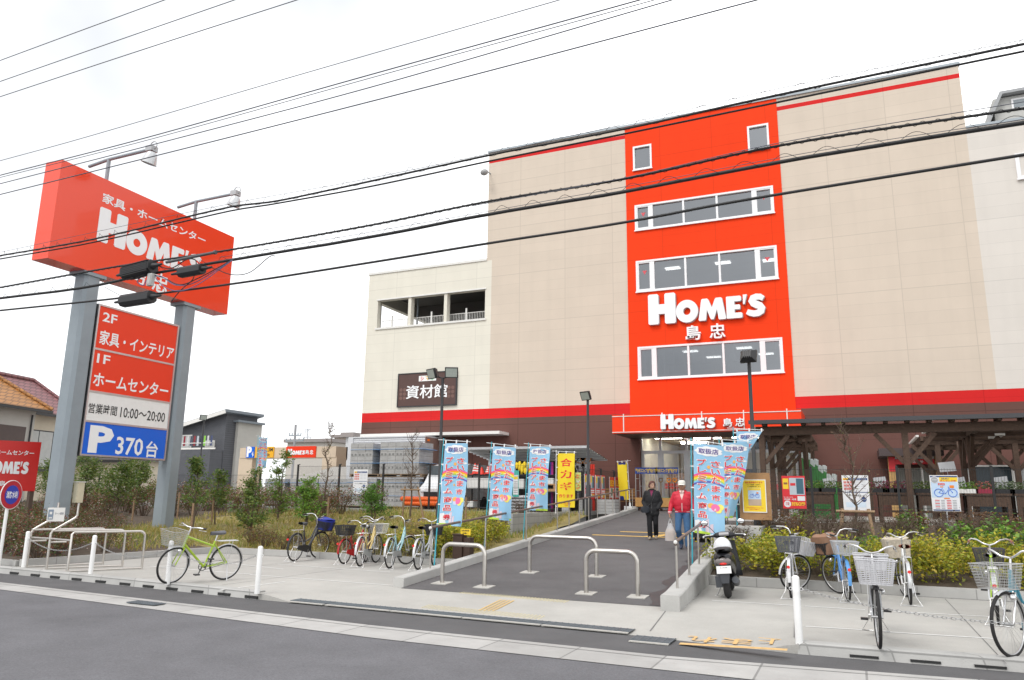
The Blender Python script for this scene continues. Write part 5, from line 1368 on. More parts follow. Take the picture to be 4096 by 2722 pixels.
for i, (bx, by, ty, wid, n, mats, lab) in enumerate((
    (326, 2060, 1838, 1.25, 2200, LG, 'bushy dark green young tree just right of the left sign post'),
    (461, 2095, 1855, 1.1, 1900, LG, 'young tree with a dark trunk under the middle of the blue parking panel'),
    (545, 2060, 1850, 1.05, 1800, [LG[1], LG[2], LG[0]], 'young green tree with a stake left of the right sign post'),
    (190, 2070, 1860, 1.2, 1800, LG, 'young green tree between the red billboard and the left sign post'),
    (765, 2130, 1838, .62, 1100, [LG[1], LG[0], LG[2]], 'slim young tree with a stake right of the right sign post'),
    (860, 2100, 1888, .62, 900, [LG[2], LG[1], LG[0]], 'small olive green young tree in front of the grey house'),
    (1000, 2140, 1880, .75, 1500, [LG[1], LG[2], LG[0]], 'dense many-stemmed young tree on the grass, left of the parking gate signs'),
    (1112, 2085, 1800, .62, 1100, [LG[1], LB[0], LG[2]], 'tall loose young tree in front of the parking gate'),
    (1225, 2115, 1922, .75, 1500, [LB[0], LG[1], LB[1]], 'bright green bushy young tree behind the dark bicycle with the blue basket'),
    (1488, 2095, 1915, .58, 1600, [LB[0], LG[0], LB[0]], 'dense glossy green shrub tree in front of the fence notice and block stacks'))):
    p, h = tree_at(bx, by, ty); young_tree(p, h, wid, mats, 200 + i, lab, 'young trees on the grass bank', int(n * 1.35), .10 if i < 9 else .08, 3 if i in (6, 8) else 2 if i > 5 else 1, .30 if i < 6 else .12)
for i, (bx, by, ty, wid, lab, lv_, n) in enumerate(((1297, 2075, 1685, .45, 'thin bare young tree between the parking gate and the block stacks', 2, 26), (1640, 2080, 1715, .55, 'bare young tree in a wooden support frame before the orange hose rolls', 0, 34), (3432, 2185, 1690, .65, 'bare young tree in a wooden support frame before a white fence notice', 1, 36), (1855, 2110, 1935, .3, 'thin dead sapling tied to a stake behind the first blue flag', 0, 8))):
    p, h = tree_at(bx, by, ty); bare_tree(p, h, wid, 230 + i, lab, n, lv_)
# stakes
for bx, by, ty, lab in ((528, 2085, 1990, 'wooden stake left of the right sign post'), (708, 2075, 1970, 'wooden stake just right of the right sign post'), (762, 2135, 2013, 'wooden stake at the slim young tree'), (845, 2100, 2000, 'wooden stake before the grey house'), (902, 2052, 1960, 'wooden stake nearest the parking gate'), (1308, 2098, 1990, 'wooden stake at the thin bare tree'), (1862, 2090, 1990, 'dark stake leaning at the dead sapling')):
    p, h = tree_at(bx, by, ty); stake(p - UPZ * .1, p + UPZ * h, .032, lab)
p, h = tree_at(1640, 2080, 1715)
for s, lb in ((-1, 'left leg of the support frame round the bare tree before the hose rolls'), (1, 'right leg of the support frame round the bare tree before the hose rolls')): stake(p + V((.38 * s + (.12 if s > 0 else 0), .1, -.05)), p + V((.26 * s, 0, 1.12)), .035, lb)
stake(p + V((-.38, -.05, 1.02)), p + V((.38, -.05, 1.02)), .03, 'cross piece of the support frame round the bare tree before the hose rolls')
p = ground_hit(3432, 2185, east_z)
zc_ = py(3430, 1944 + 0, p.y).z
hh_ = py(3432, 2052 - 5, p.y).z
stake(p + V((-.36, -.15, -.05)), V((p.x - .26, p.y - .05, hh_ + .06)), .04, 'left leg of the support frame before the white fence notice on the right'); stake(p + V((.36, -.15, -.05)), V((p.x + .27, p.y - .05, hh_ + .06)), .04, 'right leg of the support frame before the white fence notice on the right'); stake(V((p.x - .40, p.y - .10, hh_)), V((p.x + .40, p.y - .10, hh_)), .032, 'cross piece of the support frame before the white fence notice on the right')

# =================================================================== BANNER FLAGS
M_cyan = mat('pole_cyan', (.05, .40, .50), .4, 0, .05)
M_fblue = mat('flag_blue', (.29, .53, .73), .7, 0, .05, 3)
M_fred = mat('flag_red', (.72, .02, .03), .7, 0, .04)
M_fwhite = mat('flag_white', (.80, .80, .80), .7, 0, .02)
M_fpurple = mat('flag_purple', (.07, .03, .26), .7, 0, .02)
M_fpink = mat('flag_pink', (.78, .16, .36), .7, 0, .02)
M_fyel = mat('flag_yellow', (.82, .62, .02), .7, 0, .04)
M_flime = mat('flag_lime', (.42, .60, .05), .7, 0, .03)
def cloud(cx, cy, w_, h_, R):
    P = []; n = 9
    for i in range(n):
        a0 = 2 * PI * i / n
        for k in range(4):
            a = a0 + 2 * PI / n * k / 4; bl = 1 + .16 * sin(PI * k / 4)
            P.append((cx + w_ / 2 * cos(a) * bl, cy + h_ / 2 * sin(a) * bl))
    return P
def flag(name, label, base, top, u, wd, ln, wave, kind, drape=None, pole=M_cyan, group='banner flags on poles', dz=.0, mirror=False):
    """base and top of the pole; u = direction of the cloth from the pole; wave(s, t) -> sideways shift"""
    base, top, u = V(base), V(top), V(u).normalized(); pd = (top - base).normalized()
    t = thing(name, label, 'banner flag', base, 0, group)
    b = MB(); b.tube([base, base + (top - base) * .5, top], [.015, .0135, .011], 8); b.build('pole', pole, t)
    dn = -pd; nrm = u.cross(pd).normalized(); tp = top - pd * .06
    b = MB(); b.tube([tp - u * .14 + pd * .03, tp + u * (wd + .10) - UPZ * .02], .007, 6); b.build('crossbar', M_fwhite, t)
    def P(x, y, off=0):      # x across 0..1, y down 0..1
        p = tp + u * (.05 + wd * x) + dn * (.05 + ln * y)
        if drape: p = p + drape(x, y)
        return p + nrm * (wave(x, y) + off)
    def shape(poly, off): return [P(px_, py_, off) for px_, py_ in poly]
    b = MB(); b.grid(lambda a, c: P(a, c), 10, 36)
    cl = b.build('cloth', {'blue': M_fblue, 'yellow': M_fyel, 'five': M_fyel}[kind], t)
    for f in (.02, .26, .5, .75, .985): c = P(0, f); b = MB(); b.obox((c + base + pd * (c - base).dot(pd)) / 2, u * .035, nrm * .004, pd * .012); b.build('tab', M_fwhite, t)
    for f in (.03, .5, .97): c = P(f, 0); b = MB(); b.obox(c + pd * .03, u * .016, nrm * .004, pd * .04); b.build('tab', M_fwhite, t)
    def put(nm, m_, polys, off):
        for pl_ in polys: b = MB(); b.add(shape(pl_, off), [tuple(range(len(pl_)))]); b.build(nm, m_, cl)
    def band(y0, dy, amp, m_, off):
        b = MB(); b.grid(lambda a, c: P(a, y0 + dy * c + amp * (2 * a - 1) ** 2, off), 12, 1); return b.build('rainbow_band', m_, cl)
    def glyph(tx, cx, cy, w_, h_, bold, m_, off, nm='lettering', b=None):
        vs, fs, (x0, x1, y0, y1) = glyphs(tx, bold, False)
        bb = b or MB(); bb.add([P(cx + ((v[0] - x0) / (x1 - x0) - .5) * w_ * (-1 if mirror else 1), cy - ((v[1] - y0) / (y1 - y0) - .5) * h_, off) for v in vs], fs)
        if b is None: bb.build(nm, m_, cl)
    def ellp(cx, cy, rx, ry, n=18): return [(cx + rx * cos(2 * PI * i / n), cy + ry * sin(2 * PI * i / n)) for i in range(n)]
    if kind == 'blue':
        put('cloud_print', M_fwhite, [cloud(.5, .078, .82, .10, None), ellp(.86, .245, .12, .012), ellp(.22, .60, .16, .014), ellp(.3, .588, .08, .012)], .003)
        glyph('取扱店', .5, .078, .66, .058, .012, M_fpurple, .008)
        for i, c in enumerate(((.78, .08, .30), (.86, .30, .02), (.82, .66, .03), (.36, .55, .12), (.20, .50, .75), (.12, .10, .42))): band(.315 + .019 * i, .0195, .04, mat('rainbow_%d' % i, c, .7, 0, 0), .004)
        put('building_print', mat('print_pale_pink', (.66, .55, .62), .7, 0, .05), [[(.36, .98), (.36, .85), (.47, .83), (.50, .98)], [(.52, .98), (.52, .89), (.63, .88), (.63, .98)]], .004)
        put('building_print', M_fwhite, [[(.02, .975), (.02, .86), (.16, .85), (.24, .975)]], .0045)
        put('lime_strip', M_flime, [[(0, .975), (.25, .972), (.5, .978), (.75, .97), (1, .972), (1, 1), (.5, 1), (0, 1)]], .005)
        rd, wh = MB(), MB()
        L1_, L2_ = list(zip('さいたま市', (.215, .305, .395, .49, .59))), list(zip('プレミアム商品券', (.205, .295, .39, .485, .585, .69, .79, .90)))
        for ch, y in L1_: glyph(ch, .72, y, .29, .070, .015, None, .011, b=rd); glyph(ch, .72, y, .345, .080, .050, None, .008, b=wh)
        wh.build('lettering_outline', M_fwhite, cl); rd.build('lettering', M_fred, cl); rd, wh = MB(), MB()
        for ch, y in L2_: glyph(ch, .27, y, .28, .070, .015, None, .011, b=rd); glyph(ch, .27, y, .335, .080, .050, None, .008, b=wh)
        wh.build('lettering_outline', M_fwhite, cl); rd.build('lettering', M_fred, cl)
        for (cx, cy, rx, ry, m_) in ((.56, .685, .12, .032, mat('balloon_orange', (.85, .42, .10), .7)), (.58, .72, .12, .034, mat('balloon_pale', (.55, .62, .80), .7)), (.86, .69, .12, .034, mat('balloon_yellow', (.85, .72, .15), .7)), (.80, .725, .11, .032, mat('balloon_yellow', (.85, .72, .15))), (.70, .70, .15, .040, M_fpink)):
            put('balloon_print', m_, [ellp(cx, cy, rx, ry)], .006 if m_ is not M_fpink else .008)
        put('balloon_print', mat('balloon_orange', (.85, .42, .10)), [ellp(.49, .255, .055, .020), ellp(.47, .51, .03, .016)], .006)
    elif kind == 'yellow':
        for ch, y in (('合', .17), ('カ', .39), ('ギ', .61)): glyph(ch, .5, y, .66, .15, .022, M_fred, .004)
        glyph('作ります', .5, .79, .80, .07, .02, M_fred, .004)
        n_ = [(.5, .885), (.78, .93), (.5, .975), (.22, .93)]; q_ = [(.5, .893), (.74, .93), (.5, .967), (.26, .93)]
        b = MB(); b.add(shape(n_, .004) + shape(q_, .004), [(i, (i + 1) % 4, 4 + (i + 1) % 4, 4 + i) for i in range(4)]); b.build('diamond_print', M_fred, cl); glyph('TLH', .5, .93, .28, .026, .01, M_fred, .004)
    else:
        put('navy_strip', mat('flag_navy', (.01, .02, .16), .7), [[(0, 0), (1, 0), (1, .06), (0, .06)], [(0, .9), (1, .9), (1, 1), (0, 1)]], .003)
        glyph('5', .5, .38, .55, .26, .05, M_fred, .004); glyph('円', .82, .47, .2, .06, .02, M_fred, .004); glyph('モノクロコピー', .5, .17, .72, .045, .01, M_fred, .004); glyph('毎日いつも5円', .5, .62, .8, .05, .01, M_ink, .004)
    return t
def fl(bx, by, tx, ty, Y, **k): return py(bx, by, Y), py(tx, ty, Y)
wv = lambda a, ph: (lambda x, y: a * sin(5.5 * y + ph + 2.2 * x) * x + a * .6 * sin(7 * x + 2 * y + ph) * (.3 + y * .7))
b_, t_ = fl(1737, 2262, 1775, 1754, 14.5)
flag('banner_flag', 'blue banner flag on the left ramp wall, nearest the bicycles and tallest of its row', b_, t_, (1, -.08, -.02), .60, 1.74, wv(.055, .4), 'blue')
b_, t_ = fl(1936, 2206, 1967, 1768, 17.0)
flag('banner_flag', 'blue banner flag on the left ramp wall, between two other blue flags', b_, t_, (1, .02, -.06), .60, 1.76, wv(.05, 1.7), 'blue')
b_, t_ = fl(2093, 2160, 2114, 1771, 19.6)
flag('banner_flag', 'blue banner flag on the left ramp wall, next to the yellow flag', b_, t_, (1, .0, -.03), .60, 1.74, wv(.045, 3.0), 'blue')
b_, t_ = fl(2223, 2055, 2225, 1801, 23.0)
flag('banner_flag', 'yellow banner flag with large red characters at the end of the block wall', b_, t_, (1, .02, .0), .58, 1.70, wv(.03, 4.0), 'yellow', pole=M_fwhite)
b_, t_ = fl(2770, 2281, 2764, 1752, 15.7)
flag('banner_flag', 'blue banner flag on the right ramp wall, hanging in front of the others', b_, t_, (1, .03, -.10), .60, 1.78, wv(.045, .9), 'blue')
b_, t_ = fl(2880, 2180, 2876, 1752, 18.3)
flag('banner_flag', 'blue banner flag in the middle of the right-hand trio, its lower end blown aside', b_, t_, (1, .03, -.03), .62, 1.74, wv(.04, 2.2), 'blue', drape=lambda x, y: V((-.42 * x * y ** 1.6, .22 * x * y, .02 * x * y - .25 * (1 - x) * 0)))
b_, t_ = fl(2949, 2105, 2932, 1708, 18.75)
flag('banner_flag', 'blue banner flag on the concrete footing, rearmost, folded and swept sideways', b_, t_, (1, .05, -.02), .60, 1.74, wv(.05, 5.0), 'blue', drape=lambda x, y: V((-.50 * x * min(1, y * 2.2) + .02, .35 * x * y, .20 * x * y)))
b_, t_ = fl(2520, 2020, 2510, 1840, 31.3)
b_.z = FLOOR + .12
ff = flag('banner_flag', 'small yellow banner flag seen from behind beside the entrance, on a white base', b_, t_, (-1, .15, 0), .42, 1.55, wv(.02, 1.0), 'five', pole=M_fwhite, mirror=True)
b = MB(); b.box(b_.x - .2, b_.x + .2, b_.y - .2, b_.y + .2, FLOOR + .003, FLOOR + .16); b.tube([(b_.x, b_.y, FLOOR + .16), (b_.x, b_.y, FLOOR + .3)], .04, 10); b.build('base_weight', M_fwhite, ff)
p0, p1 = py(1022, 1915, 33), py(1033, 1742, 33)
flag('banner_flag', 'narrow distant blue banner flag in front of the parking gate signs', p0, p1, (.35, 1, 0), .55, 1.7, wv(.04, 2.0), 'blue')

# =================================================================== NOTICES ON THE FENCES
M_paper = mat('paper_white', (.74, .75, .77), .5, 0, .02)
def poster(cs, Y, label, face, stand=None, plane=None, edge=M_white, name='poster'):
    """board through four picture corners (TL, TR, BR, BL) on the vertical plane y = Y (or x = plane)"""
    if plane is None:
        q = [py(x, y, Y) for x, y in cs]; u = V((1, 0, 0)); n = V((0, -1, 0))
        a0, a1 = (q[0].x + q[3].x) / 2, (q[1].x + q[2].x) / 2
        O = V(((a0 + a1) / 2, Y, (q[0].z + q[1].z + q[2].z + q[3].z) / 4))
    else:
        q = [pxp(x, y, plane) for x, y in cs]; u = V((0, 1, 0)); n = V((1, 0, 0)); a0, a1 = (q[0].y + q[3].y) / 2, (q[1].y + q[2].y) / 2
        O = V((plane, (a0 + a1) / 2, (q[0].z + q[1].z + q[2].z + q[3].z) / 4))
    wd = abs(a1 - a0); ht = (q[0].z + q[1].z - q[2].z - q[3].z) / 2
    t = thing(name, label, 'poster', O - UPZ * ht / 2)
    b = MB(); b.obox(O, u * wd / 2, n * .008, UPZ * ht / 2); bd = b.build('board', edge, t)
    cnt = [0]
    def rect(x0, y0, x1, y1, m_, nm='print', lv=1):        # x, y in 0..1 from the top left
        c = O + u * wd * ((x0 + x1) / 2 - .5) + UPZ * ht * (.5 - (y0 + y1) / 2) + n * (.008 + .002 * lv)
        b = MB(); a, d_ = u * wd * (x1 - x0) / 2, UPZ * ht * (y1 - y0) / 2; b.quad(c - a - d_, c + a - d_, c + a + d_, c - a + d_); b.build(nm, m_, bd)
    def text(tx, cx, cy, w_, h_, m_, bold=.015, lv=3):
        b = MB(); b.text(tx, O + u * wd * (cx - .5) + UPZ * ht * (.5 - cy), u, UPZ, wd * w_, ht * h_, bold, None, .008 + .002 * lv); b.build('lettering', m_, bd)
    def disc(cx, cy, r, m_, lv=2, ring=0):
        b = MB(); c = O + u * wd * (cx - .5) + UPZ * ht * (.5 - cy) + n * (.008 + .002 * lv)
        if ring: b.ring(c, n, wd * r, wd * ring, 24, 4)
        else: b.disc(c, n, wd * r, .001, 24)
        b.build('print', m_, bd)
    def line(pts, r, m_, lv=3):
        b = MB(); b.tube([O + u * wd * (x - .5) + UPZ * ht * (.5 - y) + n * (.008 + .002 * lv) for x, y in pts], wd * r, 4); b.build('print', m_, bd)
    face(rect, text, disc, line)
    if stand is not None:
        b = MB(); b.tube([O - UPZ * ht / 2 + n * -.02, V((O.x, O.y, stand)) - n * .02], .018, 8); b.build('stand', M_alu, t)
    return t
G1, G2 = mat('print_grey', (.36, .37, .39), .6, 0, .05), mat('print_navy', (.03, .07, .20), .6, 0, .02)
M_sky = mat('print_sky', (.52, .66, .82), .6, 0, .06, 5); M_pred = mat('print_red', (.66, .03, .04), .5, 0, .04); M_pyel = mat('print_yellow', (.85, .60, .03), .5, 0, .03); M_por = mat('print_orange', (.80, .24, .03), .5, 0, .05)
def f_bike(rect, text, disc, line):
    rect(.03, .02, .97, .97, M_paper); rect(.02, .02, .98, .06, G2, lv=2); rect(.34, .06, .98, .18, M_pyel, lv=2); text('自転車の', .55, .10, .28, .045, G2); text('あんぜん点検', .65, .155, .55, .05, M_pred)
    rect(.03, .19, .97, .62, M_sky, lv=2); disc(.17, .13, .14, M_paper, 4); disc(.17, .13, .12, G1, 5); text('自転車', .17, .13, .16, .03, M_paper, lv=7)
    disc(.28, .49, .155, M_blue, 4, .012); disc(.77, .49, .155, M_blue, 4, .012)
    line([(.28, .49), (.42, .36), (.52, .52), (.66, .36), (.77, .49)], .014, M_blue); line([(.28, .49), (.52, .52)], .012, M_blue); line([(.63, .32), (.66, .36)], .014, M_blue)
    rect(.35, .31, .46, .34, M_por, lv=4); rect(.68, .28, .84, .36, M_por, lv=4); rect(.28, .22, .52, .28, M_pred, lv=4); text('無料点検', .40, .25, .2, .03, M_paper, lv=6)
    for i in range(6):
        y = .69 + .045 * i; rect(.12, y, .28, y + .02, M_pred if i % 2 == 0 else G1, lv=3); rect(.33, y, .46, y + .02, G1, lv=3); rect(.53, y, .69, y + .02, M_pred, lv=3); rect(.74, y, .88, y + .02, G1, lv=3)
    rect(.03, .955, .97, .985, G2, lv=3); rect(.45, .63, .65, .66, M_por, lv=4)
def f_serv(rect, text, disc, line):
    rect(.03, .02, .97, .98, M_paper); rect(.04, .08, .24, .14, M_pyel, lv=2); rect(.24, .08, .96, .14, G2, lv=2); text('無料', .14, .11, .14, .035, M_pred); text('お引き取りサービス', .60, .11, .62, .035, M_paper)
    for i in range(3):
        for j in range(3): rect(.06 + .12 * i, .17 + .09 * j, .16 + .12 * i, .235 + .09 * j, mat('print_pale_red', (.62, .20, .18), .6), lv=2)
    for i in range(2):
        for j in range(4): rect(.48 + .23 * i, .18 + .06 * j, .66 + .23 * i, .20 + .06 * j, mat('print_light_grey', (.55, .56, .58), .6), lv=2)
    rect(.03, .47, .97, .49, G2, lv=2); text('軽トラック貸出サービス', .5, .57, .80, .05, M_ink); disc(.78, .68, .10, G2, 2); text('90分', .78, .68, .12, .03, M_paper, lv=5)
    rect(.10, .76, .85, .90, mat('print_pale_blue', (.60, .70, .80), .6, 0, .1, 6), lv=2)
def f_35(rect, text, disc, line):
    rect(.0, .0, 1, 1, M_pred); rect(.32, .06, .96, .58, mat('print_cool_grey', (.48, .53, .58), .5, 0, .1, 6), lv=2); rect(.62, .08, .92, .55, mat('print_teal', (.05, .13, .18), .5), lv=3); rect(.36, .22, .58, .30, M_pred, lv=3)
    rect(.04, .08, .28, .40, M_pyel, lv=2); rect(.08, .20, .24, .26, mat('print_brown', (.30, .12, .05), .5), lv=3); text('サリサハウス', .25, .66, .40, .045, M_paper); text('収納庫・物置', .32, .72, .52, .055, M_paper); rect(.64, .62, .96, .76, M_paper, lv=2)
    disc(.20, .86, .15, M_paper, 2); text('特典', .20, .83, .16, .04, M_pred, lv=5); text('価格', .20, .88, .16, .04, M_pred, lv=5); text('35%OFF', .66, .86, .58, .11, M_pyel, .03)
def f_repair(rect, text, disc, line):
    rect(.035, .025, .965, .975, M_pyel); text('自転車修理承ります', .5, .09, .74, .055, M_pred); text('パンク修理 1,028円〜', .5, .16, .62, .035, M_ink); text('その他修理も致します', .5, .215, .56, .03, M_ink)
    rect(.24, .26, .78, .79, M_sky, lv=2); rect(.24, .60, .78, .79, mat('print_tan', (.50, .38, .28), .6, 0, .1, 8), lv=3); rect(.25, .265, .77, .33, M_pyel, lv=3)
    disc(.39, .50, .075, M_blue, 4, .008); disc(.63, .50, .075, M_blue, 4, .008); line([(.39, .50), (.45, .42), (.51, .51), (.58, .42), (.63, .50)], .008, M_blue); rect(.60, .385, .68, .43, M_por, lv=5)
    text('まずは自転車売場カウンターまで', .5, .86, .72, .03, M_pred); text('お気軽にご相談下さい', .5, .91, .46, .03, M_pred)
def mk_sale(c1, c2):
    def f(rect, text, disc, line):
        rect(.0, .0, 1, 1, M_pred); rect(.1, .05, .9, .58, mat('print_cool_grey', (.48, .53, .58)), lv=2); rect(.42, .10, .88, .56, c1, lv=3); rect(.06, .06, .36, .34, c2, lv=3); text('35%', .58, .88, .66, .14, M_pyel, .03); disc(.2, .88, .14, M_paper, 2); rect(.12, .64, .9, .70, M_paper, lv=2); rect(.12, .73, .9, .77, M_paper, lv=2)
    return f
def f_five(rect, text, disc, line):
    rect(0, 0, 1, 1, M_pred); rect(.08, .16, .92, .42, M_pyel, lv=2); text('5%', .5, .29, .7, .2, M_pred, .03); rect(.1, .5, .9, .95, M_paper, lv=2); rect(.3, .52, .6, .86, mat('print_green', (.03, .16, .12), .5), lv=3); rect(.66, .55, .86, .9, mat('print_pale_red', (.62, .20, .18)), lv=3)
def mk_fruit(cs):
    def f(rect, text, disc, line):
        rect(0, 0, 1, 1, cs[0]); R = random.Random(len(cs))
        for i in range(46): disc(R.uniform(.1, .9), R.uniform(.08, .92), R.uniform(.04, .13), cs[1 + i % (len(cs) - 1)], 2 + (i % 8) * .6)
        text('旬の味', .5, .5, .6, .14, M_paper, .03, 9)
    return f
poster(((3716.5, 1901.8), (3828, 1901.8), (3845.6, 2046), (3731, 2046)), 21.82, 'bicycle safety check poster with a drawn blue bicycle on the right mesh fence', f_bike, stand=1.0)
poster(((3367, 1902), (3472.6, 1902), (3482.5, 2042), (3375, 2047)), 21.84, 'white service notice on the right mesh fence behind the bare staked tree', f_serv)
poster(((3126, 1905.6), (3219, 1904), (3226, 2034), (3133, 2036.5)), 21.84, 'red sale poster with 35%OFF on the right mesh fence', f_35, edge=M_paper)
poster(((1417, 1879), (1472, 1879), (1467, 1978.6), (1411, 1977)), 25.96, 'white service notice on the left mesh fence in front of the block stacks', f_serv)
cs = ((2964.5, 1892), (3079.8, 1892), (3086, 2081), (2949, 2079)); q = [py(x, y, 18.75) for x, y in cs]
nb = thing('notice_board', 'plywood notice board standing on the concrete footing right of the ramp', 'notice board', ((q[2].x + q[3].x) / 2, 18.78, 1.0))
b = MB(); b.box((q[0].x + q[3].x) / 2, (q[1].x + q[2].x) / 2, 18.765, 18.79, q[3].z, q[0].z); b.build('board', mat('plywood', (.34, .19, .085), .75, 0, .25, 5, .2, 30), nb)
for x in (q[3].x + .12, q[2].x - .12): b = MB(); b.box(x - .03, x + .03, 18.80, 18.86, 1.0, q[0].z - .2); b.build('leg', M_dkwood, nb)
poster(((2968.7, 1919), (3063, 1919), (3068, 2052), (2972, 2050)), 18.755, 'yellow bicycle repair poster pinned to the plywood notice board', f_repair)
mt1, mt2 = mat('print_teal', (.05, .13, .18)), mat('print_yellow', (.85, .60, .03))
xs = [(2338, 2356), (2360, 2378), (2382, 2400), (2404, 2420)]
for i, (x0, x1) in enumerate(xs):
    poster(((x0, 1897 + 2 * i), (x1, 1898 + 2 * i), (x1, 1994 + i), (x0, 1993 + i)), 0, ['red sale poster on the ramp side fence, nearest the yellow flag of four alike', 'red sale poster on the ramp side fence, second of four alike from the yellow flag', 'red sale poster on the ramp side fence, third of four alike from the yellow flag', 'red sale poster on the ramp side fence, farthest from the yellow flag of four alike'][i], mk_sale(mt1, mt2), plane=-9.16)
for i, (x0, x1) in enumerate(((2438, 2456), (2460, 2475))):
    poster(((x0, 1908), (x1, 1911), (x1, 1996 - i), (x0, 1996)), 0, ['narrow red and yellow discount poster on the ramp side fence, left of a pair', 'narrow red and yellow discount poster on the ramp side fence, right of a pair'][i], f_five, plane=-9.16)
or_ = [mat('fruit_base_orange', (.80, .42, .08)), mat('fruit_orange', (.85, .40, .05)), mat('fruit_cream', (.85, .72, .45)), mat('fruit_amber', (.82, .55, .12))]
rd_ = [mat('fruit_base_red', (.60, .06, .04)), mat('fruit_red', (.72, .05, .04)), mat('fruit_pale', (.82, .62, .55)), mat('fruit_gold', (.85, .55, .05))]
gr_ = [mat('fruit_base_green', (.55, .60, .20)), mat('fruit_orange', (.85, .40, .05)), mat('fruit_red', (.72, .05, .04)), mat('fruit_leaf', (.25, .40, .06))]
poster(((2478, 1913), (2504, 1917), (2505, 1974), (2478, 1975)), 0, 'orange autumn food poster on the ramp side fence below the small yellow flag', mk_fruit(or_), plane=-9.16)
poster(((2517, 1918), (2541, 1922), (2541, 1976), (2517, 1975)), 0, 'red flower and food poster at the far end of the ramp side fence', mk_fruit(rd_), plane=-9.16)
poster(((2302, 1892), (2324, 1890), (2324, 1963), (2302, 1964)), 26.3, 'orange and green food poster half hidden behind the yellow flag', mk_fruit(gr_))
poster(((1850, 1884), (1866, 1884), (1862, 1980), (1850, 1980)), 26.9, 'cream poster half hidden behind the first blue flag', f_serv)
def f_teal(rect, text, disc, line):
    rect(0, 0, 1, 1, mat('print_turquoise', (.06, .42, .36), .5)); rect(.08, .18, .92, .92, M_paper, lv=2); rect(.15, .24, .85, .34, M_pyel, lv=3)
    for i in range(6): rect(.16, .42 + .08 * i, .84, .45 + .08 * i, G1, lv=3)
poster(((2053, 1882), (2076, 1883), (2075, 1988), (2050, 1988)), 26.9, 'turquoise edged notice half hidden between two blue flags', f_teal)

# =================================================================== THE YARD LEFT OF THE RAMP
M_block = block_mat('concrete_block_goods', (.40, .41, .41), .40, .195, .5, .010, 0, .9, 'xy', 'z', .14)
M_pal = mat('pallet_wood', (.24, .17, .11), .85, 0, .25, 12)
M_strap = mat('strap_blue', (.16, .34, .62), .5)
def pallet(x, y, z, w_, d_, h, label, core=True):
    t = thing('block_pallet', label, 'block pallet', (x, y, z), 0, 'pallets of concrete blocks in the yard')
    b = MB(); b.box(-w_ / 2, w_ / 2, -d_ / 2, d_ / 2, .0, .02); b.box(-w_ / 2, w_ / 2, -d_ / 2, d_ / 2, .10, .13)
    for s in (-.46, 0, .46): b.box(w_ * s - .04, w_ * s + .04, -d_ / 2, d_ / 2, .02, .10)
    b.build('pallet', M_pal, t, local=True)
    b = MB(); n = int(round(h / .195)); R = random.Random(int(x * 91 + z * 17))
    for i in range(n):
        z0 = .132 + i * .195; k = int(w_ / .40)
        for j in range(k):
            o = R.uniform(-.008, .008); b.box(-w_ / 2 + .40 * j + .004, -w_ / 2 + .40 * j + .394, -d_ / 2 + o, d_ / 2 + o, z0, z0 + .188)
    b.build('blocks', mat('block_face', (.36, .355, .345), .9, 0, .14, 3, .3, 30), t, local=True)
    b = MB()
    for i in range(n):
        z0 = .132 + i * .195
        for j in range(int(w_ / .40)):
            if i % 3 == 1:
                for kx in (.10, .28): xx = -w_ / 2 + .40 * j + kx; b.box(xx - .045, xx + .045, -d_ / 2 - .012, -d_ / 2 - .010, z0 + .03, z0 + .11)
    if b.v: b.build('block_cores', mat('core_dark', (.2, .2, .195), .95), t, local=True)
    b = MB()
    for f in (.35, .8): b.box(-w_ / 2 - .006, w_ / 2 + .006, -d_ / 2 - .02, d_ / 2 + .006, .13 + h * f, .13 + h * f + .012)
    b.build('strap', M_strap, t, local=True); return t
BY = 29.0
def yx(x): return py(x, 1900, BY).x
def yz(y, x=1600): return py(x, y, BY).z
rowsP = [((1429, 1547), 1776, 1912, 'grey block pallet stacked on top, left of two before the corrugated container'), ((1552, 1724), 1776, 1912, 'grey block pallet stacked on top, right of two under the container roof edge')]
zb1 = yz(1910); ztop1 = yz(1778)
x0, x1 = yx(1429), yx(1547); pallet((x0 + x1) / 2, BY, zb1, x1 - x0, 1.2, ztop1 - zb1 - .13, rowsP[0][3])
x0, x1 = yx(1552), yx(1724); pallet((x0 + x1) / 2, BY - .1, zb1, x1 - x0, 1.2, ztop1 - zb1 - .13, rowsP[1][3])
for (x0, x1), l in (((1420, 1547), 'lower grey block pallet behind the white fence notice'), ((1552, 1724), 'lower grey block pallet behind the orange hose rolls')):
    x0, x1 = yx(x0), yx(x1); pallet((x0 + x1) / 2, BY, .985, x1 - x0, 1.2, zb1 - .985 - .135, l)
for (x0, x1), l in (((1180, 1290), 'low grey block pallet behind the bright green bushy tree'), ((1293, 1412), 'low grey block pallet left of the white fence notice'), ((1080, 1177), 'low grey block pallet at the left end of the row by the gate ramp')):
    x0, x1 = yx(x0), yx(x1); pallet((x0 + x1) / 2, BY + .3, .985, x1 - x0, 1.2, yz(1912, 1250) - .985 - .13, l)
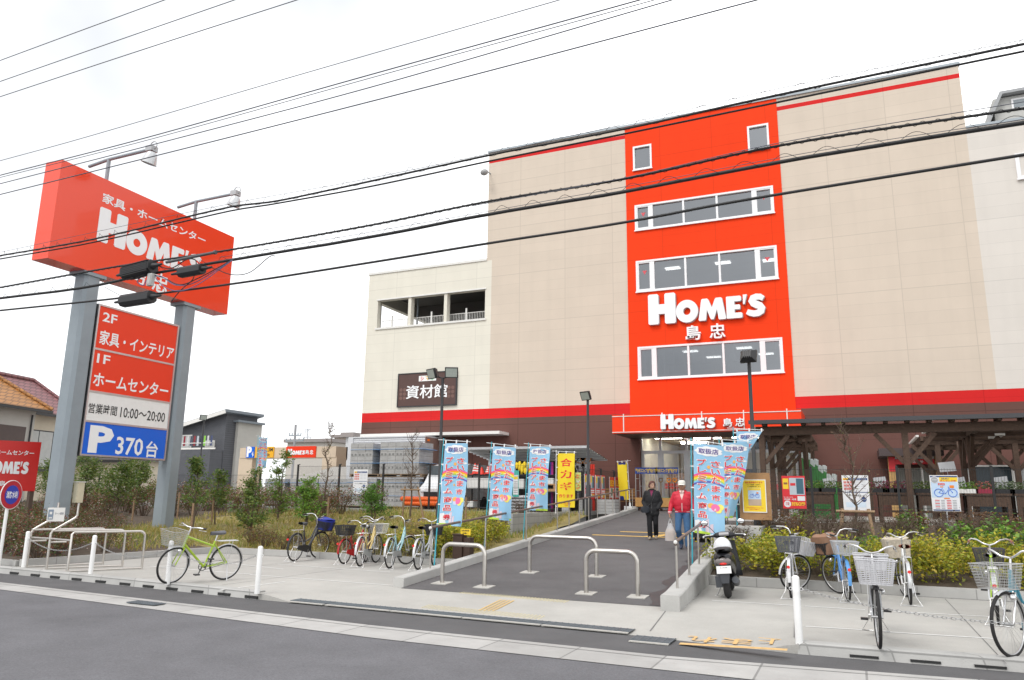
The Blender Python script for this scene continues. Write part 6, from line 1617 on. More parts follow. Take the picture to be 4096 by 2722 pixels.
# container / truck body
cx0_, cx1_ = py(1397, 1760, 31.0).x, py(1700, 1760, 31.0).x; cz_ = py(1500, 1752, 31.0).z
t = thing('cargo_container', 'white corrugated truck body with a brown end and orange marker lamps behind the block stacks', 'truck body', ((cx0_ + cx1_) / 2, 31.5, .98))
b = MB(); n = 30
for i in range(n):
    z0 = 1.5 + (cz_ - 1.55) * i / n; dz_ = (cz_ - 1.55) / n
    b.add([(cx0_, 31.03, z0), (cx1_, 31.03, z0), (cx1_, 31.0, z0 + dz_ * .3), (cx0_, 31.0, z0 + dz_ * .3), (cx1_, 31.0, z0 + dz_ * .6), (cx0_, 31.0, z0 + dz_ * .6), (cx1_, 31.03, z0 + dz_), (cx0_, 31.03, z0 + dz_)], [(0, 1, 2, 3), (3, 2, 4, 5), (5, 4, 6, 7)])
b.box(cx0_, cx1_, 31.04, 33.0 - .1, 1.5, cz_); b.box(cx0_ - .03, cx1_ + .03, 30.98, 32.95, cz_, cz_ + .06); b.box(cx0_ - .04, cx0_ + .25, 30.97, 31.05, 1.45, cz_)
b.build('body', mat('corrugated_silver', (.62, .63, .65), .4, .2, .05), t)
b = MB(); b.box(cx1_ + .002, cx1_ + .04, 31.0, 32.9, 1.5, cz_ - .02); en = b.build('end_panel', mat('end_brown', (.20, .12, .10), .6), t)
for y in (31.25, 32.6): b = MB(); b.box(cx1_ + .04, cx1_ + .06, y - .1, y + .1, cz_ - .2, cz_ - .1); b.build('marker_lamp', mat('marker_orange', (.85, .18, .02), .4), t)
for x in (cx0_ + .7, cx1_ - .7):
    for y in (31.2, 32.7): b = MB(); b.tube([(x, y - .1, 1.36), (x, y + .1, 1.36)], .38, 20); b.build('wheel', M_rubber, t)
b = MB(); b.box(cx0_ + .1, cx1_ - .1, 31.3, 32.6, 1.3, 1.5); b.build('chassis', M_black, t)
# white van behind the first light pole
vx = py(1752, 1900, 28.0).x; t = thing('white_van', 'white van with black door mirror half hidden behind the light pole and first flag', 'van', (vx, 28.6, .985))
b = MB(); hw = .80
prof = [(-1.9, .45), (1.7, .45), (1.75, .9), (1.35, 1.15), (.75, 1.85), (.2, 1.98), (-1.85, 1.98), (-1.95, 1.2)]
V0 = V((vx, 29.6, .98))
b.prism(prof, V0 + V((-hw, 0, 0)), (0, -1, 0), (0, 0, 1), (2 * hw, 0, 0)); b.build('body', mat('van_white', (.78, .79, .80), .25, 0, .02, coat=.5), t)
b = MB(); b.obox(V0 + V((0, -1.07, 1.50)), (hw * .88, 0, 0), (0, .30, -.35), (0, .01, .01)); b.build('windscreen', mat('windscreen', (.10, .13, .15), .08), t)
b = MB(); b.box(vx - .55, vx + .55, 29.6 - 1.79, 29.6 - 1.74, 1.55, 1.75); b.build('grille', M_black, t)
for s in (-1, 1):
    b = MB(); b.ell((vx + s * .62, 29.6 - 1.72, 1.78), (.14, .06, .09)); b.build('headlight', mat('lamp_clear', (.6, .62, .64), .1), t)
    b = MB(); b.ell((vx + s * .95, 29.6 - .95, 2.25), (.10, .06, .16)); b.tube([(vx + s * .78, 29.6 - .95, 2.2), (vx + s * .95, 29.6 - .95, 2.2)], .02, 6); b.build('mirror', M_black, t)
    for y in (-1.2, 1.2): b = MB(); b.tube([(vx + s * .68, 29.6 + y, 1.28), (vx + s * .82, 29.6 + y, 1.28)], .30, 20); b.build('wheel', M_rubber, t)
# orange hose rolls
for i, (x, y, l) in enumerate(((1680, 1997, 'orange corrugated hose roll on top of the pile at the mesh fence'), (1680, 2016, 'orange corrugated hose roll at the bottom left of the pile at the mesh fence'), (1745, 2014, 'orange corrugated hose roll at the bottom right, behind the light pole'))):
    p = py(x, y, 27.2); b = MB(); m_ = 16; L_ = .75 if i else .9
    P_ = [p + V((-L_ + 2 * L_ * k / (m_ * 2), 0, 0)) for k in range(m_ * 2 + 1)]; r_ = [.085 + .022 * (k % 2) for k in range(m_ * 2 + 1)]
    b.tube(P_, r_, 12); q_ = b.build('hose_roll', mat('hose_orange', (.82, .13, .01), .5, 0, .06), None); tag(rebase(q_), l, 'hose roll', 'orange hose rolls by the mesh fence')
b = MB(); p = py(1690, 2030, 27.2); b.box(p.x - .9, p.x + 1.1, 26.9, 27.6, 1.0, py(1690, 2022, 27.2).z - .15); tag(rebase(b.build('hose_pallet', M_black)), 'black pallet under the orange hose rolls', 'pallet')
# shelter with a translucent roof over shelving
SY0, SY1 = 28.3, 31.0
rx0, rx1 = py(1850, 1800, SY0).x, py(2372, 1800, SY0).x - .25; rz_ = py(2100, 1797, SY0).z
t = thing('display_shelter', 'low shelter with ribbed translucent roof over garden goods, behind the blue flags', 'shelter', ((rx0 + rx1) / 2, SY1, .98))
b = MB(); n = 24
for i in range(n):
    x_ = rx0 + (rx1 - rx0) * i / n; x2 = rx0 + (rx1 - rx0) * (i + 1) / n; b.quad((x_, SY0, rz_ + .06), (x2, SY0, rz_ + .06), (x2, SY1, rz_ - .30), (x_, SY1, rz_ - .30))
b.build('roof', mat('roof_translucent', (.50, .52, .53), .3, 0, .06), t)
b = MB(); b.box(rx0, rx1, SY0 - .04, SY0, rz_ + .0, rz_ + .10)
for i in range(9): y = SY0 + (SY1 - SY0) * i / 8; b.bar((rx0, y, rz_ + .03 - .36 * i / 8), (rx1, y, rz_ + .03 - .36 * i / 8), .05, .05)
b.build('roof_frame', M_alu, t)
for x in (rx0 + .1, rx0 + (rx1 - rx0) * .25, (rx0 + rx1) / 2, rx0 + (rx1 - rx0) * .78, rx1 - .9): b = MB(); b.box(x - .04, x + .04, SY1 - .3, SY1 - .2, .98, rz_ - .3); b.build('post', M_alu, t)
for x in (rx0 + 1, rx1 - 1.6): b = MB(); b.bar((x, SY1 - .3, rz_ - .9), (x, SY0 + .6, rz_ - .05), .05, .05); b.build('brace', M_dkmetal, t)
b = MB(); b.box(rx0, rx1 - .8, SY1, SY1 + .08, .98, rz_ - .35); b.build('back_panel', mat('shelter_dark', (.05, .048, .045), .8), t)
# racks
def rack(x0, x1, y0, y1, zs_, label, m_=M_dkmetal):
    t = thing('goods_rack', label, 'rack', ((x0 + x1) / 2, (y0 + y1) / 2, .985)); 
    for z in zs_: b = MB(); b.box(x0, x1, y0, y1, z - .03, z); b.build('shelf', m_, t)
    for x in (x0, x1):
        for y in (y0, y1): b = MB(); b.box(x - .025, x + .025, y - .025, y + .025, .985, zs_[-1] + .05); b.build('upright', m_, t)
    return t
GY = 28.6
gx = lambda x: py(x, 1900, GY).x
gz = lambda y, x=2000: py(x, y, GY).z
zA, zB, zC = gz(1900), gz(1955), gz(2025)
rack(gx(1868), gx(1978), GY - .3, GY + .5, [1.15, zB, zA], 'dark steel rack of white boxes under the traffic cones'); rack(gx(1990), gx(2140), GY - .3, GY + .5, [1.15, zB, zA], 'dark steel rack with yellow work gloves behind two blue flags'); rack(gx(2150), gx(2330), GY - .3, GY + .5, [1.15, gz(1965), gz(1900)], 'dark steel rack behind the yellow flag')
def goods(name, label, cat, x0, x1, z0, z1, m_, y0=GY - .25, y1=GY + .4, grp=None, bev=0):
    b = MB(); b.box(x0, x1, y0, y1, z0, z1)
    if bev: b.box(x0 - .01, x1 + .01, y0 - .012, y1, z1 - .04, z1 + .01)
    return tag(rebase(b.build(name, m_)), label, cat, grp)
M_box = mat('carton_white', (.66, .66, .64), .7, 0, .1, 3); M_carton = mat('carton_brown', (.42, .24, .11), .8, 0, .12, 4)
for i, (xa, xb2, ya, yb2, l) in enumerate(((1880, 1930, 1900, 1945, 'white carton on the rack straight below two traffic cones'), (1932, 1978, 1902, 1946, 'white carton on the rack under the small traffic cone'), (1992, 2040, 1905, 1950, 'white carton on the rack between the first two blue flags'), (2190, 2222, 1905, 1950, 'white carton on the rack just left of the yellow flag'), (1868, 1905, 1960, 1985, 'white carton on the lower shelf beside the first blue flag'), (2075, 2105, 1905, 1946, 'white carton on the rack beside the turquoise notice'))):
    goods('carton', l, 'carton', gx(xa), gx(xb2), (zB if ya < 1950 else 1.155) + .003, (zB if ya < 1950 else 1.155) + abs(gz(ya) - gz(yb2)) * .9, M_box, grp='cartons on the yard racks', bev=1)
goods('carton', 'brown carton on the rack right beside the yellow flag pole', 'carton', gx(2192), gx(2230), gz(1965) + .003, gz(1968) + .32, M_carton, grp='cartons on the yard racks', bev=1)
# traffic cones
M_cone = mat('cone_red', (.72, .035, .015), .5, 0, .04)
def cone(x, yb, yt, label, bands):
    p = py(x, yb, GY); p.z = zA + .003; h = py(x, yt, GY).z - p.z; t = thing('traffic_cone', label, 'traffic cone', p, 0, 'traffic cones on the rack')
    b = MB(); b.box(-.17, .17, -.17, .17, 0, .03); b.build('base', M_cone, t, local=True)
    b = MB(); b.tube([(0, 0, .03), (0, 0, h * .92), (0, 0, h)], [.14, .035, .02], 16); b.build('body', M_cone, t, local=True)
    if bands:
        for f in (.30, .52, .74): b = MB(); r0, r1 = .14 - .105 * (f - .03), .14 - .105 * (f + .08); b.tube([(0, 0, h * f), (0, 0, h * (f + .11))], [r0 + .006, r1 + .006], 16, cap=False); b.build('white_band', M_white, t, local=True)
for a in ((1900, 1897, 1854, 'tallest banded traffic cone on the rack, right of the first blue flag', 1), (1913, 1897, 1857, 'banded traffic cone beside the tallest one on the rack', 1), (1927, 1897, 1869, 'small plain red traffic cone on the rack', 0), (1952, 1903, 1866, 'banded traffic cone just left of the second blue flag pole', 1), (1962, 1903, 1850, 'slim red traffic cone half hidden behind the second blue flag pole', 0)): cone(*a)
# yellow gloves, bags, mirrors
b = MB(); R = random.Random(3)
for i in range(22):
    x = gx(2070) + (gx(2112) - gx(2070)) * R.random(); z = zA + R.uniform(.02, .32); b.ell((x, GY + R.uniform(-.2, .15), z + .1), (.07, .03, .14), 8, 5)
tag(rebase(b.build('glove_bundle', mat('glove_yellow', (.82, .60, .02), .7))), 'bundle of yellow work gloves on the rack between blue flags', 'gloves')
M_bag = mat('bag_pale', (.45, .46, .48), .6, 0, .2, 8)
for i in range(5):
    p = py(2083 + (i % 2) * 4, 2022 - 9 * i, 27.2); b = MB(); b.ell((p.x, 27.2, 1.10 + .12 * i), (.55, .3, .075), 14, 8); tag(rebase(b.build('soil_bag', M_bag)), ['lowest grey bag in the pile between the second and third blue flags', 'second bag from the bottom of the grey pile between blue flags', 'middle bag of the grey pile between blue flags', 'second bag from the top of the grey pile between blue flags', 'topmost bag of the grey pile between blue flags'][i], 'bag', 'grey bags in a pile')
for i, (x, y, rx_, l) in enumerate(((2320, 1829, .26, 'round wall mirror with orange rim, larger upper one right of the yellow flag'), (2343, 1831, .24, 'round dark wall mirror half behind the light pole'), (2322, 1864, .22, 'square-rimmed wall mirror below the round one'), (2343, 1863, .22, 'square-rimmed wall mirror behind the light pole'))):
    p = py(x, y, 30.6); t = thing('traffic_mirror', l, 'mirror', p, 0, 'mirrors on the shelter wall'); b = MB(); b.disc(p, (0, 1, 0), rx_, .03, 24); b.build('mirror_glass', mat('mirror_dark', (.25, .24, .23), .08, .9), t); b = MB(); b.ring(p - V((0, .02, 0)), (0, 1, 0), rx_, .025, 24, 6); b.build('rim', mat('rim_orange', (.70, .25, .05), .5) if i < 2 else M_offw, t)
    b = MB(); b.box(p.x - .02, p.x + .02, 30.62, 31.0, p.z - .02, p.z + .02); b.build('bracket', M_dkmetal, t)
for i, (x, y0, y1, m_, l) in enumerate(((2204, 1850, 1905, mat('pole_blue', (.06, .05, .35)), 'blue pole standing in the rack left of the yellow flag'), (2209, 1850, 1905, mat('pole_magenta', (.55, .03, .25)), 'magenta pole standing in the rack left of the yellow flag'), (2365, 1858, 1905, M_cone, 'orange pole leaning left of the brown wall'), (2374, 1858, 1905, M_cone, 'second orange pole by the brown wall'))):
    p, q = py(x, y1, 29), py(x, y0, 29); b = MB(); b.tube([V((p.x, 29, 1.0)), q], .05, 8); tag(rebase(b.build('garden_pole', m_)), l, 'pole')
for i, (x, l) in enumerate(((2292, 'grey concrete slab stack at the right foot of the yellow flag'), (2325, 'grey concrete slab stack behind the red sale posters'), (2432, 'pale concrete slab stack near the wooden bench'))):
    p = py(x, 2030, 28.3); b = MB()
    for k in range(5): b.box(p.x - .35, p.x + .35, 28.0, 28.6, 1.0 + .11 * k, 1.0 + .11 * k + .10)
    tag(rebase(b.build('slab_stack', mat('slab_grey', (.40, .40, .39), .9, 0, .12))), l, 'slab stack', 'slab stacks along the ramp fence')
# bench by the brown wall
bx_ = py(2450, 2000, 31.9); t = thing('wooden_bench', 'slatted wooden bench against the brown wall, behind the red posters', 'bench', (bx_.x, 32.2, 1.0)); M_ben = mat('bench_wood', (.36, .19, .07), .6, 0, .15, 8)
b = MB()
for k in range(4): b.box(bx_.x - .85, bx_.x + .85, 31.95 + .11 * k, 32.04 + .11 * k, 1.44, 1.47)
b.build('seat', M_ben, t); b = MB()
for k in range(4): b.box(bx_.x - .85, bx_.x + .85, 32.42, 32.45, 1.56 + .12 * k, 1.65 + .12 * k)
b.build('backrest', M_ben, t)
for s in (-.7, .7): b = MB(); b.box(bx_.x + s - .03, bx_.x + s + .03, 31.97, 32.02, 1.0, 1.44); b.box(bx_.x + s - .03, bx_.x + s + .03, 32.4, 32.46, 1.0, 1.56); b.build('leg', M_dkmetal, t)
b = MB(); ax_ = py(1848, 2190, 16.2); t = thing('ashtray_box', 'dark brown box with a small yellow notice beside the left ramp wall', 'box', (ax_.x, 16.3, .2))
b.box(ax_.x - .22, ax_.x + .02, 16.15, 16.4, .10, .70); b.box(ax_.x - .24, ax_.x + .03, 16.13, 16.42, .70, .72); b.build('cabinet', mat('box_brown', (.055, .03, .02), .5), t)
b = MB(); b.box(ax_.x + .03, ax_.x + .20, 16.2, 16.42, .10, .64); b.build('side_cabinet', mat('box_brown', (.055, .03, .02)), t)
b = MB(); b.box(ax_.x - .06, ax_.x + .2, 16.22, 16.24, .70, .84); nb2 = b.build('notice', M_pyel, t); b = MB(); b.text('自転車置場', (ax_.x + .07, 16.215, .80), (1, 0, 0), (0, 0, 1), .2, .04, .01); b.text('お願い', (ax_.x + .07, 16.215, .74), (1, 0, 0), (0, 0, 1), .14, .035, .01); b.build('lettering', M_ink, nb2)

# =================================================================== ENTRANCE: cages with shovels
def cage(x, label):
    p = py(x, 2010, 31.6); t = thing('roll_cage', label, 'roll cage', (p.x, 31.9, FLOOR), 0, 'roll cages with shovels by the entrance'); w_ = .95
    b = MB()
    for s in (-1, 1):
        for y in (-.35, .35): b.tube([(s * w_ / 2, y, .12), (s * w_ / 2, y, 1.75)], .02, 6)
        for z in (.3, .8, 1.3, 1.72): b.tube([(s * w_ / 2, -.35, z), (s * w_ / 2, .35, z)], .012, 6)
    for z in (.3, 1.0, 1.72): b.tube([(-w_ / 2, .35, z), (w_ / 2, .35, z)], .012, 6)
    for i in range(7): xx = -w_ / 2 + w_ * (i + 1) / 8; b.tube([(xx, .35, .15), (xx, .35, 1.72)], .008, 5)
    b.build('cage_frame', M_alu, t, local=True)
    b = MB(); b.box(-w_ / 2, w_ / 2, -.36, .36, .10, .15); b.build('deck', M_dkmetal, t, local=True)
    b = MB(); b.box(-w_ / 2 - .02, w_ / 2 + .02, -.39, -.36, .15, .52); b.build('front_board', mat('board_wood', (.46, .25, .08), .7, 0, .2, 8), t, local=True)
    b = MB(); b.box(-w_ / 2, w_ / 2, -.40, -.37, 1.50, 1.76); bn_ = b.build('banner', mat('banner_blue', (.015, .06, .30), .5), t, local=True)
    b = MB(); b.text('雪かきスコップ 在庫処分です', (0, -.405, 1.63), (1, 0, 0), (0, 0, 1), w_ * .94, .17, .03)
    o = b.build('lettering', M_pyel, bn_, local=True)
    for s in (-1, 1):
        for y in (-.3, .3): b = MB(); b.tube([(s * w_ * .42 - .015, y, .05), (s * w_ * .42 + .015, y, .05)], .05, 10); b.build('castor', M_rubber, t, local=True)
    return t
cage(2590, 'roll cage of snow shovels under a blue and yellow banner, behind the woman'); cage(2672, 'roll cage of snow shovels under a blue and yellow banner, behind the man in red')
for i, (x, m_, l) in enumerate(((2672, mat('handle_orange', (.85, .28, .01), .5), 'orange handled snow shovel left of the man’s white cap'), (2696, mat('handle_orange', (.85, .28, .01)), 'orange handled snow shovel just above the man’s white cap'), (2640, M_wood, 'wooden handled shovel standing in the right roll cage'))):
    p = py(x, 1930, 31.6); t = thing('snow_shovel', l.replace('’', "'"), 'shovel', (p.x, 31.75, FLOOR + .16)); z1 = p.z
    b = MB(); b.tube([(p.x, 31.75, FLOOR + .5), (p.x, 31.75, z1)], .022, 8); b.build('shaft', M_black if i < 2 else M_wood, t)
    b = MB(); b.tube([(p.x, 31.75, z1), (p.x - .07, 31.75, z1 + .06), (p.x - .07, 31.75, z1 + .16), (p.x + .07, 31.75, z1 + .16), (p.x + .07, 31.75, z1 + .06), (p.x, 31.75, z1)], .028, 8); b.build('handle', m_, t)
    b = MB(); b.grid(lambda u, v: V((p.x + .22 * (u * 2 - 1), 31.72 - .08 * (1 - (u * 2 - 1) ** 2), FLOOR + .17 + .36 * v)), 6, 4); b.build('blade', mat('blade_green', (.02, .30, .06), .5), t)

# =================================================================== BICYCLES
M_spoke = mat('spoke_steel', (.50, .50, .50), .35, .9, 0); M_fend = mat('fender_bright', (.66, .67, .68), .3, .6, .04); M_refl = mat('reflector_red', (.62, .015, .01), .25, 0, 0)
def bike(name, label, rear, front, col, R=.33, wb=1.08, steer=0, lean=0, style='step', fb=None, rb=None, fend=M_fend, saddle=M_black, grip=M_black, bars='city', stand='double', bag=None, guard=None, at='rear', group='parked bicycles', crank=.6, rack=True, tail=1):
    hd = math.atan2(front.y - rear.y, front.x - rear.x); dv = V((cos(hd), sin(hd), 0))
    mid = rear + dv * wb / 2 if at == 'rear' else front - dv * wb / 2
    t = thing(name, label, 'bicycle', (mid.x, mid.y, .003), hd, group); t.rotation_euler = (math.radians(lean), 0, hd)
    M_f = mat('frame_' + label.split()[0] + '_%.2f%.2f%.2f' % tuple(col), col, .28, .1, .03, coat=.4)
    rx, fx = -wb / 2, wb / 2; k = R / .33
    bb = V((rx + .43 * k, 0, .27 * k)); st_ = V((rx + .27 * k, 0, .74 * k)); hb, ht = V((fx - .15, 0, .63 * k + .04)), V((fx - .205, 0, .82 * k + .04)); ax = (ht - hb).normalized(); hub = V((fx, 0, R)); rh = V((rx, 0, R))
    sr = math.radians(steer); ro = Matrix.Rotation(sr, 4, ax)
    def rot(b):
        b.v = [tuple(hb + (ro.to_3x3() @ (V(v) - hb))) for v in b.v]; return b
    def part(b, n_, m_, front_=False, par=None):
        return (rot(b) if front_ else b).build(n_, m_, par or t, local=True)
    b = MB()
    if style == 'diamond': b.tube([ht - ax * .03, st_ - V((0, 0, .10))], .019, 8); b.tube([hb + ax * .03, bb], .023, 8)
    else:
        b.tube([hb + ax * .09, hb + (bb - hb) * .35 + V((0, 0, -.03)), bb + V((.10, 0, .03)), bb], .024, 8); b.tube([ht - ax * .01, ht + (bb - ht) * .45 + V((-.01, 0, -.06)), bb + V((-.04, 0, .17))], .017, 8)
    b.tube([bb, st_], .018, 8); b.tube([hb - ax * .03, ht + ax * .01], .022, 8)
    for s in (-1, 1):
        y = V((0, .055 * s, 0)); b.tube([bb + y * .4, rh + y], .010, 6); b.tube([st_ - V((0, 0, .06)) + y * .3, rh + y], .009, 6)
    part(b, 'frame', M_f)
    b = MB(); b.tube([st_ - V((0, 0, .02)), st_ + V((-.03, 0, .11))], .013, 8); part(b, 'seat_post', M_chrome)
    sp = st_ + V((-.035, 0, .14))
    b = MB()
    def sad(u, v):
        x = -.13 + .27 * u; w_ = (.095 if u < .35 else .095 - .075 * min(1, (u - .35) / .4)) * (1 if u > .06 else .7); a = PI * (v * 2) ; return sp + V((x, w_ * cos(a), .028 * sin(a) * (1.1 if sin(a) > 0 else 1.4) + .012 * (1 - u)))
    b.grid(sad, 10, 14); part(b, 'saddle', saddle)
    for (hubp, fr_) in ((rh, False), (hub, True)):
        b = MB(); b.ring(hubp, (0, 1, 0), R - .033, .0105, 32, 6); b.tube([hubp + V((0, -.06, 0)), hubp + V((0, .06, 0))], .017, 8)
        for i in range(28):
            a = 2 * PI * i / 28; o = .35 if i % 2 else -.35; s = .022 if i % 4 < 2 else -.022
            b.tube([hubp + V((.018 * cos(a + o), s, .018 * sin(a + o))), hubp + V(((R - .038) * cos(a), 0, (R - .038) * sin(a)))], .0013, 3, cap=False)
        wl_ = part(b, 'wheel', M_spoke, fr_)
        b = MB(); b.ring(hubp, (0, 1, 0), R - .018, .0185, 40, 8); part(b, 'tyre', M_rubber, fr_, wl_)
        b = MB(); a0, a1 = ((-8, 128) if not fr_ else (62, 190))
        rr = R + .018
        def fen(u, v, hp=hubp): a = PI - math.radians(a0 + (a1 - a0) * u) if not fr_ else math.radians(a0 + (a1 - a0) * u); y = (v - .5) * 2; return hp + V(((rr - .012 * y * y) * cos(a), .027 * y, (rr - .012 * y * y) * sin(a)))
        b.grid(fen, 18, 6); part(b, 'fender', fend, fr_)
    b = MB()
    for s in (-1, 1):
        y = V((0, .05 * s, 0)); b.tube([hb - ax * .02 + y * .4, hb - ax * .06 + y, hub + y], .011, 6)
    b.bar(hb - ax * .04 - V((0, .05, 0)), hb - ax * .04 + V((0, .05, 0)), .03, .03); part(b, 'fork', M_f if style == 'diamond' or fend is not M_fend else M_chrome, True)
    sm = ht + ax * .14; b = MB(); b.tube([ht, sm], .012, 8)
    prof = [(0, 0, 0), (.05, .07, .02), (.05, .15, .075), (.0, .22, .09), (-.10, .255, .075), (-.24, .27, .05)] if bars == 'city' else [(0, 0, 0), (.03, .08, .01), (.02, .2, .03), (-.02, .28, .03), (-.06, .34, .025)]
    for s in (-1, 1): b.tube([sm + V((p[0], p[1] * s, p[2])) for p in prof], .0115, 8)
    for s in (-1, 1): p = sm + V((prof[-2][0] + .02, prof[-2][1] * s, prof[-2][2])); b.tube([p, p + V((.05, .0, -.03)), p + V((-.09, .03 * s, -.055))], .006, 5)
    hbar = part(b, 'handlebar', M_chrome, True)
    for s in (-1, 1):
        b = MB(); p, q = V(prof[-2]), V(prof[-1]); p = p + (q - p) * .25; b.tube([sm + V((p.x, p.y * s, p.z)), sm + V((q.x, q.y * s, q.z))], .017, 8); part(b, 'grip', grip, True, hbar)
    def basket(c, kind, w0, d0, h, mt_, fr_, nm='basket'):
        b = MB(); c = V(c); top = lambda f: (w0 / 2 * (.80 + .20 * f), d0 / 2 * (.72 + .28 * f))
        def ringp(f, z):
            w_, d_ = top(f); return [c + V(p) for p in ((-d_, -w_, z), (d_, -w_, z), (d_, w_, z), (-d_, w_, z))]
        n = 9 if kind == 'wire' else 13
        for i in range(n + 1):
            f = i / n; P_ = ringp(f, h * f); r_ = .0055 if i == n else .0022
            if kind == 'wire' or i == n: b.tube(P_, r_ if kind == 'wire' else .009, 5, closed=True, smooth=False)
            else:
                for a, e in zip(P_, P_[1:] + P_[:1]): b.bar(a, e, .004, h / n * .55)
        for s in range(4):
            A_, B_ = ringp(0, 0), ringp(1, h); m_ = (9 if s % 2 else 11) if kind == 'wire' else 7
            for i in range(m_):
                f = (i + .5) / m_; p, q = A_[s] + (A_[(s + 1) % 4] - A_[s]) * f, B_[s] + (B_[(s + 1) % 4] - B_[s]) * f; b.tube([p, q], .002 if kind == 'wire' else .006, 4, cap=False)
        A_ = ringp(0, 0)
        if kind == 'wire':
            for i in range(10): f = i / 9; b.tube([A_[0] + (A_[1] - A_[0]) * f, A_[3] + (A_[2] - A_[3]) * f], .002, 4)
        else: b.obox(c + V((0, 0, .004)), (top(0)[1], 0, 0), (0, top(0)[0], 0), (0, 0, .004))
        o = part(b, nm, mt_, fr_)
        return o
    if fb: kd, m_ = fb[:2]; hh = fb[2] if len(fb) > 2 else .25; basket((fx + .075, 0, .66 * k + .03), kd, .40, .32, hh, m_, True)
    b = MB(); b.ell((fx - .03, .0 if not fb else .07, .60 * k), (.045, .035, .035), 10, 7); part(b, 'headlight', M_chrome, True)
    if rack:
        b = MB(); z = 2 * R + .075
        for y in (-.055, 0, .055): b.tube([(rx - .17, y, z), (rx + .20, y, z)], .0055, 5)
        for x in (-.17, .0, .20): b.tube([(rx + x, -.06, z), (rx + x, .06, z)], .0055, 5)
        for s in (-1, 1): b.tube([(rx - .06, .06 * s, z), (rx, .062 * s, R)], .005, 5)
        part(b, 'rack', M_chrome)
    if rb: basket((rx - .03, 0, 2 * R + .09), rb[0], .40, .34, rb[2] if len(rb) > 2 else .23, rb[1], False)
    b = MB(); b.tube([bb + V((0, -.06, 0)), bb + V((0, .06, 0))], .016, 8); ca = crank
    for s in (-1, 1): e = bb + V((.165 * cos(ca) * s, .075 * s, .165 * sin(ca) * s)); b.bar(bb + V((0, .07 * s, 0)), e, .012, .022, (0, 1, 0))
    b.ring(bb + V((0, -.05, 0)), (0, 1, 0), .075, .008, 20, 5)
    for i in range(5): b.bar(bb + V((0, -.05, 0)), bb + V((.075 * cos(i * 1.2566), -.05, .075 * sin(i * 1.2566))), .006, .014, (0, 1, 0))
    ck = part(b, 'crankset', mat('crank_grey', (.14, .14, .14), .4, .7) if style == 'diamond' else M_chrome)
    for s in (-1, 1): e = bb + V((.165 * cos(ca) * s, .125 * s, .165 * sin(ca) * s)); b = MB(); b.obox(e, (.045, 0, 0), (0, .042, 0), (0, 0, .011)); part(b, 'pedal', M_black, False, ck)
    if guard: b = MB(); b.prism([(-.05, -.045), (.36 * k, -.09), (.50 * k, -.075), (.52 * k, .0), (.48 * k, .075), (.36 * k, .085), (.0, .045)], rh + V((0, -.068, -.0)), (1, 0, -.12), (0, 0, 1), (0, -.012, 0)); part(b, 'chain_guard', guard)
    else:
        b = MB()
        for s in (-1, 1): b.tube([rh + V((0, -.05, .035 * s)), bb + V((0, -.05, .074 * s))], .005, 4)
        part(b, 'chain', M_dkmetal)
    b = MB()
    if stand == 'double':
        P_ = [rh + V((0, .065, 0)), (rx - .10, .075, .15), (rx - .16, .14, .03), (rx - .19, .16, .004), (rx - .16, .06, .008), (rx - .16, -.06, .008), (rx - .19, -.16, .004), (rx - .16, -.14, .03), (rx - .10, -.075, .15), rh + V((0, -.065, 0))]
        b.tube(P_, .0055, 6)
    else: b.tube([rh + V((-.0, .06, -.03)), (rx + .0, .12, .02), (rx - .0, .135, .0)], .010, 6)
    part(b, 'kickstand', M_chrome)
    if tail:
        a = math.radians(168); p = rh + V(((R + .03) * cos(a), 0, (R + .03) * sin(a) + .12)); b = MB(); b.tube([p, p + V((-.022, 0, .004))], .026, 12); part(b, 'rear_reflector', M_refl)
    if bag:
        b = MB(); n_, m_, (cx, cy, cz), (a, c, h) = bag
        b.grid(lambda u, v: V((cx, cy, cz)) + V((a * (.82 + .18 * v) * (abs(cos(2 * PI * u)) ** .5) * (1 if cos(2 * PI * u) > 0 else -1), c * (.82 + .18 * v) * (abs(sin(2 * PI * u)) ** .5) * (1 if sin(2 * PI * u) > 0 else -1), h * v + .012 * sin(9 * u + 5 * v))), 28, 8)
        b.grid(lambda u, v: V((cx, cy, cz + h)) + V((a * (1 - v) * cos(2 * PI * u), c * (1 - v) * sin(2 * PI * u), .035 * sin(PI * min(1, v * 1.4)) + .014 * sin(11 * u))), 24, 5)
        part(b, n_, m_, n_ != 'rear_bag')
    return t
Mw = mat('wire_basket', (.50, .50, .49), .4, .6, .06); Mgp = mat('basket_grey', (.095, .10, .115), .6, 0, .05); Mlp = mat('basket_pale', (.52, .52, .54), .55, 0, .04); Mbk = mat('basket_black', (.022, .022, .024), .6, 0, .1); Mrust = mat('basket_rusty', (.17, .105, .06), .7, .3, .2)
P0 = lambda x, y: pz(x, y, 0)
bike('bicycle', 'yellow-green bicycle with wire front basket standing alone behind the white bollards', P0(863, 2324), P0(680, 2338), (.36, .52, .03), R=.322, wb=1.0, at='front', steer=12, lean=-5, style='diamond', fb=('wire', Mw, .27), bars='flat', stand='side', crank=1.9, tail=0, saddle=mat('saddle_grey', (.10, .10, .115), .5))
bike('bicycle', 'dark bicycle with a blue covered front basket, leftmost in the left-hand row', P0(1176, 2247), P0(1290, 2232), (.03, .033, .045), R=.33, wb=1.05, steer=-14, lean=3, fb=('plastic', Mbk, .22), fend=M_black, saddle=mat('saddle_cover_dark', (.07, .075, .085), .6), guard=M_black, crank=1.4, bag=('basket_cover', mat('cover_blue', (.015, .03, .28), .5, 0, .15, 8), (.615, 0, .72), (.17, .21, .25)))
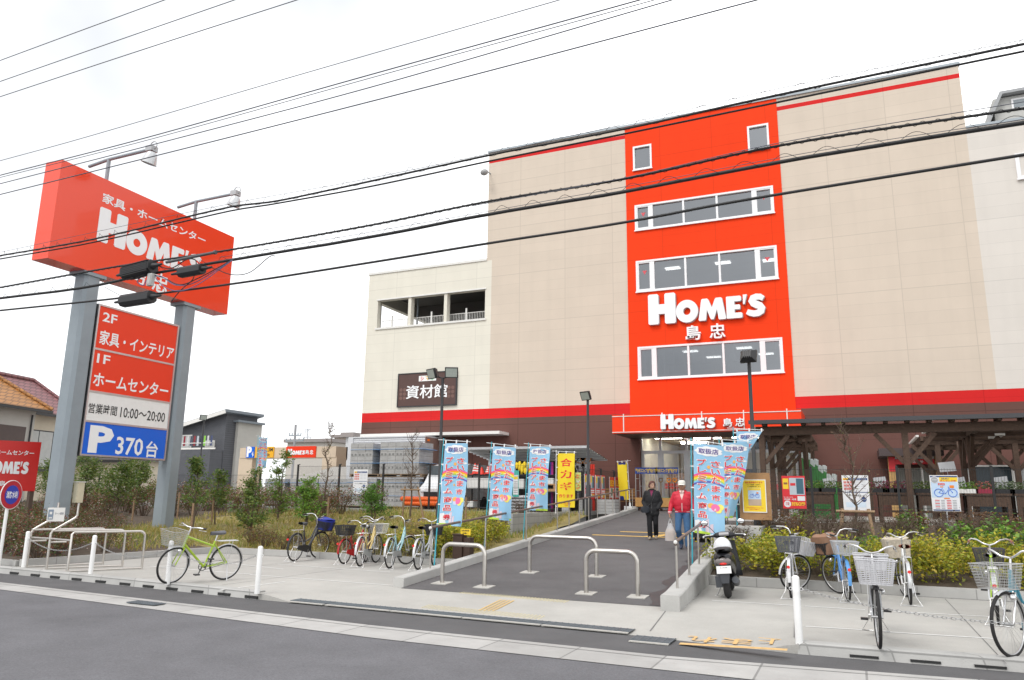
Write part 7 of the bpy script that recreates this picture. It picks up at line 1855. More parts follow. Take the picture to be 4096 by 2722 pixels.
bike('bicycle', 'small red bicycle with a black basket on its rear rack', P0(1376, 2258), P0(1480, 2243), (.40, .012, .014), R=.285, wb=.98, rb=('plastic', Mbk, .22), fend=mat('fender_red', (.38, .012, .014), .35), guard=mat('guard_red', (.45, .012, .012), .35), crank=.8, fb=None)
bike('bicycle', 'maroon bicycle with black front basket, squeezed between the red and the yellow one', P0(1462, 2250), P0(1530, 2225), (.12, .012, .02), R=.30, wb=1.0, fb=('plastic', Mbk, .2), steer=10, fend=M_fend, crank=.4, saddle=M_black)
bike('bicycle', 'pale yellow bicycle with zebra saddle cover and wire front basket', P0(1440, 2268), P0(1525, 2247), (.62, .47, .18), R=.33, wb=1.06, fb=('wire', Mw, .22), steer=-4, saddle=mat('saddle_zebra', (.5, .5, .5), .8, 0, .9, 30), guard=mat('guard_grey', (.35, .36, .36), .5), crank=-.6)
bike('bicycle', 'light blue bicycle with rusty brown wire basket in the left-hand row', P0(1558, 2276), P0(1652, 2253), (.36, .58, .62), R=.33, wb=1.08, fb=('wire', Mrust, .26), steer=-28, guard=mat('guard_grey', (.35, .36, .36)), crank=.2)
bike('bicycle', 'silver bicycle with dark basket half behind the first blue flag pole', P0(1672, 2281), P0(1760, 2257), (.40, .42, .44), R=.33, wb=1.08, fb=('plastic', Mbk, .24), steer=8, guard=mat('guard_grey', (.35, .36, .36)), crank=-.2)
bike('bicycle', 'white bicycle with dark grey rear basket beside the scooter', P0(3166, 2395), P0(3178, 2366), (.66, .66, .68), R=.33, wb=1.08, steer=-52, rb=('plastic', Mgp, .24), fb=('plastic', Mlp, .25), crank=1.2, fend=mat('fender_white', (.70, .70, .71), .3))
bike('bicycle', 'blue bicycle with a brown bag in front and a grey rear basket', P0(3394, 2409), P0(3356, 2377), (.09, .26, .58), R=.33, wb=1.08, steer=38, rb=('plastic', mat('basket_silver', (.40, .41, .42), .5), .20), fb=('plastic', Mbk, .2), fend=mat('fender_blue', (.10, .30, .62), .3), crank=1.3, bag=('front_bag', mat('bag_brown', (.27, .15, .09), .6, 0, .12, 6), (.615, 0, .70), (.18, .21, .30)))
bike('bicycle', 'silver bicycle with a large pale front basket facing the street', P0(3495, 2482), P0(3519, 2598), (.42, .43, .44), R=.335, wb=1.1, at='front', steer=3, fb=('plastic', Mlp, .26), rb=('plastic', Mlp, .18), crank=.45, fend=mat('fender_dark', (.06, .06, .065), .4))
bike('bicycle', 'white bicycle with brown saddle and a checked cloth cover over its front basket', P0(3643, 2421), P0(3622, 2388), (.68, .68, .66), R=.33, wb=1.08, steer=16, fb=('wire', Mw, .24), saddle=mat('saddle_brown', (.22, .055, .025), .5), crank=.9, bag=('basket_cover', mat('cover_checked', (.50, .44, .35), .8, 0, .35, 22), (.615, 0, .66), (.19, .22, .30)))
bike('bicycle', 'lime green bicycle with a dark front basket and brown grips behind the teal one', P0(3995, 2500), P0(3985, 2440), (.40, .62, .03), R=.33, wb=1.06, steer=4, fb=('plastic', mat('basket_smoke', (.055, .05, .06), .5), .24), grip=mat('grip_brown', (.24, .09, .05), .6), crank=.8)
bike('bicycle', 'teal blue bicycle with a wire front basket cut off by the right edge', P0(4290, 2560), P0(4052, 2634), (.03, .26, .36), R=.335, wb=1.1, at='front', steer=-8, fb=('wire', Mw, .26), guard=mat('guard_teal', (.03, .26, .36), .35), crank=.5)

# =================================================================== SCOOTER
rp, fp = P0(2915, 2394), P0(2935, 2345)
hd = math.atan2(fp.y - rp.y, fp.x - rp.x); c = rp + V((cos(hd), sin(hd), 0)) * .60
t = thing('motor_scooter', 'black motor scooter seen from behind beside the right ramp wall', 'scooter', (c.x, c.y, .003), hd); t.rotation_euler = (0, math.radians(0), hd); t.rotation_euler.x = math.radians(-5)
M_sb = mat('scooter_black', (.009, .009, .011), .28, 0, .05, spec=.35, coat=.25); M_sg = mat('scooter_grey', (.06, .065, .075), .4, 0, .05)
def pt(b, n_, m_, p=None): return b.build(n_, m_, p or t, local=True)
def loft(secs, n=18):
    """smooth body through elliptical sections (x, z centre, half width, half height)"""
    b = MB(); m_ = len(secs)
    def f(u, v):
        i = min(m_ - 2, int(v * (m_ - 1))); q = v * (m_ - 1) - i; a = [secs[i][k] + (secs[i + 1][k] - secs[i][k]) * q for k in range(4)]; an = 2 * PI * u
        cs, sn = cos(an), sin(an); e = .75
        return V((a[0], a[2] * (abs(cs) ** e) * (1 if cs > 0 else -1), a[1] + a[3] * (abs(sn) ** e) * (1 if sn > 0 else -1)))
    b.grid(f, n, (m_ - 1) * 3); return b
for x, r_, w_ in ((-.60, .215, .058), (.60, .215, .05)):
    b = MB(); b.ring((x, 0, r_), (0, 1, 0), r_ - w_, w_, 30, 10); o = pt(b, 'wheel', M_rubber); b = MB(); b.disc((x, 0, r_), (0, 1, 0), r_ - w_ * 1.6, .06, 20); pt(b, 'rim', M_sg, o)
pt(loft([(-.88, .66, .05, .03), (-.80, .64, .13, .09), (-.60, .62, .165, .13), (-.35, .58, .175, .16), (-.12, .50, .17, .17), (.0, .40, .15, .12), (.05, .30, .10, .04)]), 'rear_body', M_sb)
pt(loft([(-.82, .775, .06, .02), (-.75, .785, .125, .035), (-.5, .775, .14, .045), (-.25, .745, .14, .045), (-.08, .725, .11, .035), (-.02, .71, .05, .015)]), 'seat', M_black)
b = MB(); b.grid(lambda u, v: V((.30 + .13 * v + .05 * (1 - (2 * u - 1) ** 2), (.235 - .07 * v) * (2 * u - 1), .27 + .60 * v)), 12, 8); b.grid(lambda u, v: V((.33 + .13 * v + .10 * (1 - (2 * u - 1) ** 2), (.235 - .07 * v) * (2 * u - 1), .27 + .60 * v)), 12, 8); pt(b, 'leg_shield', M_sb)
b = MB(); b.obox((.15, 0, .25), (.22, 0, 0), (0, .17, 0), (0, 0, .03)); pt(b, 'footboard', M_sb)
pt(loft([(.34, .22, .10, .05), (.50, .36, .12, .12), (.62, .45, .12, .07), (.80, .40, .07, .03)]), 'front_fender', M_sb)
pt(loft([(.30, .96, .10, .03), (.36, .97, .19, .055), (.44, .97, .17, .065), (.52, .94, .09, .05), (.55, .92, .03, .02)]), 'handlebar_cover', M_sb)
b = MB(); b.obox((.31, 0, .992), (.035, 0, .018), (0, .085, 0), (-.006, 0, .012)); pt(b, 'speedometer', mat('dial_grey', (.35, .34, .34), .2))
b = MB()
for s in (-1, 1): b.tube([(.38, .15 * s, .96), (.34, .25 * s, .965), (.31, .35 * s, .955)], .018, 8)
hb_ = pt(b, 'handlebar', M_black); b = MB()
for s in (-1, 1): b.tube([(.31, .35 * s, .955), (.305, .375 * s, .953)], .021, 8); b.tube([(.385, .19 * s, .985), (.40, .36 * s, .97)], .008, 6)
pt(b, 'brake_lever', M_chrome, hb_)
for s in (-1, 1):
    b = MB(); b.tube([(.37, .14 * s, 1.0), (.36, .22 * s, 1.10), (.35, .29 * s, 1.16)], .006, 6); o = pt(b, 'mirror_arm', M_black)
    b = MB(); b.ell((.36, .32 * s, 1.20), (.022, .07, .048), 14, 9); pt(b, 'mirror_shell', M_black, o)
    b = MB(); b.ell((.345, .32 * s, 1.20), (.010, .062, .041), 14, 9); pt(b, 'mirror_glass', mat('mirror_bright', (.85, .86, .88), .05, 1, 0), o)
b = MB(); b.ell((-.845, 0, .60), (.045, .135, .065), 14, 9); pt(b, 'tail_lamp', mat('tail_lens_clear', (.17, .15, .145), .2, 0, .05))
b = MB(); b.ell((-.885, 0, .565), (.02, .06, .022), 12, 7); pt(b, 'brake_lamp', M_refl)
b = MB(); b.obox((-.905, 0, .475), (.004, 0, .0), (0, .115, 0), (.012, 0, .058)); pl_ = pt(b, 'number_plate', M_white)
b = MB(); b.text('3124', (-.912, 0, .455), (0, -1, 0), (.18, 0, .98), .15, .05, .02); b.text('さいたま市', (-.908, 0, .507), (0, -1, 0), (.18, 0, .98), .12, .022, .01); pt(b, 'lettering', mat('plate_green', (.02, .10, .06), .5), pl_)
b = MB(); b.prism([(-.085, 0), (.085, 0), (.055, -.16), (-.055, -.16)], (-.885, 0, .42), (0, 1, 0), (-.1, 0, 1), (-.01, 0, 0)); pt(b, 'mud_flap', M_sg)
b = MB(); b.tube([(-.20, -.13, .27), (-.55, -.15, .24), (-.78, -.155, .30)], [.05, .065, .055], 12); pt(b, 'exhaust', M_sg)
b = MB(); b.obox((-.45, .12, .27), (.25, 0, 0), (0, .05, 0), (0, 0, .09)); pt(b, 'engine_case', M_sg)
b = MB(); b.tube([(-.35, .10, .20), (-.33, .20, .02), (-.33, .25, .003)], .012, 6); pt(b, 'kickstand', M_chrome)
ct = Matrix.Rotation(hd, 4, 'Z'); hp = t.matrix_basis @ V((-.22, .02, .79))
th_ = thing('helmet', 'round silver white helmet resting on the seat of the black scooter', 'helmet', hp)
b = MB(); b.grid(lambda u, v: V((.155 * sin(PI * .52 * v) * cos(2 * PI * u), .135 * sin(PI * .52 * v) * sin(2 * PI * u), .175 * cos(PI * .52 * v))), 24, 10); b.build('shell', mat('helmet_white', (.72, .73, .75), .2, 0, .02, coat=.6), th_, local=True)
b = MB(); b.tube([V((.156 * cos(2 * PI * i / 24), .136 * sin(2 * PI * i / 24), -.01)) for i in range(24)], .008, 6, closed=True); b.build('rim', M_offw, th_, local=True)

# =================================================================== PEOPLE
import numpy as np
def grow(caps, vox=.011):
    """one continuous skin over tapered limbs: union by voxel remesh"""
    b = MB()
    for p, q, r0, r1, *_ in caps:
        p, q = V(p), V(q)
        d_ = q - p; L = d_.length
        n = 5
        pts, rs = [], []
        dn = d_.normalized() if L > 1e-5 else V((0, 0, 1))
        for k in (-1, -.8, -.4): pts.append(p + dn * r0 * k); rs.append(r0 * math.sqrt(max(.02, 1 - k * k)))
        for k in range(n + 1): pts.append(p + d_ * k / n); rs.append(r0 + (r1 - r0) * k / n)
        for k in (.4, .8, 1): pts.append(q + dn * r1 * k); rs.append(r1 * math.sqrt(max(.02, 1 - k * k)))
        b.tube(pts, rs, 12)
    return b
def skin(b, vox, sm):
    me = bpy.data.meshes.new('tmp'); me.from_pydata(b.v, [], b.f); o = bpy.data.objects.new('tmp', me); C.objects.link(o)
    r_ = o.modifiers.new('r', 'REMESH'); r_.mode = 'VOXEL'; r_.voxel_size = vox; s_ = o.modifiers.new('s', 'SMOOTH'); s_.iterations = sm; s_.factor = .5
    m2 = bpy.data.meshes.new_from_object(o.evaluated_get(bpy.context.evaluated_depsgraph_get())); bpy.data.objects.remove(o); bpy.data.meshes.remove(me)
    return m2
def person(name, label, base, rz, caps, extra, mats, zones, vox=.009, sm=7, sc_=1.0):
    t = thing(name, label, 'person', base, rz); t.scale = (sc_,) * 3
    b = grow(caps)
    for c, r_, rot_ in extra: b.ell(c, r_, 18, 12, rot_)
    me = skin(b, vox, sm)
    n = len(me.polygons); ct = np.zeros(n * 3); me.polygons.foreach_get('center', ct); ct = ct.reshape(-1, 3)
    best = np.full(n, 9e9); mi = np.zeros(n, dtype=np.int32)
    for p, q, r0, r1, z in caps:
        p, q = np.array(p, float), np.array(q, float); d_ = q - p; L2 = max(1e-9, d_ @ d_); u = np.clip(((ct - p) @ d_) / L2, 0, 1)
        ds = np.linalg.norm(ct - p - u[:, None] * d_, axis=1) - (r0 + (r1 - r0) * u); k = ds < best; best[k] = ds[k]; mi[k] = z
    mi = zones(ct, mi)
    me.name = 'body'; me.materials.clear()
    for m_ in mats: me.materials.append(m_)
    me.polygons.foreach_set('material_index', mi.astype(np.int32)); me.polygons.foreach_set('use_smooth', np.ones(n, dtype=bool)); me.update()
    o = bpy.data.objects.new('body', me); C.objects.link(o); o.parent = t
    return t
M_skin = mat('skin_tan', (.42, .235, .15), .55, 0, .06, 14); M_skin2 = mat('skin_fair', (.50, .30, .21), .55, 0, .05, 14)
M_jred = mat('jacket_red', (.55, .012, .035), .6, 0, .10, 12, .02, 14); M_jean = mat('denim_blue', (.050, .125, .25), .85, 0, .22, 9, .3, 60); M_shoe = mat('shoe_tan', (.34, .27, .19), .7, 0, .1, 9); M_sneak = mat('sneaker_navy', (.04, .05, .09), .6)
M_jblk = mat('jacket_black', (.010, .010, .012), .8, 0, .15, 9, .02, 18); M_tblk = mat('trousers_black', (.008, .008, .010), .85, 0, .12, 9); M_shirt = mat('polo_pink', (.66, .48, .44), .8, 0, .05); M_wine = mat('jumper_wine', (.17, .012, .06), .8)
def hand(wr, dirv, side, inw, z, curl=.9):
    """palm, four fingers of unequal length and a thumb from the side of the palm"""
    wr, d_ = V(wr), V(dirv).normalized(); s = V(side).normalized(); nn = V(inw).normalized(); out_ = []
    pm = wr + d_ * .075
    for k in (-1, 0, 1): out_.append((wr + d_ * .01 + s * .012 * k, pm + s * .022 * k, .017, .013, z))
    for i, (o, l) in enumerate(((-.031, .066), (-.010, .076), (.011, .071), (.030, .054))):
        a = pm + s * o; c1 = a + (d_ * (1 - curl * .5) + nn * curl * .7).normalized() * l * .5; c2 = c1 + (d_ * (.5 - curl * .9) + nn).normalized() * l * .5
        out_.append((a, c1, .0092, .0085, z)); out_.append((c1, c2, .0085, .007, z))
    th0 = wr + d_ * .025 - s * .028; th1 = th0 + (d_ * .6 - s * .55 + nn * .5).normalized() * .035; th2 = th1 + (d_ * .8 + nn * .5).normalized() * .030
    out_ += [(th0, th1, .012, .0105, z), (th1, th2, .010, .008, z)]
    return out_
# --- man in the red jacket: zones 0 skin, 1 jacket, 2 jeans, 3 shoe, 4 shirt, 5 cuff stripe
cp = [((-.09, .0, .86), (-.115, -.075, .46), .098, .072, 2), ((-.115, -.075, .46), (-.06, .13, .13), .074, .058, 2), ((-.06, .15, .10), (-.06, .04, .05), .045, .042, 3), ((-.06, .04, .05), (-.065, -.05, .035), .042, .032, 3),
      ((.09, .0, .86), (.105, -.06, .45), .098, .074, 2), ((.105, -.06, .45), (.10, -.03, .10), .074, .062, 2), ((.10, -.03, .055), (.115, -.15, .035), .045, .036, 3), ((.115, -.15, .035), (.12, -.20, .03), .036, .028, 3),
      ((-.06, 0, .92), (.06, 0, .92), .120, .120, 2), ((-.055, 0, .985), (.055, 0, .985), .135, .135, 1), ((-.07, .0, 1.08), (.07, .0, 1.08), .142, .142, 1), ((-.09, .005, 1.20), (.09, .005, 1.20), .128, .128, 1), ((-.12, .01, 1.29), (.12, .01, 1.29), .092, .092, 1), ((-.06, .01, 1.34), (.06, .01, 1.34), .075, .075, 1),
      ((-.165, .01, 1.30), (-.265, .02, 1.075), .080, .064, 1), ((-.265, .02, 1.075), (-.305, -.07, .865), .064, .048, 1), ((.165, .01, 1.30), (.255, .03, 1.075), .080, .064, 1), ((.255, .03, 1.075), (.295, -.03, .865), .064, .048, 1),
      ((0, .0, 1.36), (0, -.015, 1.43), .052, .050, 0), ((0, -.03, 1.475), (0, -.035, 1.50), .062, .068, 0), ((0, -.02, 1.535), (0, -.012, 1.565), .078, .080, 0), ((0, -.088, 1.515), (0, -.112, 1.492), .012, .015, 0), ((0, -.075, 1.455), (0, -.078, 1.452), .030, .028, 0), ((-.086, -.005, 1.52), (-.088, .0, 1.485), .014, .011, 0), ((.086, -.005, 1.52), (.088, .0, 1.485), .014, .011, 0),
      ((-.305, -.07, .875), (-.309, -.08, .835), .038, .031, 0), ((.295, -.03, .875), (.300, -.035, .835), .038, .031, 0)]
cp += hand((-.309, -.08, .835), (-.03, -.05, -1), (0, -1, .03), (1, 0, -.1), 0, 1.1) + hand((.300, -.035, .835), (.04, -.06, -1), (0, -1, .05), (-1, 0, -.1), 0, .55)
def zm(ct, mi):
    mi[(mi == 0) & (ct[:, 2] < 1.405) & (ct[:, 2] > 1.2)] = 4
    v = (mi == 1) & (ct[:, 1] < -.045) & (ct[:, 2] > 1.17) & (np.abs(ct[:, 0]) < (ct[:, 2] - 1.17) * .30); mi[v] = 4
    hem = (mi == 2) & (ct[:, 2] > .872) & (np.abs(ct[:, 0]) < .24); mi[hem] = 1
    st_ = (mi == 1) & (np.abs(ct[:, 0]) > .25) & (ct[:, 2] < .905) & ((np.floor((ct[:, 2] - .83) / .013) % 2) == 0); mi[st_] = 5
    w = (mi == 1) & (ct[:, 2] > .885) & (ct[:, 2] < .900) & (np.abs(ct[:, 0]) > .10) & (np.abs(ct[:, 0]) < .2); mi[w] = 5
    return mi
mp = pr(2735, 2199); mp.z = ramp_z(mp.y) + .006
man = person('person', 'man in a red jacket, white cap and jeans walking down the ramp with a bag', mp, math.radians(8), cp, [((0, .0, 1.50), (.074, .088, .108), None), ((0, .005, 1.11), (.222, .158, .25), None), ((0, .005, 1.0), (.205, .150, .14), None), ((0, .01, 1.25), (.19, .12, .10), None)], [M_skin, M_jred, M_jean, M_sneak, M_shirt, M_white], zm)
def feat(t, items):
    for n_, c, r_, m_ in items: b = MB(); b.ell(c, r_, 10, 7); b.build(n_, m_, t, local=True)
M_eye = mat('eye_dark', (.02, .015, .012), .3); M_lip = mat('lip', (.30, .11, .09), .5); M_hair1 = mat('hair_grey', (.11, .10, .095), .7, 0, .25, 40); M_hair2 = mat('hair_auburn', (.085, .022, .014), .6, 0, .3, 40)
feat(man, [('eye', (-.030, -.094, 1.515), (.013, .006, .006), M_eye), ('eye', (.030, -.094, 1.515), (.013, .006, .006), M_eye), ('eyebrow', (-.031, -.095, 1.532), (.019, .006, .004), M_hair1), ('eyebrow', (.031, -.095, 1.532), (.019, .006, .004), M_hair1), ('mouth', (0, -.100, 1.458), (.023, .006, .005), M_lip)])
b = MB(); b.grid(lambda u, v: V((.094 * cos(2 * PI * u) * sin(PI / 2 * (.35 + .65 * v)) * 1.0, .012 + .106 * sin(2 * PI * u) * sin(PI / 2 * (.35 + .65 * v)), 1.545 + .105 * cos(PI / 2 * (.0 + v)) ** .8)), 24, 8)
b.add([(0, .012, 1.65)], []); b.ell((0, .012, 1.628), (.062, .07, .025), 16, 8); b.build('cap', mat('cap_cream', (.72, .70, .64), .8, 0, .06, 12), man, local=True)
b = MB(); b.grid(lambda u, v: V(((.088 - .01 * v) * sin((u - .5) * PI * .95), -.055 - (.045 + .075 * v) * cos((u - .5) * PI * .95), 1.556 - .022 * v - .012 * abs(u - .5))), 14, 4); b.build('cap_peak', mat('cap_cream', (.72, .70, .64)), man, local=True)
b = MB(); b.grid(lambda u, v: V(((.088) * cos(PI * u), .002 + .098 * sin(PI * u), 1.46 + .095 * v)), 18, 5); b.build('hair', M_hair1, man, local=True)
b = MB()
for s in (-1, 1): b.grid(lambda u, v, s=s: V((s * (.045 + .055 * u), -.085 + .07 * u + .012 * v, 1.405 - .045 * v * (1 - u * .3) - .055 * (1 - u) * .5 + .03 * u)), 6, 4)
b.build('collar', M_jred, man, local=True)
b = MB()
for s in (-1, 1): b.add([(s * .012, -.112, 1.345), (s * .058, -.098, 1.365), (s * .055, -.070, 1.405), (s * .016, -.085, 1.395)], [(0, 1, 2, 3)])
b.build('shirt_collar', M_shirt, man, local=True)
b = MB(); b.tube([(0, -.158, .90), (0, -.153, 1.05), (0, -.134, 1.17)], .006, 6); b.build('zip', M_offw, man, local=True)
hm = man.matrix_basis @ V((-.300, -.085, .735))
bg_ = thing('shopping_bag', 'thin white plastic shopping bag with brown goods, held by the man in red', 'shopping bag', hm - V((0, 0, .56)), math.radians(8))
b = MB()
def sack(u, v):
    a = 2 * PI * u; w_ = .13 * (1 - max(0, v - .55) * 1.6); d_ = .075 * (1 - max(0, v - .55) * 1.5); return V((w_ * cos(a) + .006 * sin(5 * a + 7 * v), d_ * sin(a) + .005 * cos(4 * a + 6 * v), .02 + .40 * v - (.02 * cos(a * 2) if v > .9 else 0)))
b.grid(sack, 28, 10); b.add([(.12 * cos(2 * PI * i / 20), .07 * sin(2 * PI * i / 20), .02) for i in range(20)], [tuple(range(20))])
pm_ = bpy.data.materials.new('thin_plastic'); pm_.use_nodes = True; n_ = pm_.node_tree.nodes; L_ = pm_.node_tree.links; tr = n_.new('ShaderNodeBsdfTransparent'); tr.inputs[0].default_value = (.95, .95, .96, 1); ms = n_.new('ShaderNodeMixShader'); ms.inputs[0].default_value = .42
n_['Principled BSDF'].inputs['Base Color'].default_value = (.78, .78, .80, 1); n_['Principled BSDF'].inputs['Roughness'].default_value = .3
L_.new(tr.outputs[0], ms.inputs[1]); L_.new(n_['Principled BSDF'].outputs[0], ms.inputs[2]); L_.new(ms.outputs[0], n_['Material Output'].inputs[0])
b.build('sack', pm_, bg_, local=True)
b = MB()
for s in (-1, 1): b.grid(lambda u, v, s=s: V((.030 * (u - .5) * (1 - .5 * v) + s * .05 * (1 - v), s * .018 * (1 - v), .40 + .165 * v)), 3, 5)
b.build('handle', pm_, bg_, local=True)
b = MB(); b.grid(lambda u, v: V((.105 * cos(2 * PI * u) + .004 * sin(13 * u), .055 * sin(2 * PI * u), .025 + .26 * v)), 20, 4); b.add([(.105 * cos(2 * PI * i / 20), .055 * sin(2 * PI * i / 20), .285 + .02 * cos(i)) for i in range(20)], [tuple(range(20))]); b.build('contents', mat('paper_tan', (.52, .36, .22), .8, 0, .15, 9), bg_, local=True)
# --- woman in black: zones 0 skin, 1 jacket, 2 trousers, 3 shoe, 4 jumper
cp = [((-.075, 0, .80), (-.075, -.055, .43), .098, .070, 2), ((-.075, -.055, .43), (-.065, -.045, .09), .074, .068, 2), ((-.065, -.05, .055), (-.07, -.17, .035), .044, .037, 3), ((-.07, -.17, .035), (-.07, -.20, .03), .037, .030, 3),
      ((.075, 0, .80), (.085, .0, .43), .098, .070, 2), ((.085, 0, .43), (.065, .17, .13), .072, .066, 2), ((.065, .19, .10), (.075, .08, .05), .044, .040, 3), ((.075, .08, .05), (.08, .03, .035), .040, .032, 3),
      ((-.075, 0, .80), (.075, 0, .80), .118, .118, 1), ((-.075, 0, .70), (.075, 0, .70), .116, .116, 1), ((-.065, 0, .92), (.065, 0, .92), .120, .120, 1), ((-.065, 0, 1.05), (.065, 0, 1.05), .125, .125, 1), ((-.085, .0, 1.16), (.085, .0, 1.16), .105, .105, 1), ((-.11, .01, 1.235), (.11, .01, 1.235), .078, .078, 1), ((-.05, .01, 1.285), (.05, .01, 1.285), .068, .068, 1),
      ((-.15, .01, 1.245), (-.245, .06, 1.00), .070, .060, 1), ((-.245, .06, 1.00), (-.16, -.08, .84), .060, .052, 1), ((.15, .01, 1.245), (.235, .06, 1.00), .070, .060, 1), ((.235, .06, 1.00), (.165, -.08, .83), .060, .052, 1),
      ((0, -.0, 1.30), (.008, -.012, 1.37), .046, .044, 0), ((.018, -.03, 1.405), (.014, -.028, 1.43), .056, .062, 0), ((.008, -.012, 1.47), (.004, .0, 1.50), .074, .076, 0), ((.055, -.080, 1.445), (.070, -.098, 1.425), .011, .013, 0), ((.045, -.068, 1.388), (.047, -.070, 1.386), .027, .025, 0)]
def zw(ct, mi):
    mi[(mi == 0) & (ct[:, 2] < 1.345)] = 4
    v = (mi == 1) & (ct[:, 1] < -.035) & (ct[:, 2] > 1.15) & (np.abs(ct[:, 0]) < (ct[:, 2] - 1.15) * .30); mi[v] = 4
    return mi
wp = pr(2612, 2160); wp.z = ramp_z(wp.y) + .006
wom = person('person', 'woman in black with short auburn hair and a shoulder bag, looking aside on the ramp', wp, math.radians(6), cp, [((.010, -.005, 1.44), (.070, .082, .102), None), ((0, 0, 1.06), (.195, .138, .24), None), ((0, 0, .80), (.198, .132, .22), None), ((0, 0, .92), (.186, .130, .2), None), ((0, .01, 1.2), (.165, .10, .09), None)], [M_skin2, M_jblk, M_tblk, M_shoe, M_wine], zw)
feat(wom, [('eye', (.026, -.089, 1.450), (.012, .006, .005), M_eye), ('eye', (.072, -.060, 1.450), (.010, .007, .005), M_eye), ('eyebrow', (.024, -.090, 1.467), (.017, .006, .004), M_hair2), ('eyebrow', (.074, -.062, 1.467), (.012, .008, .004), M_hair2), ('mouth', (.052, -.086, 1.393), (.018, .010, .005), M_lip)])
b = MB(); R = random.Random(9)
rz_ = Matrix.Rotation(math.radians(35), 3, 'Z')
def hair(u, v):
    a = 2 * PI * u; fr_ = max(0, cos(a - PI * 1.5)); zb = 1.385 + .135 * fr_ ** .6; z = zb + (1.572 - zb) * v; q = math.sqrt(max(0, 1 - ((z - 1.46) / .116) ** 2)) if z > 1.46 else 1
    p = V((.096 * q * cos(a), .104 * q * sin(a), 0)); p = rz_ @ p; j = .006 * sin(14 * a + 9 * v); return V((.008 + p.x * (1 + j), p.y * (1 + j) + .004, z + .003 * sin(11 * a)))
b.grid(hair, 40, 12); b.build('hair', M_hair2, wom, local=True)
b = MB(); b.tube([V((.06 * cos(2 * PI * i / 16), .008 + .055 * sin(2 * PI * i / 16), 1.325 - .012 * sin(2 * PI * i / 16))) for i in range(16)], .022, 8, closed=True); b.build('collar', M_jblk, wom, local=True)
b = MB(); b.tube([(0, -.122, .70), (0, -.128, 1.0), (0, -.110, 1.14)], .005, 5); b.build('zip', mat('zip_grey', (.12, .12, .12), .5), wom, local=True)
wb_ = wom.matrix_basis @ V((-.17, -.14, .71)); t = thing('shoulder_bag', 'small dark shoulder bag on a thin strap worn by the woman in black', 'bag', wb_, math.radians(20))
b = MB(); b.grid(lambda u, v: V((.125 * (1 - .25 * abs(2 * v - 1) ** 3) * cos(2 * PI * u), .05 * sin(2 * PI * u), .17 * v)), 24, 8); b.add([(.094 * cos(2 * PI * i / 20), .0375 * sin(2 * PI * i / 20), .17) for i in range(20)], [tuple(range(20))]); b.build('pouch', mat('bag_navy', (.018, .022, .03), .6, 0, .1), t, local=True)
b = MB(); q0, q1, q2, q3 = wb_ + V((.06, 0, .17)), wom.matrix_basis @ V((.0, -.152, .98)), wom.matrix_basis @ V((.095, -.105, 1.22)), wom.matrix_basis @ V((.115, -.02, 1.325)); b.tube([q0, q1, q2, q3], .007, 6); b.build('strap', M_black, t)

# =================================================================== GARDEN YARD: pergola, booth, tables, plants
PY = 22.7
zbm = (py(3300, 1740, PY).z + py(4096, 1719, PY).z) / 2; hb_m = .24
pg = thing('pergola', 'dark timber pergola with slatted roofs over the garden yard on the right', 'pergola', (0, PY, 1.03))
def beam(p, q, w_=.12, h=.2, n_='beam', m_=M_dkwood): b = MB(); b.bar(p, q, w_, h); return b.build(n_, m_, pg)
xl, xmid = py(3049, 1800, PY).x, py(3624, 1800, PY).x
xr0, xr1 = py(3752, 1740, PY).x, 12.0
beam((xl - .15, PY, zbm + hb_m / 2), (xr1, PY, zbm + hb_m / 2), .14, hb_m)
b = MB(); 
for i in range(30): x = xl + .1 + i * .52; b.box(x - .05, x + .05, PY - .30, PY + .35, zbm + hb_m + .002, zbm + hb_m + .10)
b.build('rafters', M_dkwood, pg)
b = MB(); b.box(xl - .3, xr1, PY - .36, PY + .40, zbm + hb_m + .102, zbm + hb_m + .135); b.box(xl - .3, xr1, PY - .40, PY - .361, zbm + hb_m + .05, zbm + hb_m + .16); b.build('roof_sheet', mat('roof_smoke', (.05, .05, .055), .4, 0, .05), pg)
def pst(x, y, dirs=((1, 0), (-1, 0))):
    b = MB(); b.box(x - .075, x + .075, y - .075, y + .075, 1.03, zbm); o = b.build('post', M_dkwood, pg)
    for dx, dy in dirs: b = MB(); b.bar((x + dx * .06, y + dy * .06, zbm - .80), (x + dx * .72, y + dy * .72, zbm - .02), .09, .11); b.build('brace', M_dkwood, o)
pst(xl, PY, ((1, 0), (0, 1))); pst(xmid, PY); pst(xmid + 4.6, PY)
xe = py(3204, 1744, PY).x + .15
def slatroof(x0, x1, y0, y1, z):
    b = MB(); n = int((y1 - y0) / .19)
    for i in range(n): y = y0 + (y1 - y0) * (i + .5) / n; b.box(x0, x1, y - .055, y + .055, z, z + .03)
    for k in range(int((x1 - x0) / .9) + 1): x = x0 + .06 + k * .9; b.box(x - .04, x + .04, y0, y1, z - .12, z - .002)
    b.build('slat_roof', M_dkwood, pg)
    b = MB(); b.box(x0 - .1, x0 - .02, y0, y1, z + .01, z + .07); b.build('roof_edge', M_offw, pg)
slatroof(xl - .2, xe, PY + .45, 30.5, zbm + .22)
for y in (25.5, 28.2, 30.3): pst(xl, y, ((1, 0), (0, -1))); pst(xe - .2, y, ((0, 1), (0, -1))); beam((xl, y, zbm + .10), (xe, y, zbm + .10))
slatroof(xr0, xr1, PY + .45, 26.2, zbm + .22)
xb0 = py(3680, 1792, 27.6).x; slatroof(xb0, xr1, 27.4, 31.0, zbm + .22)
for x in (xr0 + .9, xr0 + 3.3, xr0 + 5.7):
    for y in (24.4, 26.0): pst(x, y, ((0, 1), (0, -1), (1, 0)))
    beam((x, PY, zbm + .10), (x, 26.2, zbm + .10))
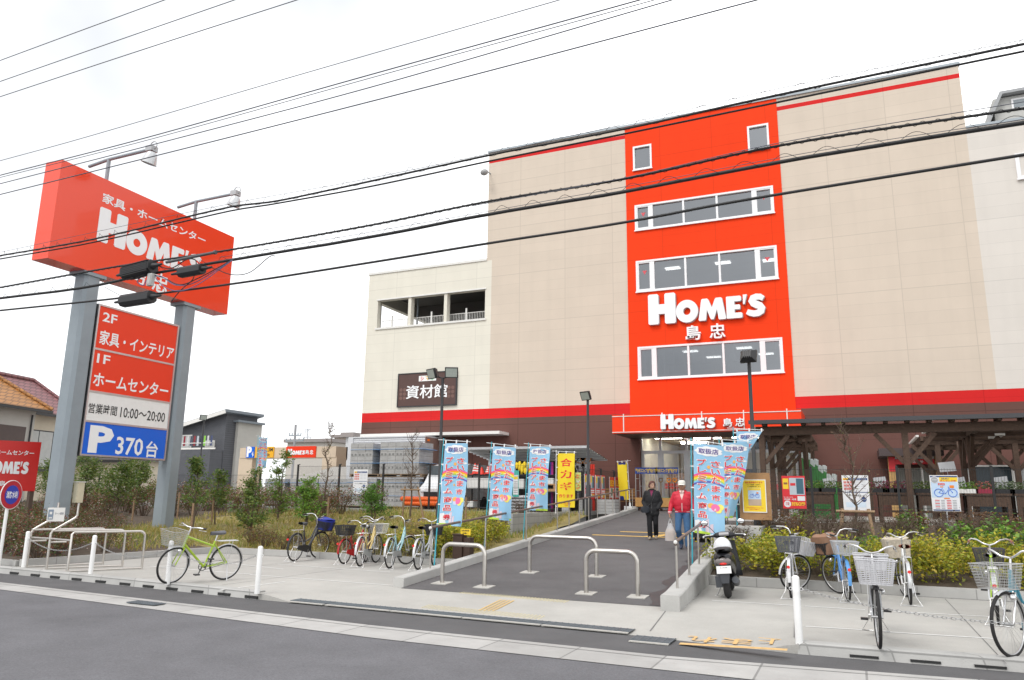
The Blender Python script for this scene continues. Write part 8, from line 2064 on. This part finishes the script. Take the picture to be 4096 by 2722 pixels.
for x in (xb0 + .5, xb0 + 2.6, xb0 + 4.8, xb0 + 7.0):
    for y in (27.7, 30.6): pst(x, y, ((1, 0), (-1, 0)))
for y in (24.4, 26.0): beam((xr0, y, zbm + .09), (xr1, y, zbm + .09))
for y in (27.7, 30.6): beam((xb0, y, zbm + .09), (xr1, y, zbm + .09))
p = py(3985, 1744, 24.9); b = MB(); b.box(p.x - .12, p.x + .12, 24.3, 25.5, zbm + .0, zbm + .06); b.build('strip_lamp', M_offw, pg)
KY = 31.2; kx0, kx1 = py(3556, 1900, KY).x, py(3774, 1900, KY).x; kz = py(3650, 1826, KY).z
t = thing('checkout_booth', 'garden checkout booth with wooden posts and a red sign, under the brown wall', 'booth', ((kx0 + kx1) / 2, KY, 1.03))
b = MB(); b.box(kx0 - .28, kx1 + .05, KY - .35, 32.9, kz, kz + .28); b.build('roof', mat('booth_roof', (.07, .05, .05), .6), t)
M_kw = mat('booth_wood', (.50, .31, .12), .7, 0, .15, 7)
for x in (kx0 + .11, kx1 - .11): b = MB(); b.box(x - .11, x + .11, KY, KY + .12, 1.04, kz); b.build('post', M_kw, t)
sz0, sz1 = py(3650, 1858, KY).z, py(3650, 1838, KY).z
b = MB(); b.box(kx0 + .24, kx1 - .24, KY + .01, KY + .06, sz0, sz1); sg = b.build('sign_band', M_pred, t)
b = MB(); b.text('お会計', ((kx0 + kx1) / 2 + .12, KY + .005, (sz0 + sz1) / 2), (1, 0, 0), (0, 0, 1), None, (sz1 - sz0) * .62, .02); b.build('lettering', M_letter, sg)
b = MB(); b.box(kx0 + .24, kx1 - .24, KY + .06, KY + .09, sz1 + .01, kz - .01); b.build('valance', M_offw, t)
b = MB(); b.box(kx0 + .24, kx1 - .24, 32.0, 32.6, 1.04, sz0 - .1); b.build('back_wall', mat('booth_inside', (.28, .29, .27), .8), t)
b = MB()
for f in (.33, .62): x = kx0 + (kx1 - kx0) * f; b.box(x - .03, x + .03, KY + .02, KY + .06, 1.04, sz0)
b.build('mullion', M_offw, t)
b = MB(); b.box(kx0 + .02, kx0 + .24, KY - .02, KY - .002, kz - .55, kz - .02); b.build('notice', M_pred, t)
# bright shelf windows behind the left arm
for i, (x0, x1, l) in enumerate(((3105, 3148, 'bright louvred window in the brown wall behind the pergola'),)):
    a, c = py(x0, 1905, 32.95), py(x1, 1845, 32.95); t = thing('louvre_window', l, 'window', (a.x, 32.95, a.z)); b = MB(); b.box(a.x, c.x, 32.93, 32.99, a.z, c.z); b.build('frame', M_offw, t)
    b = MB()
    for k in range(9): z = a.z + (c.z - a.z) * (k + .5) / 9; b.box(a.x + .03, c.x - .03, 32.90, 32.93, z - .02, z + .02)
    b.build('slats', mat('slat_olive', (.20, .22, .16), .7), t)
# bamboo bundles
M_bam = mat('bamboo_green', (.045, .20, .05), .45, 0, .2, 6); M_foil = mat('bundle_wrap', (.60, .65, .64), .3, .2, .1, 12)
for i, (x0, x1, yt) in enumerate(((3206, 3238, 1815), (3240, 3270, 1840), (3272, 3304, 1865), (3306, 3345, 1900))):
    a, c = py(x0, yt, 27.0), py(x1, yt, 27.0); t = thing('bamboo_bundle', ['tallest bundle of green bamboo poles beside the pergola', 'second tallest bundle of green bamboo poles', 'third bundle of green bamboo poles in descending order', 'shortest bundle of green bamboo poles behind a white card'][i], 'bamboo poles', ((a.x + c.x) / 2, 27, 1.03), 0, 'bundles of bamboo poles'); b = MB(); f = MB()
    for k in range(14):
        x = a.x + (c.x - a.x) * (k % 7 + .5) / 7; y = 27 + .1 * (k // 7); z = a.z - .03 * ((k * 5) % 4); b.tube([(x, y, 1.03), (x, y, z)], .028, 6); f.tube([(x, y, z - .14), (x + .01, y - .02, z + .03)], .034, 6)
    b.build('poles', M_bam, t); f.build('wrapping', M_foil, t)
# tables and plant trays
def table(x0, x1, y, z, label):
    t = thing('plant_table', label, 'table', ((x0 + x1) / 2, y, 1.03)); b = MB(); b.box(x0, x1, y - .45, y + .45, z - .05, z); b.build('table_top', M_dkwood, t)
    b = MB(); b.box(x0 + .04, x1 - .04, y - .42, y - .38, z - .33, z - .05); b.box(x0 + .04, x1 - .04, y - .40, y + .40, 1.32, 1.37); b.build('apron_board', M_dkwood, t)
    for x in (x0 + .08, x1 - .08):
        for yy in (y - .38, y + .38): b = MB(); b.box(x - .045, x + .045, yy - .045, yy + .045, 1.03, z - .05); b.build('leg', M_dkwood, t)
TY = 23.35; tz = (py(3330, 1968, TY).z + py(4000, 1978, TY).z) / 2
tz = max(1.62, min(1.95, tz))
tx = [py(x, 1970, TY).x for x in (3185, 3345, 3500, 3655, 3845, 4040, 4260)]
for i in range(6): table(tx[i] + .03, tx[i + 1] - .03, TY, tz, ['dark plant table below the red 35%OFF poster', 'dark plant table behind the white notice', 'dark plant table of pink heather left of the bicycle poster', 'dark plant table behind the bicycle poster', 'dark plant table of red and white trays right of the bicycle poster', 'dark plant table at the right edge of the frame'][i])
LH = [leaf_mat('heather_pink', (.30, .06, .12)), leaf_mat('leaf_green', (.06, .105, .025)), leaf_mat('heather_deep', (.20, .03, .07))]; LW = [leaf_mat('flower_white', (.62, .62, .55)), leaf_mat('leaf_green', (.06, .105, .025)), leaf_mat('leaf_fresh', (.15, .25, .035))]; LS = [leaf_mat('leaf_silver', (.26, .30, .22)), leaf_mat('leaf_green', (.06, .105, .025))]; LC = [leaf_mat('flower_coral', (.45, .14, .12)), leaf_mat('leaf_green', (.06, .105, .025))]
Mt_b, Mt_w, Mt_r = M_black, M_offw, mat('tray_red', (.28, .02, .05), .5)
tr_ = [(3200, LW, Mt_b, 'green and white'), (3255, LB, Mt_b, 'fresh green'), (3310, LG, Mt_b, 'dark green'), (3385, LB, Mt_b, 'bright green'), (3445, LW, Mt_b, 'white flowered'), (3520, LH, Mt_b, 'deep pink heather'), (3565, LH, Mt_b, 'pink heather'), (3610, LH, Mt_b, 'tall pink heather'), (3690, LG, Mt_b, 'dark leaved'), (3755, LB, Mt_b, 'leafy green'), (3865, LB, Mt_w, 'light green'), (3935, LC, Mt_r, 'coral flowered'), (4010, LS, Mt_b, 'silver leaved'), (4070, LS, Mt_b, 'pale silver')]
for i, (x, lm_, mt_, nm) in enumerate(tr_):
    p = py(x, 1960, TY); t = thing('plant_tray', 'tray of %s plants on a dark table behind the right mesh fence' % nm, 'plant tray', (p.x, TY - .18, tz), 0, 'plant trays on the garden tables'); b = MB(); b.box(-.22, .22, -.16, .16, .002, .11); b.build('tray', mt_, t, local=True)
    Rr = random.Random(300 + i); V_, F_, MI_ = [], [], []
    for k in range(260): leafq(V_, F_, MI_, (Rr.uniform(-.21, .21), Rr.uniform(-.15, .15), .10 + Rr.random() ** 1.5 * .2), .06, Rr, len(lm_), .5)
    leafobj('plants', (V_, F_, MI_), lm_, t)
for i, (x, y, l) in enumerate(((3318, 1932, 'tilted white price card at the shortest bamboo bundle'), (3300, 1822 + 30, 'white price card above the bamboo') , (3520, 1928, 'white price card right of the bare staked tree'), (3788, 1868, 'large white card on a post right of the checkout booth'), (3835, 1930, 'white price card right of the bicycle poster'), (4005, 1928, 'white box shaped card near the right edge'))):
    if i == 1: continue
    p = py(x, y, 24.2); b = MB(); w_ = .16 if i != 3 else .2; b.obox(p, (w_, 0, .02), (0, .008, 0), (-.02, 0, .13)); b.tube([(p.x, 24.21, p.z), (p.x, 24.21, tz - .2)], .008, 5); tag(rebase(b.build('price_card', M_paper)), l, 'price card', 'white price cards among the plants')
for i, (x0, x1, l) in enumerate(((3880, 4045, 'dark glazed display case under the far pergola'), (4060, 4140, 'grey steel cabinet at the right edge under the pergola'))):
    a, c = py(x0, 1970, 28.5), py(x1, 1868, 28.5); t = thing('display_cabinet', l, 'cabinet', ((a.x + c.x) / 2, 28.7, 1.03)); b = MB(); b.box(a.x, c.x, 28.5, 29.0, 1.03, c.z); b.build('case', mat('case_dark', (.035, .05, .06), .2) if i == 0 else M_alu, t); b = MB(); b.box(a.x - .04, c.x + .04, 28.42, 29.04, c.z, c.z + .05); b.box(a.x - .03, a.x + .08, 28.46, 28.5, 1.03, c.z); b.build('trim', M_offw, t)
p = pr(2855, 2165); t = thing('flatbed_trolley', 'black trolley parked by the handrail behind the blue flags', 'trolley', (p.x - .1, p.y, p.z)); b = MB(); b.box(-.35, .35, -.5, .5, .14, .62); b.build('crate', M_black, t, local=True); b = MB(); b.box(-.38, .38, -.55, .55, .10, .135); b.tube([(-.34, .54, .1), (-.34, .54, .95), (.34, .54, .95), (.34, .54, .1)], .018, 6); b.build('frame', M_dkmetal, t, local=True)
for x in (-.3, .3):
    for y in (-.42, .42): b = MB(); b.tube([(x - .02, y, .05), (x + .02, y, .05)], .05, 10); b.build('castor', M_rubber, t, local=True)

# =================================================================== PARKING GATE AND THE HOUSES BEHIND
QY = 36.0
def qb(b, x0, y0, x1, y1, dy0=0, dy1=.5, Y=QY): a, c = py(x0, y1, Y + dy0), py(x1, y0, Y + dy0); b.box(a.x, c.x, Y + dy0, Y + dy1, a.z, c.z); return a, c
M_gate = mat('gate_beige', (.60, .49, .37), .85, 0, .06, 2)
t = thing('parking_gate', 'beige parking gate beam on two piers carrying a blue P and orange height signs', 'gate', (py(1150, 1900, QY).x, QY, .98))
b = MB(); a, c = qb(b, 958, 1786, 1345, 1834, 0, 1.0); b.build('beam', M_gate, t)
for x0, x1 in ((955, 1008), (1288, 1345)): b = MB(); q0, q1 = py(x0, 1834, QY), py(x1, 1834, QY); b.box(q0.x, q1.x, QY + .03, QY + .97, .98, a.z); b.build('pier', M_gate, t)
def gsign(x0, y0, x1, y1, m_): b = MB(); r = qb(b, x0, y0, x1, y1, -.06, -.005); return b.build('sign_panel', m_, t), r
def gtext(par, tx, cx, cy, w_, h, m_, bold=.02):
    q = py(cx, cy, QY - .066); s = abs(py(cx + 50, cy, QY).x - py(cx - 50, cy, QY).x) / 100; b = MB(); b.text(tx, q, (1, 0, 0), (0, 0, 1), w_ * s, h * s, bold); b.build('lettering', m_, par)
o, _ = gsign(983, 1788, 1018, 1832, M_blue); gtext(o, 'P', 997, 1808, 20, 32, M_letter, .06); gtext(o, '↑', 1011, 1818, 9, 18, M_letter, .04)
o, _ = gsign(1018.5, 1787, 1096, 1832, mat('sign_amber', (.82, .42, .02), .5)); gtext(o, '高さ 2.3M', 1060, 1799, 62, 15, M_ink); gtext(o, '重量 2.0t', 1054, 1820, 50, 12, M_ink)
gs = thing('wall_sign', 'small red sign with white store name on the parking gate', 'sign', (py(1203, 1808, QY).x, QY - .03, py(1203, 1832, QY).z))
b = MB(); qb(b, 1142, 1785, 1264, 1832, -.06, -.005); b.build('panel', M_redsign, gs)
q0 = py(1151, 1820, QY - .064); q1 = py(1220, 1818, QY - .064); qh = py(1151, 1797, QY - .064).z - q0.z
letter_sign(gs, (q0.x, q0.y, q0.z), (1, 0, 0), (0, 0, 1), (0, -1, 0), q1.x - q0.x, qh, .012, [('島', (py(1232, 1810, QY).x, QY - .064, py(1232, 1810, QY).z), .26, .26), ('忠', (py(1249, 1810, QY).x, QY - .064, py(1249, 1810, QY).z), .26, .26)])
b = MB(); q = py(1020, 1935, 33.5); e = py(1395, 1868, 33.5); b.prism([(q.x, .98), (e.x, .98), (e.x, e.z), (e.x - 1, e.z), (q.x, q.z - .3)], (0, 33.5, 0), (1, 0, 0), (0, 0, 1), (0, .3, 0)); tag(rebase(b.build('ramp_parapet', mat('parapet_pale', (.52, .50, .47), .85, 0, .08))), 'pale sloping parapet wall of the car ramp below the parking gate', 'wall')
def house(name, label, Yf, xf, L, dep, rz, wm, eave, roofm, rise, hip, over=.5, z0=.4, wins=()):
    """xf, Yf: far right corner of the wall we see; it runs L metres back to the left along its own axis"""
    P = py(xf, eave, Yf); t = thing(name, label, 'house', (P.x, P.y, z0), math.radians(rz)); ez = P.z - z0
    def pt(b, n_, m_, p=None): return b.build(n_, m_, p or t, local=True)
    b = MB(); b.box(-L, 0, 0, dep, 0, ez); pt(b, 'wall', wm)
    b = MB(); o = over; A = [(-L - o, -o, ez), (o, -o, ez), (o, dep + o, ez), (-L - o, dep + o, ez), (-L - o + hip[0], dep / 2, ez + rise), (o - hip[1], dep / 2, ez + rise)]
    b.add(A, [(0, 1, 5, 4), (1, 2, 5), (2, 3, 4, 5), (3, 0, 4), (0, 3, 2, 1)]); ro = pt(b, 'roof', roofm)
    b = MB()
    for p, q in ((4, 5), (1, 5), (0, 4)): b.tube([V(A[p]) + UPZ * .06, V(A[q]) + UPZ * .06], .11, 6)
    pt(b, 'ridge_tiles', roofm, ro)
    b = MB(); b.box(-L - o, o, -o - .08, -o, -.16 + ez, ez - .02); b.tube([(-.25, -.05, ez - .3), (-.25, -.05, 0)], .045, 6); pt(b, 'gutter', M_dkmetal)
    for (x0, x1, za, zb, m_, nm) in wins:
        b = MB(); b.box(x0, x1, -.05, .02, ez + za, ez + zb); f = pt(b, nm, M_dkmetal if m_ is M_pane else m_)
        if m_ is M_pane:
            b = MB(); e = .06; mx_ = (x0 + x1) / 2
            for p, q in ((x0 + e, mx_ - .03), (mx_ + .03, x1 - e)): b.quad((p, -.055, ez + za + e), (q, -.055, ez + za + e), (q, -.055, ez + zb - e), (p, -.055, ez + zb - e))
            pt(b, 'pane', m_, f)
    return t
_tn = [0]
def tile_mat(name, col): return block_mat(name, col, .30, .22, .45, .03, .5, .5, 'xy', 'z', .16)
M_pane = mat('curtain_pane', (.42, .43, .42), .25, 0, .1); M_cw = mat('stucco_cream', (.60, .54, .43), .9, 0, .08, 1.2); M_gw = mat('stucco_grey', (.46, .45, .42), .9, 0, .08, 1.2)
M_shut = mat('shutter_brown', (.085, .06, .055), .6)
house('tiled_house', 'house with an orange tiled roof at the far left above the red billboard', 25.5, 146, 12, 5, 105, M_gw, 1640, tile_mat('tile_orange', (.42, .19, .055)), 1.9, (1, 1.2), wins=((-4.2, -2.4, -2.9, -.9, M_pane, 'window'), (-2.35, -.55, -3.0, -.95, M_shut, 'shutter'), (-4.3, -2.3, -3.0, -2.3, M_dkmetal, 'balcony_rail')))
house('tiled_house', 'house with a dull red tiled roof between the sign posts', 29.0, 285, 9.5, 5, 105, M_cw, 1672, tile_mat('tile_maroon', (.26, .11, .115)), 2.1, (.4, .8), wins=((-5.2, -3.6, -2.9, -.8, M_shut, 'shutter'), (-3.3, -1.2, -2.9, -.9, M_pane, 'window'), (-3.5, -.6, -3.2, -2.2, M_dkmetal, 'balcony_rail')))
house('tiled_house', 'low cream house wall under a dark eave, below the blue parking panel', 33, 540, 9, 4, 20, M_cw, 1842, mat('roof_dark', (.06, .05, .05), .7), .9, (.6, 1), over=.35)
GYY = 42.0
gm = block_mat('grey_brick', (.105, .11, .125), .25, .08, .75, .012, .5, .8, 'x', 'z', .08)
hA, hB = py(640, 1740, GYY), py(908, 1655, GYY)
t = thing('modern_house', 'modern dark grey house with a sloping roof and washing on its balcony', 'house', ((hA.x + hB.x) / 2, GYY, .6))
b = MB(); b.prism([(hA.x, .6), (hB.x, .6), (hB.x, hB.z), (hA.x, hA.z)], (0, GYY, 0), (1, 0, 0), (0, 0, 1), (0, 3.2, 0)); b.build('wall', gm, t)
b = MB(); sl = (hB.z - hA.z) / (hB.x - hA.x); b.prism([(hA.x - .3, hA.z - .3 * sl), (hB.x + .35, hB.z + .35 * sl), (hB.x + .35, hB.z + .35 * sl + .2), (hA.x - .3, hA.z - .3 * sl + .2)], (0, GYY - .5, 0), (1, 0, 0), (0, 0, 1), (0, 4, 0)); b.build('roof', mat('roof_slate', (.19, .22, .25), .6, 0, .05), t)
b = MB(); b.bar((hA.x - .3, GYY - .52, hA.z - .3 * sl + .02), (hB.x + .35, GYY - .52, hB.z + .35 * sl + .02), .05, .26); b.build('verge_board', M_offw, t)
w2 = py(955, 1690, GYY + 1); b = MB(); b.box(hB.x, w2.x, GYY + 1, GYY + 3.5, .6, w2.z); b.build('side_wing', M_gw, t); b = MB(); b.box(hB.x, w2.x + .3, GYY + .7, GYY + 3.5, w2.z, w2.z + .15); b.build('side_roof', mat('roof_slate', (.19, .22, .25)), t)
ba, bc_ = py(700, 1800, GYY - 1.2), py(842, 1800, GYY - 1.2)
b = MB(); b.box(ba.x, bc_.x, GYY - 1.2, GYY - .002, .6, ba.z); b.build('balcony_front', gm, t)
b = MB(); b.box(ba.x, bc_.x + .4, GYY - 1.22, GYY - 1.14, ba.z, ba.z + .12); b.tube([(ba.x, GYY - 1.18, ba.z + .45), (bc_.x, GYY - 1.18, ba.z + .45)], .03, 6); b.build('balcony_rail', M_offw, t)
for (x0, y0, x1, y1) in ((820, 1763, 860, 1790), (840, 1802, 856, 1826), (700, 1740, 770, 1800)): p, q = py(x0, y1, GYY - .03), py(x1, y0, GYY - .03); b = MB(); b.box(p.x, q.x, GYY - .06, GYY - .002, p.z, q.z); f = b.build('window', M_offw, t); b = MB(); b.box(p.x + .07, q.x - .07, GYY - .07, GYY - .06, p.z + .07, q.z - .07); b.build('pane', M_pane, f)
R = random.Random(12); cols_ = [(.62, .62, .64), (.30, .03, .05), (.62, .62, .64), (.10, .11, .16), (.32, .05, .06), (.55, .60, .66), (.05, .06, .10), (.30, .62, .10), (.62, .62, .64), (.08, .10, .2)]
for i in range(10):
    x = ba.x + (bc_.x - ba.x) * (i + .6) / 10.5; b = MB(); z1 = ba.z + 1.0; b.grid(lambda u, v: V((x + .20 * (u - .5) * (1.1 - .2 * v), GYY - .9 + .05 * sin(6 * u), z1 - .72 * (1 - v))), 6, 5); tag(rebase(b.build('washing', mat('washing_%d' % i, cols_[i], .9))), ['white shirt', 'dark red shirt', 'pale shirt', 'navy top', 'wine red top', 'light blue shirt', 'black top', 'lime green towel', 'white vest', 'dark blue trousers'][i] + ' hung to dry on the balcony of the grey house', 'laundry', 'washing on the balcony')
for (nm, lab, Y, x0, x1, y0, colr, wn) in (('apartment_block', 'distant beige apartment block between the parking gate and the store', 110, 1338, 1384, 1752, (.42, .36, .31), 4), ('apartment_block', 'low distant beige building with a flat roof just above the parking gate', 95, 1150, 1325, 1772, (.50, .47, .43), 0), ('apartment_block', 'pale distant building right behind the truck body', 70, 1384, 1412, 1750, (.55, .56, .57), 2)):
    a, c = py(x0, y0, Y), py(x1, y0, Y); t = thing(nm, lab, 'building', ((a.x + c.x) / 2, Y, 0)); b = MB(); b.box(a.x, c.x, Y, Y + 12, 0, a.z); b.build('wall', mat('far_wall_%d' % x0, colr, .9, 0, .05), t); b = MB(); b.box(a.x - .4, c.x + .4, Y - .5, Y + 12.5, a.z, a.z + .5); b.build('roof', mat('far_roof', (.28, .25, .24), .8), t)
    for k in range(wn):
        for s in range(2): b = MB(); x = a.x + (c.x - a.x) * (.3 + .4 * s); z = a.z - 1.8 - 2.8 * k; b.box(x - .6, x + .6, Y - .06, Y + .02, z - .7, z + .7); b.build('window', M_pane, t)
